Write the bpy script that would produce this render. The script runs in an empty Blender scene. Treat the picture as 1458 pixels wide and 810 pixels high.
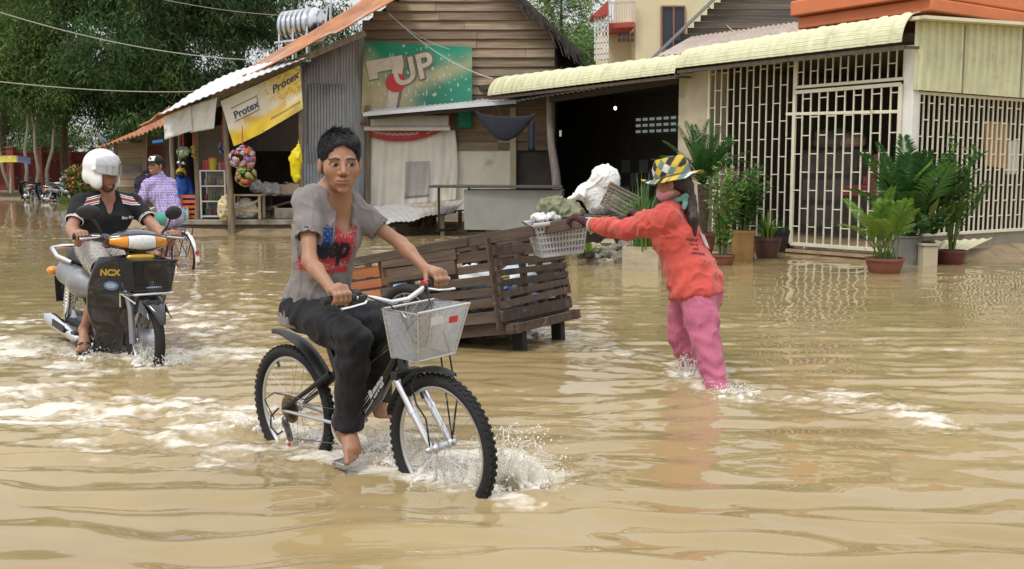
EXPO = 0.2
DEBUG = False
WATER_A = (.285, .212, .10)
WATER_B = (.345, .262, .132)
import bpy, bmesh, math, random
import numpy as np
from mathutils import Vector, Matrix, noise
from mathutils.bvhtree import BVHTree
R = random.Random(11)
NR = np.random.RandomState(5)
V = Vector
PI = math.pi
SC = bpy.context.scene
COL = SC.collection
FPX, HZ, CAMH = 1491.0, 160.0, 1.40
TH = math.atan(HZ / FPX)
CT, ST = math.cos(TH), math.sin(TH)
def ray(px, py):
 u = (px - 729) / FPX
 v = (405 - py) / FPX
 return V((u, v * ST + CT, v * CT - ST))
def P(px, py, Y):
 """world point at depth Y seen at photo position px, py"""
 d = ray(px, py)
 return V((0, 0, CAMH)) + d * (Y / d.y)
def PZ(px, py, z=0.0):
 d = ray(px, py)
 return V((0, 0, CAMH)) + d * ((z - CAMH) / d.z)
def PP(px, py, o, n):
 """where the photo ray meets the plane through o with normal n"""
 d = ray(px, py)
 c = V((0, 0, CAMH))
 return c + d * ((o - c).dot(n) / d.dot(n))
def proj(p):
 q = p - V((0, 0, CAMH))
 f = q.y * CT - q.z * ST
 up = q.y * ST + q.z * CT
 return (round(729 + q.x / f * FPX), round(405 - up / f * FPX))
# ------------------------------------------------------------------ materials
MATS = {}
def mat(name, col, rough=.6, metal=0, var=.12, vs=6, bump=0, bs=60, spec=.5, dirt=None, alpha=1, trans=0,
  tint=False, coat=0, stretch=(1, 1, 1), emit=None, ior=1.45, dstretch=None, sss=0, sheen=0):
 if name in MATS:
  return MATS[name]
 m = bpy.data.materials.new(name)
 m.use_nodes = True
 nt = m.node_tree
 N, L = nt.nodes, nt.links
 b = N['Principled BSDF']
 b.inputs['Roughness'].default_value = rough
 b.inputs['Metallic'].default_value = metal
 b.inputs['Specular IOR Level'].default_value = spec
 b.inputs['IOR'].default_value = ior
 b.inputs['Alpha'].default_value = alpha
 b.inputs['Transmission Weight'].default_value = trans
 b.inputs['Coat Weight'].default_value = coat
 if sss:
  b.inputs['Subsurface Weight'].default_value = sss
  b.inputs['Subsurface Radius'].default_value = (.012, .004, .002)
  b.inputs['Subsurface Scale'].default_value = 1
 if sheen:
  b.inputs['Sheen Weight'].default_value = sheen
 tc = N.new('ShaderNodeTexCoord')
 mp = N.new('ShaderNodeMapping')
 mp.inputs['Scale'].default_value = stretch
 L.new(tc.outputs['Object'], mp.inputs[0])
 def nz(scale, detail=6, src=mp):
  n = N.new('ShaderNodeTexNoise')
  n.inputs['Scale'].default_value = scale
  n.inputs['Detail'].default_value = detail
  n.inputs['Roughness'].default_value = .62
  L.new(src.outputs[0], n.inputs['Vector'])
  return n
 def mixc(fac, a, c, mode='MIX'):
  x = N.new('ShaderNodeMix')
  x.data_type = 'RGBA'
  x.blend_type = mode
  for s, val in ((x.inputs['Factor'], fac), (x.inputs['A'], a), (x.inputs['B'], c)):
   if isinstance(val, bpy.types.NodeSocket):
    L.new(val, s)
   elif isinstance(val, (int, float)):
    s.default_value = val
   else:
    s.default_value = (*val[:3], 1)
  return x.outputs['Result']
 def ramp(src, lo, hi):
  r = N.new('ShaderNodeMapRange')
  r.inputs[1].default_value = lo
  r.inputs[2].default_value = hi
  L.new(src, r.inputs[0])
  return r.outputs[0]
 out = None
 if var:
  n = nz(vs)
  out = mixc(ramp(n.outputs['Fac'], .3, .7), [c * (1 - var) for c in col], [min(1, c * (1 + var)) for c in col])
 if dirt:
  dc, lo, ds = dirt
  src = mp
  if dstretch:
   src = N.new('ShaderNodeMapping')
   src.inputs['Scale'].default_value = dstretch
   L.new(tc.outputs['Object'], src.inputs[0])
  n2 = nz(ds, 8, src)
  out = mixc(ramp(n2.outputs['Fac'], lo, lo + .16), out if out else col, dc)
 if tint:
  at = N.new('ShaderNodeAttribute')
  at.attribute_name = 'Col'
  out = mixc(1.0, out if out else col, at.outputs['Color'], 'MULTIPLY')
 if out:
  L.new(out, b.inputs['Base Color'])
 else:
  b.inputs['Base Color'].default_value = (*col, 1)
 if bump:
  n3 = nz(bs, 5)
  bp = N.new('ShaderNodeBump')
  bp.inputs['Strength'].default_value = 1
  bp.inputs['Distance'].default_value = bump
  L.new(n3.outputs['Fac'], bp.inputs['Height'])
  L.new(bp.outputs[0], b.inputs['Normal'])
 if emit:
  b.inputs['Emission Color'].default_value = (*emit[:3], 1)
  b.inputs['Emission Strength'].default_value = emit[3]
 MATS[name] = m
 return m
# ------------------------------------------------------------------ geometry collector
def frame_of(d, up=V((0, 0, 1))):
 d = d.normalized()
 if abs(d.dot(up)) > .98:
  up = V((1, 0, 0))
 a = up.cross(d).normalized()
 return a, d.cross(a)
class G:
 def __init__(s):
  s.v = []; s.f = []; s.m = []; s.c = []; s.mi = 0; s.t = (1, 1, 1)
 def add(s, vs, fs):
  o = len(s.v)
  s.v += [tuple(v) for v in vs]
  s.c += [s.t] * len(vs)
  s.f += [tuple(i + o for i in f) for f in fs]
  s.m += [s.mi] * len(fs)
  return s
 def rt(s, a=.85, b=1.1):
  k = R.uniform(a, b)
  s.t = (k, k * R.uniform(.97, 1.03), k * R.uniform(.94, 1.04))
  return s
 def box(s, c, d, rot=None):
  c = V(c); h = V(d) * .5
  vs = [V((x * h.x, y * h.y, z * h.z)) for x in (-1, 1) for y in (-1, 1) for z in (-1, 1)]
  if rot is not None:
   vs = [rot @ v for v in vs]
  return s.add([v + c for v in vs], [(0, 1, 3, 2), (4, 6, 7, 5), (0, 4, 5, 1), (2, 3, 7, 6), (0, 2, 6, 4), (1, 5, 7, 3)])
 def bar(s, p, q, w, h=None, up=(0, 0, 1)):
  p, q = V(p), V(q)
  h = w if h is None else h
  a, b = frame_of(q - p, V(up))
  a = a * w * .5; b = b * h * .5
  vs = [p - a - b, p + a - b, p + a + b, p - a + b, q - a - b, q + a - b, q + a + b, q - a + b]
  return s.add(vs, [(3, 2, 1, 0), (4, 5, 6, 7), (0, 1, 5, 4), (1, 2, 6, 5), (2, 3, 7, 6), (3, 0, 4, 7)])
 def tube(s, pts, r, n=8, cap=True, flat=1.0, up=(0, 0, 1), closed=False):
  pts = [V(p) for p in pts]
  k = len(pts)
  rs = r if isinstance(r, (list, tuple)) else [r] * k
  vs, fs = [], []
  a = None
  for i, p in enumerate(pts):
   if closed:
    d = pts[(i + 1) % k] - pts[i - 1]
   else:
    d = pts[min(i + 1, k - 1)] - pts[max(i - 1, 0)]
   d = d.normalized() if d.length > 1e-9 else V((0, 0, 1))
   if a is None:
    a, b = frame_of(d, V(up))
   else:
    a = (a - d * a.dot(d)).normalized()
    b = d.cross(a)
   for j in range(n):
    t = 2 * PI * j / n
    vs.append(p + a * (math.cos(t) * rs[i]) + b * (math.sin(t) * rs[i] * flat))
  for i in range(k if closed else k - 1):
   i2 = (i + 1) % k
   for j in range(n):
    j2 = (j + 1) % n
    fs.append((i * n + j, i * n + j2, i2 * n + j2, i2 * n + j))
  if cap and not closed:
   fs.append(tuple(range(n - 1, -1, -1)))
   fs.append(tuple((k - 1) * n + j for j in range(n)))
  return s.add(vs, fs)
 def ring(s, c, ax, rad, r, n=40, m=8, flat=1.0, a0=0, a1=None):
  c = V(c); ax = V(ax).normalized()
  a, b = frame_of(ax)
  if a1 is None:
   pts = [c + a * math.cos(2 * PI * i / n) * rad + b * math.sin(2 * PI * i / n) * rad for i in range(n)]
   return s.tube(pts, r, m, closed=True, up=ax, flat=flat)
  pts = [c + a * math.cos(a0 + (a1 - a0) * i / n) * rad + b * math.sin(a0 + (a1 - a0) * i / n) * rad for i in range(n + 1)]
  return s.tube(pts, r, m, up=ax, flat=flat)
 def lathe(s, prof, n=20, M=None, cap=True):
  M = M or Matrix()
  vs, fs = [], []
  for r, z in prof:
   for j in range(n):
    t = 2 * PI * j / n
    vs.append(M @ V((r * math.cos(t), r * math.sin(t), z)))
  for i in range(len(prof) - 1):
   for j in range(n):
    j2 = (j + 1) % n
    fs.append((i * n + j, i * n + j2, (i + 1) * n + j2, (i + 1) * n + j))
  if cap:
   fs.append(tuple(range(n - 1, -1, -1)))
   fs.append(tuple((len(prof) - 1) * n + j for j in range(n)))
  return s.add(vs, fs)
 def ell(s, c, r, n=12, m=8, rot=None, jit=0):
  c = V(c)
  vs, fs = [], []
  for i in range(m + 1):
   ph = -PI / 2 + PI * i / m
   for j in range(n):
    t = 2 * PI * j / n
    v = V((r[0] * math.cos(ph) * math.cos(t), r[1] * math.cos(ph) * math.sin(t), r[2] * math.sin(ph)))
    if jit:
     v *= 1 + jit * noise.noise(v * (2.5 / max(r)) + c * 7)
    if rot is not None:
     v = rot @ v
    vs.append(c + v)
  for i in range(m):
   for j in range(n):
    j2 = (j + 1) % n
    fs.append((i * n + j, i * n + j2, (i + 1) * n + j2, (i + 1) * n + j))
  return s.add(vs, fs)
 def grid(s, fn, nu, nv):
  vs = [V(fn(i / nu, j / nv)) for i in range(nu + 1) for j in range(nv + 1)]
  w = nv + 1
  fs = [(i * w + j, (i + 1) * w + j, (i + 1) * w + j + 1, i * w + j + 1) for i in range(nu) for j in range(nv)]
  return s.add(vs, fs)
 def sheet(s, fn, nu, nv, th, n=None):
  """a thick sheet: fn(u, v) front, pushed back by th along n (or -y)"""
  n = V(n) if n is not None else V((0, 1, 0))
  vs = [V(fn(i / nu, j / nv)) for i in range(nu + 1) for j in range(nv + 1)]
  w = nv + 1; k = len(vs)
  vs += [v + n * th for v in vs]
  fs = []
  for i in range(nu):
   for j in range(nv):
    q = (i * w + j, (i + 1) * w + j, (i + 1) * w + j + 1, i * w + j + 1)
    fs.append(q)
    fs.append(tuple(x + k for x in reversed(q)))
  bd = [i * w for i in range(nu + 1)] + [nu * w + j for j in range(1, nv + 1)] + [i * w + nv for i in range(nu - 1, -1, -1)] + [j for j in range(nv - 1, 0, -1)]
  for a, b in zip(bd, bd[1:] + bd[:1]):
   fs.append((b, a, a + k, b + k))
  return s.add(vs, fs)
 def prism(s, poly, M, d):
  """outline in the local xy plane of M, thick d along local z"""
  n = len(poly)
  vs = [M @ V((x, y, 0)) for x, y in poly] + [M @ V((x, y, d)) for x, y in poly]
  fs = [tuple(range(n - 1, -1, -1)), tuple(range(n, 2 * n))]
  fs += [(i, (i + 1) % n, n + (i + 1) % n, n + i) for i in range(n)]
  return s.add(vs, fs)
 def poly3(s, pts, n, th):
  """a flat polygon through 3D points given thickness along n"""
  n = V(n).normalized() * th
  k = len(pts)
  vs = [V(p) for p in pts] + [V(p) + n for p in pts]
  fs = [tuple(range(k)), tuple(range(2 * k - 1, k - 1, -1))]
  fs += [((i + 1) % k, i, k + i, k + (i + 1) % k) for i in range(k)]
  return s.add(vs, fs)
 def tri_text(s, txt, M, size=1.0, shear=0, offset=0, depth=0, sub=0):
  vs, fs = text_mesh(txt, size, shear, offset)
  if sub:
   vs, fs = subdiv(vs, fs, sub)
  return s.add([M @ V((x, y, depth)) for x, y in vs], fs)
 def mesh(s, name):
  me = bpy.data.meshes.new(name)
  me.from_pydata(s.v, [], s.f)
  me.polygons.foreach_set('material_index', s.m)
  if any(c != (1, 1, 1) for c in s.c):
   at = me.attributes.new('Col', 'FLOAT_COLOR', 'POINT')
   at.data.foreach_set('color', np.array([(*c, 1) for c in s.c], np.float32).ravel())
  else:
   at = me.attributes.new('Col', 'FLOAT_COLOR', 'POINT')
   at.data.foreach_set('color', np.ones(len(s.v) * 4, np.float32))
  return me
 def build(s, name, mats, parent=None, smooth=35, bevel=0, world=False, base=None, fix=True):
  me = s.mesh(name)
  return link_mesh(me, name, mats, parent, smooth, bevel, world, base, fix)
def link_mesh(me, name, mats, parent=None, smooth=35, bevel=0, world=False, base=None, fix=True):
 mats = mats if isinstance(mats, (list, tuple)) else [mats]
 for m in mats:
  me.materials.append(m)
 o = bpy.data.objects.new(name, me)
 COL.objects.link(o)
 if parent is not None:
  if world:
   r = parent
   while r.parent:
    r = r.parent
   me.transform(r.matrix_basis.inverted())
  o.parent = parent
 else:
  n = len(me.vertices)
  a = np.empty(n * 3, np.float32)
  me.vertices.foreach_get('co', a)
  a = a.reshape(-1, 3)
  if base is None:
   base = ((a[:, 0].min() + a[:, 0].max()) / 2, (a[:, 1].min() + a[:, 1].max()) / 2, a[:, 2].min())
  base = V([float(x) for x in base])
  me.transform(Matrix.Translation(-base))
  o.location = base
 if fix:
  bm = bmesh.new(); bm.from_mesh(me)
  bmesh.ops.recalc_face_normals(bm, faces=bm.faces)
  bm.to_mesh(me); bm.free()
 if smooth:
  me.polygons.foreach_set('use_smooth', [True] * len(me.polygons))
  if smooth < 179:
   me.set_sharp_from_angle(angle=math.radians(smooth))
 if bevel:
  md = o.modifiers.new('bevel', 'BEVEL')
  md.width = bevel; md.segments = 2; md.limit_method = 'ANGLE'; md.angle_limit = math.radians(40)
 return o
_TXT = {}
def text_mesh(txt, size=1.0, shear=0, offset=0):
 key = (txt, size, shear, offset)
 if key in _TXT:
  return _TXT[key]
 cu = bpy.data.curves.new('lettering', 'FONT')
 cu.body = txt; cu.size = size; cu.shear = shear; cu.offset = offset
 cu.resolution_u = 4; cu.align_x = 'CENTER'; cu.align_y = 'CENTER'
 o = bpy.data.objects.new('lettering', cu)
 COL.objects.link(o)
 dg = bpy.context.evaluated_depsgraph_get(); dg.update()
 me = bpy.data.meshes.new_from_object(o.evaluated_get(dg))
 vs = [(v.co.x, v.co.y) for v in me.vertices]
 fs = [tuple(p.vertices) for p in me.polygons]
 bpy.data.objects.remove(o); bpy.data.curves.remove(cu); bpy.data.meshes.remove(me)
 _TXT[key] = (vs, fs)
 return vs, fs
def subdiv(vs, fs, mx):
 bm = bmesh.new()
 b = [bm.verts.new((x, y, 0)) for x, y in vs]
 for f in fs:
  try:
   bm.faces.new([b[i] for i in f])
  except ValueError:
   pass
 bmesh.ops.triangulate(bm, faces=bm.faces)
 for _ in range(6):
  es = [e for e in bm.edges if e.calc_length() > mx]
  if not es:
   break
  bmesh.ops.subdivide_edges(bm, edges=es, cuts=1)
  bmesh.ops.triangulate(bm, faces=[f for f in bm.faces if len(f.verts) > 3])
 bm.verts.index_update()
 r = [(v.co.x, v.co.y) for v in bm.verts], [tuple(v.index for v in f.verts) for f in bm.faces]
 bm.free()
 return r
def meta(o, label, cat, group=None, kind=None):
 if label:
  o['label'] = label
 if cat:
  o['category'] = cat
 if group:
  o['group'] = group
 if kind:
  o['kind'] = kind
 return o
def thing(name, label, cat, loc=(0, 0, 0), rz=0, group=None, M=None):
 o = bpy.data.objects.new(name, None)
 o.empty_display_size = .1
 COL.objects.link(o)
 o.matrix_basis = M if M is not None else Matrix.Translation(V(loc)) @ Matrix.Rotation(rz, 4, 'Z')
 return meta(o, label, cat, group)
def dup(root, M, label=None, group=None):
 def cp(o, par):
  c = o.copy(); COL.objects.link(c)
  if par:
   c.parent = par
  for ch in kids.get(o.name, []):
   cp(ch, c)
  return c
 kids = {}
 for o in COL.objects:
  if o.parent:
   kids.setdefault(o.parent.name, []).append(o)
 r = cp(root, None)
 r.matrix_basis = M
 if label:
  r['label'] = label
 if group:
  r['group'] = group
 return r
def struct(o):
 o['kind'] = 'structure'
 return o
# ------------------------------------------------------------------ implicit surfaces
class Sdf:
 """a list of smooth-blended solids, meshed on one or several grids"""
 def __init__(s):
  s.ops = []
 def cap(s, p, q, r1, r2=None, k=.02, op='u'):
  p = np.array(p, float); q = np.array(q, float); r2 = r1 if r2 is None else r2
  m = max(r1, r2)
  d = q - p; dd = max(float(d @ d), 1e-12)
  def f(X, Y, Z):
   t = np.clip(((X - p[0]) * d[0] + (Y - p[1]) * d[1] + (Z - p[2]) * d[2]) / dd, 0, 1)
   return np.sqrt((X - p[0] - t * d[0]) ** 2 + (Y - p[1] - t * d[1]) ** 2 + (Z - p[2] - t * d[2]) ** 2) - (r1 + (r2 - r1) * t)
  s.ops.append((f, np.minimum(p, q) - m, np.maximum(p, q) + m, k, op))
  return s
 def chain(s, pts, rs, k=.02, op='u'):
  for a, b, r1, r2 in zip(pts, pts[1:], rs, rs[1:]):
   s.cap(a, b, r1, r2, k, op)
  return s
 def ell(s, c, r, k=.02, op='u', rot=None):
  c = np.array(c, float); r = np.array(r, float)
  Q = np.array(rot, float) if rot is not None else np.eye(3)   # columns: local axes in world
  m = float(r.max()) if rot is not None else r
  def f(X, Y, Z):
   x, y, z = X - c[0], Y - c[1], Z - c[2]
   a = (x * Q[0, 0] + y * Q[1, 0] + z * Q[2, 0])
   b = (x * Q[0, 1] + y * Q[1, 1] + z * Q[2, 1])
   e = (x * Q[0, 2] + y * Q[1, 2] + z * Q[2, 2])
   k0 = np.sqrt((a / r[0]) ** 2 + (b / r[1]) ** 2 + (e / r[2]) ** 2)
   k1 = np.sqrt((a / r[0] ** 2) ** 2 + (b / r[1] ** 2) ** 2 + (e / r[2] ** 2) ** 2) + 1e-9
   return k0 * (k0 - 1) / k1
  s.ops.append((f, c - m, c + m, k, op))
  return s
 def cut(s, o, n, c, rad, k=.004):
  """take away what lies beyond the plane (o, n), within rad of c"""
  o = np.array(o, float); n = np.array(V(n).normalized()); c = np.array(c, float)
  def f(X, Y, Z):
   a = -((X - o[0]) * n[0] + (Y - o[1]) * n[1] + (Z - o[2]) * n[2])
   b = np.sqrt((X - c[0]) ** 2 + (Y - c[1]) ** 2 + (Z - c[2]) ** 2) - rad
   return np.maximum(a, b)
  s.ops.append((f, c - rad, c + rad, k, 's'))
  return s
 def field(s, lo, hi, h):
  lo = np.array(lo, float); hi = np.array(hi, float)
  n = np.maximum(np.ceil((hi - lo) / h).astype(int) + 1, 4)
  ax = [lo[i] + h * np.arange(n[i]) for i in range(3)]
  F = np.full(n, 1.0, np.float32)
  for f, a, b, k, op in s.ops:
   mg = 2 * k + 2.5 * h
   i0 = np.maximum(np.floor((a - mg - lo) / h).astype(int), 0)
   i1 = np.minimum(np.ceil((b + mg - lo) / h).astype(int) + 1, n)
   if (i1 - i0 < 1).any():
    continue
   sl = tuple(slice(i0[i], i1[i]) for i in range(3))
   X = ax[0][sl[0]][:, None, None]; Y = ax[1][sl[1]][None, :, None]; Z = ax[2][sl[2]][None, None, :]
   D = f(X, Y, Z)
   W = F[sl]
   if op == 'u':
    t = np.clip(.5 + .5 * (W - D) / k, 0, 1)
    F[sl] = W + (D - W) * t - k * t * (1 - t)
   else:
    D = -D
    t = np.clip(.5 - .5 * (W - D) / k, 0, 1)
    F[sl] = W + (D - W) * t + k * t * (1 - t)
  return F, lo
 def bounds(s, pad=.03):
  a = np.min([o[1] for o in s.ops if o[4] == 'u'], axis=0) - pad
  b = np.max([o[2] for o in s.ops if o[4] == 'u'], axis=0) + pad
  return a, b
 def polys(s, h, boxes=()):
  lo, hi = s.bounds(.02 + 2 * h)
  Vs, Fs = nets(*s.field(lo, hi, h), h)
  c = Vs[Fs].mean(axis=1)
  keep = np.ones(len(Fs), bool)
  for bl, bh, bhh in boxes:
   bl = np.array(bl); bh = np.array(bh)
   keep &= ~((c > bl + 1.6 * h).all(1) & (c < bh - 1.6 * h).all(1))
  Fs = Fs[keep]
  for bl, bh, bhh in boxes:
   v, f = nets(*s.field(bl, bh, bhh), bhh)
   Fs = np.vstack([Fs, f + len(Vs)])
   Vs = np.vstack([Vs, v])
  return Vs, Fs
 def build(s, name, mats, parent=None, h=.01, boxes=(), world=True, color=None, post=None, relax=1):
  Vs, Fs = s.polys(h, boxes)
  if relax:
   Vs = laplace(Vs, Fs, relax)
  if post is not None:
   Vs = post(Vs, vnormals(Vs, Fs))
  me = np_mesh(name, Vs, Fs, color(Vs) if color else None)
  return link_mesh(me, name, mats, parent, 180, 0, world and parent is not None, fix=False)
def nets(F, lo, h):
 S = F < 0
 n = np.array(F.shape)
 cnt = np.zeros(n - 1, np.uint8)
 for a in (0, 1):
  for b in (0, 1):
   for c in (0, 1):
    cnt += S[a:n[0] - 1 + a, b:n[1] - 1 + b, c:n[2] - 1 + c]
 act = (cnt > 0) & (cnt < 8)
 ijk = np.argwhere(act)
 idx = np.full(n - 1, -1, np.int32)
 idx[act] = np.arange(len(ijk))
 pos = np.zeros((len(ijk), 3)); w = np.zeros(len(ijk))
 for ax in range(3):
  o1, o2 = [i for i in range(3) if i != ax]
  for p in (0, 1):
   for q in (0, 1):
    a = np.zeros(3, int); a[o1] = p; a[o2] = q
    b = a.copy(); b[ax] = 1
    A = ijk + a; B = ijk + b
    fa = F[A[:, 0], A[:, 1], A[:, 2]].astype(float); fb = F[B[:, 0], B[:, 1], B[:, 2]].astype(float)
    cr = (fa < 0) != (fb < 0)
    t = np.where(cr, fa / np.where(cr, fa - fb, 1), 0)
    pp = a[None, :] + t[:, None] * (b - a)[None, :]
    pos[cr] += pp[cr]; w[cr] += 1
 Vs = lo + h * (ijk + pos / np.maximum(w, 1)[:, None])
 Fs = []
 for ax in range(3):
  o1, o2 = (ax + 1) % 3, (ax + 2) % 3
  m = [slice(None)] * 3; m2 = [slice(None)] * 3
  m[ax] = slice(0, n[ax] - 1); m2[ax] = slice(1, n[ax])
  for o in (o1, o2):
   m[o] = m2[o] = slice(1, n[o] - 1)
  s0, s1 = S[tuple(m)], S[tuple(m2)]
  e = np.argwhere(s0 != s1)
  if not len(e):
   continue
  flip = s1[e[:, 0], e[:, 1], e[:, 2]]
  e = e.copy(); e[:, o1] += 1; e[:, o2] += 1
  q = []
  for d1, d2 in ((-1, -1), (0, -1), (0, 0), (-1, 0)):
   c = e.copy(); c[:, o1] += d1; c[:, o2] += d2
   q.append(idx[c[:, 0], c[:, 1], c[:, 2]])
  q = np.stack(q, 1)
  q[flip] = q[flip][:, ::-1]
  Fs.append(q)
 return Vs, np.vstack(Fs) if Fs else np.zeros((0, 4), int)
def laplace(Vs, Fs, it=1, lam=.5):
 n = len(Vs)
 e = np.vstack([Fs[:, [i, (i + 1) % 4]] for i in range(4)])
 cnt = np.bincount(e[:, 0], minlength=n) + np.bincount(e[:, 1], minlength=n)
 for _ in range(it):
  s = np.zeros_like(Vs)
  for k in range(3):
   s[:, k] = np.bincount(e[:, 0], Vs[e[:, 1], k], n) + np.bincount(e[:, 1], Vs[e[:, 0], k], n)
  Vs = Vs + lam * (s / np.maximum(cnt, 1)[:, None] - Vs) * (cnt >= 6)[:, None]
 return Vs
def vnormals(Vs, Fs):
 a = Vs[Fs[:, 2]] - Vs[Fs[:, 0]]; b = Vs[Fs[:, 3]] - Vs[Fs[:, 1]]
 nn = np.cross(a, b)
 N = np.zeros_like(Vs)
 for i in range(4):
  for k in range(3):
   N[:, k] += np.bincount(Fs[:, i], nn[:, k], len(Vs))
 return N / (np.linalg.norm(N, axis=1, keepdims=True) + 1e-12)
def np_mesh(name, Vs, Fs, cols=None):
 me = bpy.data.meshes.new(name)
 me.vertices.add(len(Vs)); me.vertices.foreach_set('co', np.asarray(Vs, np.float32).ravel())
 k = Fs.shape[1]
 me.loops.add(len(Fs) * k); me.loops.foreach_set('vertex_index', np.asarray(Fs, np.int32).ravel())
 me.polygons.add(len(Fs))
 me.polygons.foreach_set('loop_start', np.arange(0, len(Fs) * k, k, dtype=np.int32))
 me.update(calc_edges=True); me.validate()
 at = me.attributes.new('Col', 'FLOAT_COLOR', 'POINT')
 c = np.ones((len(Vs), 4), np.float32)
 if cols is not None:
  c[:, :3] = cols
 at.data.foreach_set('color', c.ravel())
 return me
def _hash(ix, iy, iz, seed):
 h = (ix.astype(np.int64) * 374761393 + iy.astype(np.int64) * 668265263 + iz.astype(np.int64) * 2147483647 + seed * 1274126177) & 0xffffffff
 h = ((h ^ (h >> 13)) * 1274126177) & 0xffffffff
 return ((h ^ (h >> 16)) & 0xffff) / 32767.5 - 1.0
def vnoise(X, Y, Z=0, seed=0):
 """smooth value noise in -1..1, numpy"""
 X, Y, Z = np.broadcast_arrays(np.asarray(X, float), np.asarray(Y, float), np.asarray(Z, float))
 ix, iy, iz = np.floor(X), np.floor(Y), np.floor(Z)
 fx, fy, fz = X - ix, Y - iy, Z - iz
 fx, fy, fz = [t * t * t * (t * (t * 6 - 15) + 10) for t in (fx, fy, fz)]
 r = 0
 for a in (0, 1):
  for b in (0, 1):
   for c in (0, 1):
    r = r + _hash(ix + a, iy + b, iz + c, seed) * (fx if a else 1 - fx) * (fy if b else 1 - fy) * (fz if c else 1 - fz)
 return r
def fbm(X, Y, Z=0, oc=4, seed=0, gain=.5):
 r = 0; a = 1; f = 1
 for i in range(oc):
  r = r + a * vnoise(np.asarray(X) * f, np.asarray(Y) * f, np.asarray(Z) * f, seed + i * 17)
  a *= gain; f *= 2.03
 return r
def bvh_of(o):
 """surface of an object (and its parent frame) in world space"""
 r = o
 while r.parent:
  r = r.parent
 M = r.matrix_basis if o.parent else o.matrix_basis
 me = o.data
 return BVHTree.FromPolygons([M @ v.co for v in me.vertices], [tuple(p.vertices) for p in me.polygons])
def decal(g, tree, pts, faces, o, ex, ey, n, lift=.002, far=1.0, top=None):
 """lay a flat figure (2D points in the frame o, ex, ey) on a surface, seen along -n"""
 vs = []
 n = V(n).normalized()
 last = 0
 for x, y in pts:
  q = o + ex * x + ey * y
  h0 = far * .5 if top is None else top
  hit = tree.ray_cast(q + n * h0, -n, far)
  while hit[0] is not None and hit[1].dot(n) < 0:
   hit = tree.ray_cast(hit[0] - n * .0005, -n, far)
  if hit[0] is not None:
   d = (hit[0] - q).dot(n); last = d
  else:
   d = last
  vs.append(q + n * (d + lift))
 g.add(vs, faces)
# ------------------------------------------------------------------ camera, light, sky
cam = bpy.data.cameras.new('camera')
cam.sensor_width = 36; cam.lens = 36 * FPX / 1458; cam.clip_end = 1500; cam.clip_start = .05
co = bpy.data.objects.new('camera', cam); COL.objects.link(co)
co.location = (0, 0, CAMH); co.rotation_euler = (PI / 2 - TH, 0, 0)
SC.camera = co
SC.view_settings.view_transform = 'Standard'; SC.view_settings.look = 'None'
SC.view_settings.exposure = EXPO; SC.view_settings.gamma = 1
SC.render.engine = 'CYCLES'
SC.cycles.max_bounces = 6; SC.cycles.transparent_max_bounces = 10
SC.cycles.diffuse_bounces = 3; SC.cycles.glossy_bounces = 3; SC.cycles.transmission_bounces = 4
SC.cycles.caustics_reflective = False; SC.cycles.caustics_refractive = False
SC.cycles.sample_clamp_indirect = 6
SUN_EL, SUN_AZ = math.radians(58), math.radians(215)      # azimuth clockwise from +Y: behind the camera, to the left
w = bpy.data.worlds.new('World'); SC.world = w; w.use_nodes = True
nt = w.node_tree; N, L = nt.nodes, nt.links
sky = N.new('ShaderNodeTexSky'); sky.sky_type = 'NISHITA'; sky.sun_disc = False
sky.sun_elevation = SUN_EL; sky.sun_rotation = SUN_AZ; sky.dust_density = 3; sky.air_density = 1.2
tc = N.new('ShaderNodeTexCoord'); mp = N.new('ShaderNodeMapping'); mp.inputs['Scale'].default_value = (1, 1, 2.6)
L.new(tc.outputs['Generated'], mp.inputs[0])
cl = N.new('ShaderNodeTexNoise'); cl.inputs['Scale'].default_value = 2.2; cl.inputs['Detail'].default_value = 7
L.new(mp.outputs[0], cl.inputs['Vector'])
cr = N.new('ShaderNodeMapRange'); cr.inputs[1].default_value = .3; cr.inputs[2].default_value = .7
cr.inputs[3].default_value = 7.2; cr.inputs[4].default_value = 11.5
L.new(cl.outputs['Fac'], cr.inputs[0])
sx = N.new('ShaderNodeSeparateXYZ'); L.new(tc.outputs['Generated'], sx.inputs[0])     # an overcast sky is brighter overhead
gr = N.new('ShaderNodeMapRange'); gr.inputs[3].default_value = .56; gr.inputs[4].default_value = 1.45
L.new(sx.outputs[2], gr.inputs[0])
cg = N.new('ShaderNodeMath'); cg.operation = 'MULTIPLY'; L.new(cr.outputs[0], cg.inputs[0]); L.new(gr.outputs[0], cg.inputs[1]); cr = cg
cc = N.new('ShaderNodeCombineColor')
for k, f in enumerate((.99, 1.0, 1.02)):
 mm = N.new('ShaderNodeMath'); mm.operation = 'MULTIPLY'; mm.inputs[1].default_value = f
 L.new(cr.outputs[0], mm.inputs[0]); L.new(mm.outputs[0], cc.inputs[k])
mx = N.new('ShaderNodeMix'); mx.data_type = 'RGBA'; mx.inputs['Factor'].default_value = .86
L.new(sky.outputs[0], mx.inputs['A']); L.new(cc.outputs[0], mx.inputs['B'])
bg = N['Background']; bg.inputs['Strength'].default_value = .12
L.new(mx.outputs['Result'], bg.inputs['Color'])
sl = bpy.data.lights.new('sun', 'SUN'); sl.energy = 1.5; sl.angle = math.radians(14); sl.color = (1, .96, .9)
so = bpy.data.objects.new('sun', sl); COL.objects.link(so)
sd = V((math.sin(SUN_AZ) * math.cos(SUN_EL), math.cos(SUN_AZ) * math.cos(SUN_EL), math.sin(SUN_EL)))
so.rotation_euler = sd.to_track_quat('Z', 'Y').to_euler(); so.location = (0, 0, 30)
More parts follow.
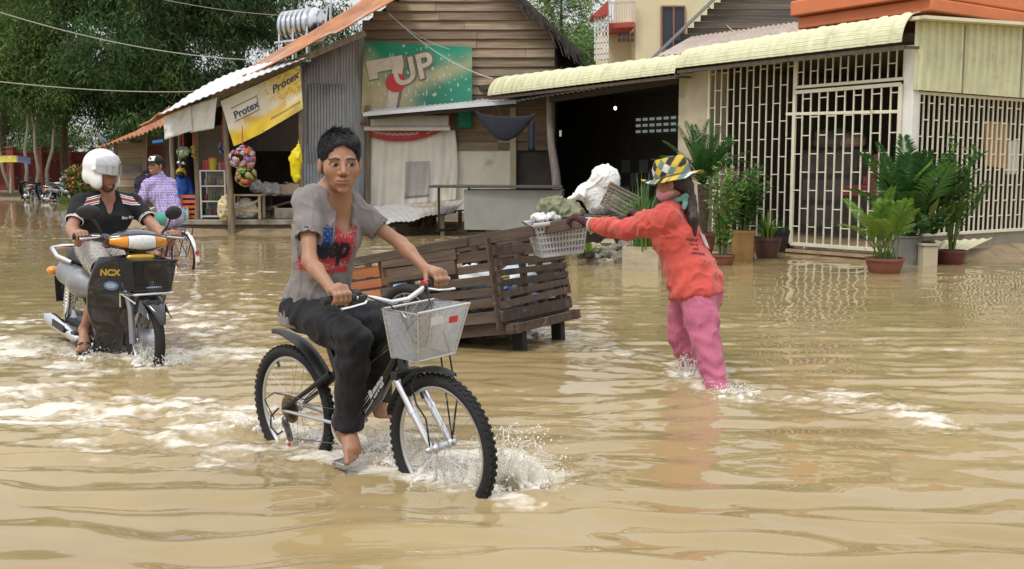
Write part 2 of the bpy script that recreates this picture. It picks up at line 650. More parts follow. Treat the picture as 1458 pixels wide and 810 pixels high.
# ------------------------------------------------------------------ ground
def sstep(a, b, x):
 t = np.clip((x - a) / (b - a), 0, 1)
 return t * t * (3 - 2 * t)
FC = V((6.2, 16.5, 0))                      # corner of the right-hand house front, at water level
E1 = V((-.576, .817, 0)); E2 = V((.817, .576, 0))
N1 = V((-.817, -.576, 0)); N2 = V((.576, -.817, 0))
def ground_z(X, Y):
 X = np.asarray(X, float); Y = np.asarray(Y, float)
 z = -.15 + 0 * X
 z = np.maximum(z, -.15 + .5 * sstep(50, 60, Y - .25 * (X + 30)) )
 # ground under the shops and houses
 line = 24.4 + .0 * X
 z = np.maximum(z, -.2 + .42 * sstep(23.2, 25.2, Y) * sstep(-10.5, -9, X + (Y - 25) * .38))
 d1 = (X - FC.x) * -N1.x + (Y - FC.y) * -N1.y
 z = np.maximum(z, -.2 + .4 * sstep(-.15, .5, d1) * sstep(-1, .2, (X - FC.x) * -N2.x + (Y - FC.y) * -N2.y))
 return z + .02 * vnoise(X * .9, Y * .9, 0, 3)
def ground_sheet():
 ys = np.concatenate([np.linspace(-40, 0, 9)[:-1], np.linspace(0, 80, 201), np.geomspace(82, 900, 24)])
 xs = np.concatenate([-np.geomspace(41, 900, 20)[::-1], np.linspace(-40, 40, 201), np.geomspace(41, 900, 20)])
 X, Y = np.meshgrid(xs, ys, indexing='ij')
 Vs = np.stack([X, Y, ground_z(X, Y)], -1).reshape(-1, 3)
 nx, ny = X.shape
 i, j = np.meshgrid(np.arange(nx - 1), np.arange(ny - 1), indexing='ij')
 a = (i * ny + j).ravel()
 Fs = np.stack([a, a + ny, a + ny + 1, a + 1], 1)
 me = np_mesh('ground', Vs, Fs)
 o = link_mesh(me, 'ground', mat('earth', (.27, .2, .12), .9, var=.3, vs=.7, bump=.02, bs=8, dirt=((.17, .13, .085), .5, 2.2)), None, 180, base=(0, 0, 0), fix=False)
 struct(o)
ground_sheet()
# ------------------------------------------------------------------ flood water
# churned places: (photo points along the wake, radius in m, strength)
CHURN = []
def churn(pts, rad, amp):
 CHURN.append(([PZ(*p) for p in pts], rad, amp))
churn([(20, 560), (170, 585), (330, 615)], .55, .8)
churn([(330, 600), (430, 612), (520, 622)], .26, .9)
churn([(120, 600), (300, 640), (560, 655)], .2, .75)
churn([(520, 640), (610, 655), (700, 675), (760, 690)], .22, 1.0)
churn([(690, 640), (740, 655)], .18, .55)
churn([(10, 490), (90, 500), (210, 515), (290, 505)], .45, 1.0)
churn([(40, 455), (100, 470)], .8, .35)
churn([(260, 440), (310, 480)], .5, .6)
churn([(0, 330), (120, 345)], 1.2, .25)
churn([(255, 380), (330, 395)], 1.0, .4)
churn([(650, 480), (745, 472), (800, 478)], .3, .65)
churn([(800, 490), (900, 505), (980, 520)], .35, .4)
churn([(975, 530), (1020, 558), (1060, 560)], .2, .9)
churn([(1060, 560), (1180, 565), (1330, 600)], .28, .65)
churn([(1020, 460), (1200, 475), (1330, 500)], .35, .25)
churn([(330, 420), (390, 450)], .7, .3)
def water_fields(X, Y):
 C = np.zeros_like(X)
 for pts, rad, amp in CHURN:
  best = np.full(X.shape, 1e9)
  for a, b in zip(pts, pts[1:]):
   d = b - a; dd = d.x ** 2 + d.y ** 2
   t = np.clip(((X - a.x) * d.x + (Y - a.y) * d.y) / dd, 0, 1)
   best = np.minimum(best, (X - a.x - t * d.x) ** 2 + (Y - a.y - t * d.y) ** 2)
  C = np.maximum(C, amp * np.exp(-best / (rad * rad) * .8))
 wx = .22 * fbm(X * .9, Y * 1.3, 0, 3, 1); wy = .2 * fbm(X * .8, Y * 1.1, 3.3, 3, 2)
 A = .55 + .45 * vnoise(X * .55, Y * .8, 0, 9)
 h = 0
 for k, (lam, ang, am, ph) in enumerate(((.27, .06, .0027, .3), (.36, -.16, .0030, 1.7), (.21, .22, .0012, 4.1), (.58, -.05, .0036, 2.2), (.36, .75, .0010, .9))):
  kx, ky = math.sin(ang) * 2 * PI / lam, math.cos(ang) * 2 * PI / lam
  h = h + am * np.sin(kx * (X + wx) + ky * (Y + wy) + ph)
 near = np.clip((13 - Y) / 3.2, .5, 2.9)
 h = h * A * near * 1.0
 h = h + .0042 * fbm(X * 1.7 + 5, Y * 3.2, 0, 3, 21)
 # short wind ripple
 h = h + np.clip((Y - 3.6) / 2.5, .15, 1) * (.0011 + .0016 * np.clip(vnoise(X * .5, Y * .7, 1, 8), 0, 1)) * fbm(X * 8, Y * 15, 0, 3, 33)
 tb = fbm(X * 5.2 + wx * 3, Y * 6.2, 0, 4, 41, .6)
 rid = 1 - np.abs(fbm(X * 4.1, Y * 5.3, 2, 3, 55))
 h = h + C * (.020 * tb + .026 * (rid - .5)) + .0035 * np.clip((Y - 5) / 5, 0, 1) * fbm(X * 3.2 + wx, Y * 5.5 + wy, 7, 4, 91, .6)
 fo = np.clip(C * 1.05 + .70 * fbm(X * 3.4, Y * 6.6, 4, 5, 61, .72) - .60, 0, 1) * np.clip(C * 6 - .5, 0, 1)
 fo = np.maximum(fo, np.clip(C - .6, 0, 1) * 1.1 * np.clip(.2 + 1.1 * fbm(X * 10, Y * 14, 1, 4, 71, .65), 0, 1))
 return h, np.clip(fo, 0, 1), C
def water_sheet():
 ys = [-60, -20, -6, -2, 0, 1, 1.8, 2.4, 2.8]
 y = 3.1
 while y < 120:
  ys.append(y)
  y += max(.011, y * y / 1466 * .85) if y < 26 else y * y / 1466 * 1.5
 ys += [130, 200, 400, 900]
 ys = np.array(ys)
 u = np.concatenate([[-9, -4, -2, -1.3], np.linspace(-1, 1, 641), [1.3, 2, 4, 9]])
 Wd = np.where(ys > 2, np.maximum(ys, 2) * .56 + 1.0, 60)
 Wd = np.where(ys > 125, 900, Wd)
 X = Wd[None, :] * u[:, None]; Y = np.broadcast_to(ys[None, :], X.shape).copy()
 h, fo, C = water_fields(X, Y)
 fade = np.clip((Y - 1.5) / 1.0, 0, 1) * np.clip((70 - Y) / 40, 0, 1)
 Z = h * fade * (np.abs(u) <= 1.31)[:, None]
 Vs = np.stack([X, Y, Z], -1).reshape(-1, 3)
 nx, ny = X.shape
 i, j = np.meshgrid(np.arange(nx - 1), np.arange(ny - 1), indexing='ij')
 a = (i * ny + j).ravel()
 Fs = np.stack([a, a + ny, a + ny + 1, a + 1], 1)
 cols = np.stack([(fo * (np.abs(u) <= 1.31)[:, None]).ravel(), C.ravel(), 0 * C.ravel()], 1)
 me = np_mesh('flood_water', Vs, Fs, cols)
 m = bpy.data.materials.new('muddy_water'); m.use_nodes = True
 nt = m.node_tree; N, L = nt.nodes, nt.links
 b = N['Principled BSDF']
 at = N.new('ShaderNodeAttribute'); at.attribute_name = 'Col'
 sp = N.new('ShaderNodeSeparateColor'); L.new(at.outputs['Color'], sp.inputs[0])
 tc = N.new('ShaderNodeTexCoord')
 n1 = N.new('ShaderNodeTexNoise'); n1.inputs['Scale'].default_value = .45; n1.inputs['Detail'].default_value = 5
 L.new(tc.outputs['Object'], n1.inputs['Vector'])
 mx = N.new('ShaderNodeMix'); mx.data_type = 'RGBA'
 mx.inputs['A'].default_value = (*WATER_A, 1); mx.inputs['B'].default_value = (*WATER_B, 1)
 r1 = N.new('ShaderNodeMapRange'); r1.inputs[1].default_value = .35; r1.inputs[2].default_value = .65
 L.new(n1.outputs['Fac'], r1.inputs[0]); L.new(r1.outputs[0], mx.inputs['Factor'])
 # foam broken up by fine bubbles
 n2 = N.new('ShaderNodeTexNoise'); n2.inputs['Scale'].default_value = 30; n2.inputs['Detail'].default_value = 6; n2.inputs['Roughness'].default_value = .7
 mp = N.new('ShaderNodeMapping'); mp.inputs['Scale'].default_value = (.7, 1, 1)
 L.new(tc.outputs['Object'], mp.inputs[0]); L.new(mp.outputs[0], n2.inputs['Vector'])
 ad = N.new('ShaderNodeMath'); ad.operation = 'MULTIPLY_ADD'; ad.inputs[1].default_value = 1.5
 L.new(sp.outputs[0], ad.inputs[0]); L.new(n2.outputs['Fac'], ad.inputs[2])
 r2 = N.new('ShaderNodeMapRange'); r2.inputs[1].default_value = .55; r2.inputs[2].default_value = 1.55
 L.new(ad.outputs[0], r2.inputs[0])
 mf = N.new('ShaderNodeMath'); mf.operation = 'MULTIPLY'; mf.use_clamp = True
 gt = N.new('ShaderNodeMapRange'); gt.inputs[1].default_value = .02; gt.inputs[2].default_value = .2
 L.new(sp.outputs[0], gt.inputs[0]); L.new(r2.outputs[0], mf.inputs[0]); L.new(gt.outputs[0], mf.inputs[1])
 m2 = N.new('ShaderNodeMix'); m2.data_type = 'RGBA'; m2.inputs['B'].default_value = (.66, .61, .51, 1)
 L.new(mf.outputs[0], m2.inputs['Factor']); L.new(mx.outputs['Result'], m2.inputs['A'])
 L.new(m2.outputs['Result'], b.inputs['Base Color'])
 rr = N.new('ShaderNodeMapRange'); rr.inputs[3].default_value = .018; rr.inputs[4].default_value = .35
 L.new(mf.outputs[0], rr.inputs[0]); L.new(rr.outputs[0], b.inputs['Roughness'])
 b.inputs['IOR'].default_value = 1.36
 n3 = N.new('ShaderNodeTexNoise'); n3.inputs['Scale'].default_value = 24; n3.inputs['Detail'].default_value = 4
 mp3 = N.new('ShaderNodeMapping'); mp3.inputs['Scale'].default_value = (.55, 1.25, 1)
 L.new(tc.outputs['Object'], mp3.inputs[0]); L.new(mp3.outputs[0], n3.inputs['Vector'])
 bp = N.new('ShaderNodeBump'); bp.inputs['Strength'].default_value = 1
 bd = N.new('ShaderNodeMapRange'); bd.inputs[3].default_value = .0003; bd.inputs[4].default_value = .006
 L.new(sp.outputs[1], bd.inputs[0])
 hm = N.new('ShaderNodeMath'); hm.operation = 'MULTIPLY'
 L.new(n3.outputs['Fac'], hm.inputs[0]); L.new(bd.outputs[0], hm.inputs[1])
 L.new(hm.outputs[0], bp.inputs['Height']); bp.inputs['Distance'].default_value = 1
 L.new(bp.outputs[0], b.inputs['Normal'])
 o = link_mesh(me, 'flood_water', m, None, 180, base=(0, 0, 0), fix=False)
 struct(o)
water_sheet()
# ------------------------------------------------------------------ trees
BARK = mat('bark', (.11, .085, .06), .95, var=.35, vs=9, bump=.01, bs=30, stretch=(1, 1, .3))
PALEBARK = mat('pale_bark', (.36, .33, .28), .9, var=.3, vs=6, stretch=(1, 1, .3))
LEAF = mat('leaf', (1, 1, 1), .55, var=.25, vs=1.2, tint=True, spec=.3)
_n = LEAF.node_tree; _b = _n.nodes['Principled BSDF']     # leaves let some light through
_t = _n.nodes.new('ShaderNodeBsdfTranslucent'); _m = _n.nodes.new('ShaderNodeMixShader'); _m.inputs[0].default_value = .38
_n.links.new(_b.inputs['Base Color'].links[0].from_socket, _t.inputs['Color'])
_o = _b.outputs[0].links[0].to_socket
_n.links.new(_b.outputs[0], _m.inputs[1]); _n.links.new(_t.outputs[0], _m.inputs[2]); _n.links.new(_m.outputs[0], _o)
def leafquad(g, c, d, w, n):
 """one slim leaf spray from c along d"""
 a = d.cross(n)
 if a.length < 1e-6:
  a = V((1, 0, 0))
 a = a.normalized() * w * .5
 g.add([c - a * .3, c + d * .45 - a, c + d, c + d * .5 + a], [(0, 1, 2, 3)])
def tree(loc, h, cr, label, low=3.2, nl=9000, base=(.05, .085, .03), lw=.07, ll=.42, lean=(0, 0), droop=1.0, nlimb=22, tr=.26, kind='tree', gap=.0, bark=None):
 rnd = random.Random(int(loc[0] * 31 + loc[1] * 7))
 t = thing('tree', label, kind, loc, 0, 'trees standing behind the shops')
 tk = G()
 top = V((lean[0], lean[1], h))
 pts = [V((0, 0, -.3))]
 for i in range(1, 9):
  f = i / 8
  pts.append(V((lean[0] * f + rnd.uniform(-.2, .2), lean[1] * f + rnd.uniform(-.2, .2), h * f)))
 tk.tube(pts, [tr * (1 - .85 * i / 8) * (1.25 if i == 0 else 1) for i in range(9)], 8)
 tips = []
 for k in range(nlimb):
  f = rnd.uniform(low / h * .85, .95)
  b = V((lean[0] * f, lean[1] * f, h * f))
  an = rnd.uniform(0, 2 * PI)
  rad = cr * (1.05 - .55 * max(0, (f - .3))) * rnd.uniform(.55, 1.05)
  e = b + V((math.cos(an) * rad, math.sin(an) * rad, rnd.uniform(.2, 1.9)))
  m = b.lerp(e, .5) + V((0, 0, rnd.uniform(.1, .7)))
  tk.tube([b, m, e], [tr * .34 * (1.1 - f), tr * .22 * (1.1 - f), .015], 5)
  tips += [(b.lerp(m, .6), .7), (m, 1.0), (m.lerp(e, .5), 1.0), (e, .8)]
 tk.build('trunk', bark or BARK, t, 60)
 g = G()
 cl = []
 base = tuple(x * 1.9 for x in base)
 for p, s in tips:
  for _ in range(9):
   q = p + V((rnd.gauss(0, .75), rnd.gauss(0, .75), rnd.gauss(-.25, .6))) * s
   if q.z > low * .8:
    cl.append((q, rnd.uniform(.55, 1.25)))
 per = max(6, int(nl * 2.6) // max(1, len(cl)))
 for q, s in cl:
  k = rnd.choice((.45, .7, .9, 1.1, 1.6)) * rnd.uniform(.85, 1.15)
  y = rnd.uniform(.85, 1.35)
  g.t = (base[0] * k * y, base[1] * k, base[2] * k * rnd.uniform(.8, 1.15))
  for _ in range(per):
   c = q + V((rnd.gauss(0, .42), rnd.gauss(0, .42), rnd.gauss(0, .34))) * s
   d = V((rnd.gauss(0, .55), rnd.gauss(0, .55), -droop * rnd.uniform(.2, 1.1))).normalized() * ll * rnd.uniform(.5, 1.3)
   leafquad(g, c, d, lw * rnd.uniform(.6, 1.4), V((rnd.gauss(0, 1), rnd.gauss(0, 1), rnd.gauss(0, .6))))
 g.build('crown', LEAF, t, 0, fix=False)
 return t
def tree_at(px, Y, h, cr, label, **k):
 p = P(px, 245, Y)
 return tree((p.x, Y, float(ground_z(p.x, Y))), h, cr, label, **k)
tree_at(8, 66, 15, 4.6, 'tall dark green feathery tree at the far left behind the yellow and blue umbrella', base=(.05, .1, .028), nl=11000)
tree_at(95, 62, 16, 5.0, 'broad bright green feathery tree behind the red wall and the parked motorbikes', base=(.055, .11, .03), nl=12000)
tree_at(180, 60, 16, 4.6, 'dark green tree with thick black trunk right behind the rust roofed shed', base=(.035, .075, .024), nl=12000, tr=.4)
tree_at(262, 58, 16, 4.8, 'dark drooping tree rising above the low end of the shop roof', base=(.04, .085, .026), nl=12000, tr=.34)
tree_at(345, 60, 16, 4.6, 'dark feathery tree between the wires left of the water tank', base=(.035, .07, .024), nl=11000)
tree_at(425, 62, 15.5, 3.6, 'dark tree with sky gaps right behind the steel water tank', base=(.038, .075, .026), nl=7500, nlimb=14)
tree_at(60, 78, 17, 6, 'far green tree showing between the crowns at the left', base=(.07, .13, .035), nl=9000, low=1.3)
tree_at(225, 80, 17, 6, 'far tree filling the gap behind the two darkest trees', base=(.05, .1, .03), nl=9000, low=1.3)
tree_at(350, 82, 17, 6, 'far tree behind the shop roof and left of the sky gap', base=(.045, .09, .028), nl=9000, low=1.3)
tree_at(800, 70, 15, 4.5, 'light green tree showing between the wooden gable and the yellow building', base=(.1, .17, .05), nl=11000, ll=.4, droop=.5)
tree_at(840, 62, 9, 3.6, 'bushy mid green tree low beside the red balcony', base=(.07, .13, .04), nl=9000, ll=.4, droop=.4, low=2)
for px, lx, lab in ((18, -.9, 'slim pale leaning tree trunk at the left picture edge by the red wall'), (34, .3, 'slim pale straight tree second from the left in front of the red wall'),
     (48, .15, 'slim pale tree third from the left in front of the red wall'), (66, .5, 'slimmest pale tree right of the other pale trunks by the red wall')):
 tree_at(px, 58 + px * .02, 9.5, 1.8, lab, base=(.06, .11, .03), nl=1500, nlimb=6, tr=.11, lean=(lx * 3, 0), low=5.5, bark=PALEBARK)
# ------------------------------------------------------------------ shared materials
CREAM = mat('cream_paint', (.74, .70, .50), .5, var=.1, vs=3, dirt=((.4, .36, .24), .58, 3))
AWN = mat('awning_tin', (.60, .597, .39), .55, var=.1, vs=4, dirt=((.44, .41, .26), .58, 2.5), bump=.004, bs=12)
BARP = mat('bar_paint', (.70, .66, .52), .5, var=.1, vs=5, dirt=((.3, .17, .09), .62, 5))
PLASTER = mat('plaster', (.46, .41, .30), .9, var=.12, vs=2, dirt=((.22, .19, .14), .55, 1.5), bump=.003, bs=30)
CONC = mat('concrete', (.30, .27, .22), .9, var=.2, vs=3, dirt=((.14, .11, .08), .5, 2), bump=.006, bs=20)
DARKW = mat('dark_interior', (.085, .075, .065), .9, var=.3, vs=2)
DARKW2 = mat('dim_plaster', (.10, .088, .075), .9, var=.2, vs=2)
BOARD = mat('weathered_board', (.285, .215, .15), .85, var=.35, vs=3, bump=.006, bs=14, stretch=(.35, 1, 6), tint=True,
   dirt=((.12, .09, .065), .56, 1.6), dstretch=(.25, 1, 3))
BOARDG = mat('grey_board', (.15, .125, .10), .85, var=.35, vs=3, bump=.006, bs=14, stretch=(.35, 1, 6), tint=True)
POSTW = mat('post_wood', (.22, .17, .12), .9, var=.3, vs=5, bump=.006, bs=20, stretch=(3, 3, .4), tint=True, dirt=((.10, .08, .06), .55, 3))
RUST = mat('rust_tin', (.40, .17, .075), .7, metal=.15, var=.4, vs=1.5, dirt=((.42, .38, .33), .57, .9), bump=.005, bs=10, stretch=(1, .4, 1))
TIN = mat('old_tin', (.52, .53, .54), .45, metal=.35, var=.15, vs=2, dirt=((.28, .2, .14), .63, 1.8), dstretch=(2, 2, .5))
TINW = mat('pale_tin', (.62, .63, .64), .45, metal=.2, var=.12, vs=2, dirt=((.36, .28, .2), .65, 1.5))
GALV = mat('galvanised', (.40, .43, .47), .55, metal=0, var=.16, vs=2.5, stretch=(2.5, 2.5, .5), dirt=((.20, .20, .20), .56, 1.5), dstretch=(3, 3, .35))
ORANGE = mat('orange_plaster', (.62, .19, .075), .7, var=.08, vs=2, dirt=((.4, .12, .05), .62, 2))
YELLOW = mat('yellow_plaster', (.68, .60, .38), .8, var=.06, vs=1.5, dirt=((.45, .38, .24), .62, 1))
REDP = mat('red_paint', (.40, .07, .05), .6, var=.15, vs=3)
WHITEP = mat('white_paint', (.75, .74, .70), .6, var=.08, vs=3)
GLASS = mat('dark_glass', (.03, .04, .05), .08, var=0)
BLACK = mat('black_plastic', (.015, .015, .017), .35, var=.2, vs=20)
STEEL = mat('steel', (.62, .63, .65), .22, metal=1, var=.08, vs=6)
NAVY = mat('navy_cloth', (.03, .035, .055), .9, var=.25, vs=8, bump=.004, bs=30)
REDWALL = mat('red_wall_paint', (.30, .085, .065), .85, var=.2, vs=1.2, dirt=((.16, .06, .05), .56, .8))
INK = mat('navy_print', (.03, .045, .12), .6, var=0)
REDINK = mat('red_print', (.55, .045, .05), .6, var=.1, vs=10)
CREAMINK = mat('cream_print', (.62, .56, .45), .7, var=.15, vs=8)
WHITEINK = mat('white_print', (.75, .74, .72), .7, var=.06, vs=8)
UPZ = V((0, 0, 1))
def FW(px, py, off=0.0):
 return PP(px, py, FC + N1 * off, N1)
def RW(px, py, off=0.0):
 return PP(px, py, FC + N2 * off, N2)
def tz(p):
 d = p - FC
 return d.dot(E1), p.z
def F3(t, z, off=0.0):
 return FC + E1 * t + N1 * off + UPZ * z
def R3(t, z, off=0.0):
 return FC + E2 * t + N2 * off + UPZ * z
def bl(c, u, v):
 return (c[0] * (1 - u) + c[1] * u) * (1 - v) + (c[3] * (1 - u) + c[2] * u) * v
def frame_rect(g, f, a, b, w, d):
 """a rectangular frame in the wall coordinates f(t, z): corners a, b"""
 (t0, z0), (t1, z1) = a, b
 g.bar(f(t0, z0), f(t0, z1), d, w, up=f(t0 + 1, z0) - f(t0, z0))
 g.bar(f(t1, z0), f(t1, z1), d, w, up=f(t0 + 1, z0) - f(t0, z0))
 g.bar(f(t0, z0), f(t1, z0), d, w)
 g.bar(f(t0, z1), f(t1, z1), d, w)
def grille(f, t0, t1, z0, z1, n, cell, w=.02, z1b=None):
 g = G()
 ups = f(t0 + 1, z0) - f(t0, z0)
 for i in range(1, n):
  t = t0 + (t1 - t0) * i / n
  zt = z1 if z1b is None else z1 + (z1b - z1) * i / n
  g.bar(f(t, z0), f(t, zt), w, w, up=ups)
 for i in range(n):
  a = t0 + (t1 - t0) * i / n; b = t0 + (t1 - t0) * (i + 1) / n
  zt = z1 if z1b is None else z1 + (z1b - z1) * i / n
  z = z0 + cell * (.5 if i % 2 else 1.0)
  while z < zt - .05:
   g.bar(f(a, z), f(b, z), w * .8, w * .8)
   z += cell
 return g
# ------------------------------------------------------------------ right-hand house with iron grilles
tG1 = tz(FW(1010, 200))[0]; tG0 = tz(FW(1131, 200))[0]; tP1 = tz(FW(966, 200))[0]
tL = tz(FW(735, 200))[0]; tAL = tz(FW(700, 140))[0]
ZT = 3.32
house = thing('grille_house', 'low concrete house with cream iron grilles, a plinth and a dark open room beside them', 'house', F3(2, 0), 0)
g = G()
g.poly3([F3(-.02, -.2, -.001), F3(tG1 + .3, -.2, -.001), F3(tG1 + .3, .13, -.001), F3(-.02, .13, -.001)], -N1, 4.6)
g.poly3([R3(-.0, -.2, -.01), R3(9, -.2, -.01), R3(9, .36, -.01), R3(.0, .36, -.01)], -N2, .25)
g.build('plinth', CONC, house, 30, world=True)
g = G()   # inner walls, floor and a light-blocking roof slab
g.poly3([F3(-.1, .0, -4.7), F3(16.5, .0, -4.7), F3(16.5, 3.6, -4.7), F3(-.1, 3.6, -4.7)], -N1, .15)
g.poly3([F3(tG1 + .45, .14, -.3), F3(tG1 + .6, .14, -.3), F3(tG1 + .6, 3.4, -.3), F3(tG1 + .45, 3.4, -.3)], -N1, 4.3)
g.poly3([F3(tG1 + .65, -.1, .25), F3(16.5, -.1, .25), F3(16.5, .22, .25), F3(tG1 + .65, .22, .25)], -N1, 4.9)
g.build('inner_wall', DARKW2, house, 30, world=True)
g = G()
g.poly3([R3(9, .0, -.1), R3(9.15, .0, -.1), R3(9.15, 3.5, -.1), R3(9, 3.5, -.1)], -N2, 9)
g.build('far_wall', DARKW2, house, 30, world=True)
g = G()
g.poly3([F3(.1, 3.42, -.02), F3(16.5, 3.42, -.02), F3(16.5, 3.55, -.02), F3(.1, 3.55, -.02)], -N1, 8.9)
g.build('light_blocking_roof', DARKW, house, 30, world=True)  # unseen flat top, put in to block light over the rooms
g = G()
g.poly3([F3(tG1 + .02, .1, .02), F3(tP1, .1, .02), F3(tP1, 3.3, .02), F3(tG1 + .02, 3.3, .02)], -N1, .55)
g.build('pillar', PLASTER, house, 30, .01, world=True)
g = G()   # checked tiles low on the back wall, glowing plates above for daylight through pierced blocks
for i in range(20):
 for j in range(4):
  if (i + j) % 2:
   g.poly3([F3(tP1 + .2 + i * .36, .3 + j * .36, -4.68), F3(tP1 + .55 + i * .36, .3 + j * .36, -4.68),
                     F3(tP1 + .55 + i * .36, .65 + j * .36, -4.68), F3(tP1 + .2 + i * .36, .65 + j * .36, -4.68)], N1, .012)
g.build('wall_tile', mat('grey_tile', (.30, .30, .31), .3, var=.1), house, 30, world=True)
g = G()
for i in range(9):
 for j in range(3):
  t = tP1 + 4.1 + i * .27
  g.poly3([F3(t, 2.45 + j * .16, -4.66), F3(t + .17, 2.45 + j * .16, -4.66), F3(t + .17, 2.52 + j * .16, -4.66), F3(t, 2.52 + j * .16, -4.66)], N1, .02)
g.build('daylight_plate', mat('daylight_glow', (.6, .62, .62), .8, var=.1, emit=(.8, .9, .95, .16)), house, 30, world=True)  # thin plates glow faintly in place of daylight through pierced blocks
# things in the dark rooms
lamp = thing('lamp_bulb', 'small bright bulb hanging in the dark open room', 'lamp', P(876, 152, 25))
G().ell(P(876, 154, 25), (.035, .035, .045)).build('bulb', mat('bulb_glow', (1, 1, 1), .3, var=0, emit=(1, 1, .95, 3)), lamp, 180, world=True)
G().tube([P(876, 130, 25), P(876, 152, 25)], .012, 6).build('cord', BLACK, lamp, 60, world=True)
def block(name, label, cat, t, z, off, w, h, d, m, extra=None):
 o = thing(name, label, cat, F3(t, z, off))
 G().poly3([F3(t, z, off), F3(t + w, z, off), F3(t + w, z + h, off), F3(t, z + h, off)], -N1, d).build('body', m, o, 30, .02, world=True)
 g = G()
 for k in range(3):
  zz = z + h * (.12 + .3 * k)
  g.poly3([F3(t + .06, zz, off + .012), F3(t + w - .06, zz, off + .012), F3(t + w - .06, zz + h * .24, off + .012), F3(t + .06, zz + h * .24, off + .012)], -N1, .011)
 g.build('front_panel', extra or m, o, 30, .006, world=True)
 return o
PINK = mat('pink_paint', (.36, .10, .10), .6, var=.1)
o = block('altar', 'pink tiered altar cabinet behind the grille gate', 'cabinet', .95, .95, -1.5, 1.5, .22, .6, PINK, PINK)
g = G()
for k, (w, z) in enumerate(((.5, 1.18), (.34, 1.3), (.2, 1.44), (.08, 1.58))):
 g.poly3([F3(1.75 - w / 2, z, -1.6), F3(1.75 + w / 2, z, -1.6), F3(1.75 + w / 2, z + .14, -1.6), F3(1.75 - w / 2, z + .14, -1.6)], -N1, w)
g.tube([F3(1.75, 1.7, -1.7), F3(1.75, 2.0, -1.7)], [.03, .005], 8)
g.build('spire', PINK, o, 30, world=True)
G().poly3([F3(1.0, .13, -1.55), F3(2.4, .13, -1.55), F3(2.4, .94, -1.55), F3(1.0, .94, -1.55)], -N1, .5).build('stand', DARKW, o, 30, world=True)
block('cupboard', 'dim grey cupboard standing behind the left grille panel', 'cupboard', 2.6, .14, -2.2, 1.3, 1.7, .5, mat('dim_grey', (.12, .115, .11), .6), mat('dim_cloth', (.2, .19, .18), .8, var=.4, vs=2))
o = thing('cloth_pile', 'pile of pale cloth lying on the dim grey cupboard', 'cloth', F3(3.2, 1.84, -2.4))
G().ell(F3(3.2, 2.03, -2.45), (.5, .3, .2), 16, 10, jit=.5).build('bundle', mat('dim_cloth', (.4, .38, .36), .8), o, 180, world=True)
G().ell(F3(2.85, 1.98, -2.4), (.25, .2, .14), 14, 8, jit=.5).build('folded_cloth', mat('pink_cloth', (.5, .35, .33), .9), o, 180, world=True)
o = thing('cardboard_sheet', 'brown cardboard sheet leaning behind the right grille', 'cardboard', RW(1418, 240, -.5))
c4 = [RW(1403, 172, -.4), RW(1436, 174, -.4), RW(1435, 240, -.4), RW(1404, 236, -.4)]
G().poly3(c4, -N2, .03).build('board', mat('cardboard', (.42, .27, .13), .8, var=.2, vs=4), o, 30, world=True)
o = thing('white_shirt', 'white shirt hanging beside the cardboard behind the right grille', 'shirt', RW(1445, 225, -.6))
G().sheet(lambda u, v: RW(1424 + 24 * u + 6 * v, 200 + 48 * v, -.5) + N2 * .05 * math.sin(9 * u + 2 * v), 16, 10, .02, -N2).build('cloth', WHITEP, o, 180, world=True)
# plain panel of iron bars at the left of the gate
o = thing('iron_grille', 'wide cream grille panel of staggered bars between pillar and gate', 'grille', F3(3.2, .1))
gf = lambda t, z: F3(t, z, .03)
g = G(); frame_rect(g, gf, (tG0, .12), (tG1, ZT), .05, .04); g.build('frame', BARP, o, 30, .004, world=True)
grille(gf, tG0, tG1, .12, ZT, 13, .62).build('bars', BARP, o, 0, world=True)
# transom above the gate
tg0, tg1 = .12, tG0 - .06
zg = FW(1200, 127).z
o = thing('transom_grille', 'short cream grille of staggered bars above the gate under the awning', 'grille', F3(1, zg))
g = G(); frame_rect(g, gf, (.1, zg + .09), (tG0 - .03, ZT), .05, .04); g.build('frame', BARP, o, 30, .004, world=True)
grille(gf, .1, tG0 - .03, zg + .09, ZT, 14, .5).build('bars', BARP, o, 0, world=True)
# the gate
gf2 = lambda t, z: F3(t, z, .09)
o = thing('iron_gate', 'tall cream sliding gate of staggered iron bars with a latch rail', 'gate', F3(1.2, .1))
g = G(); frame_rect(g, gf2, (tg0, .16), (tg1, zg), .06, .05)
g.bar(gf2(tg0 - .0, zg - .42), gf2(tg1 + .18, zg - .36), .03, .05); g.build('frame', BARP, o, 30, .004, world=True)
grille(gf2, tg0, tg1, .16, zg, 12, .62, .022).build('bars', BARP, o, 0, world=True)
g = G()
for t in (tg0 + .3, tg1 - .25):
 g.lathe([(.05, -.02), (.06, -.01), (.06, .01), (.05, .02)], 14, Matrix.Translation(gf2(t, .1)) @ N1.to_track_quat('Z', 'Y').to_matrix().to_4x4())
g.build('roller', STEEL, o, 30, world=True)
g = G(); g.bar(F3(-.05, .045, .1), F3(tG0 + .2, .045, .1), .1, .05); g.build('bottom_track', mat('track_rust', (.4, .28, .17), .7, var=.3), o, 30, world=True)
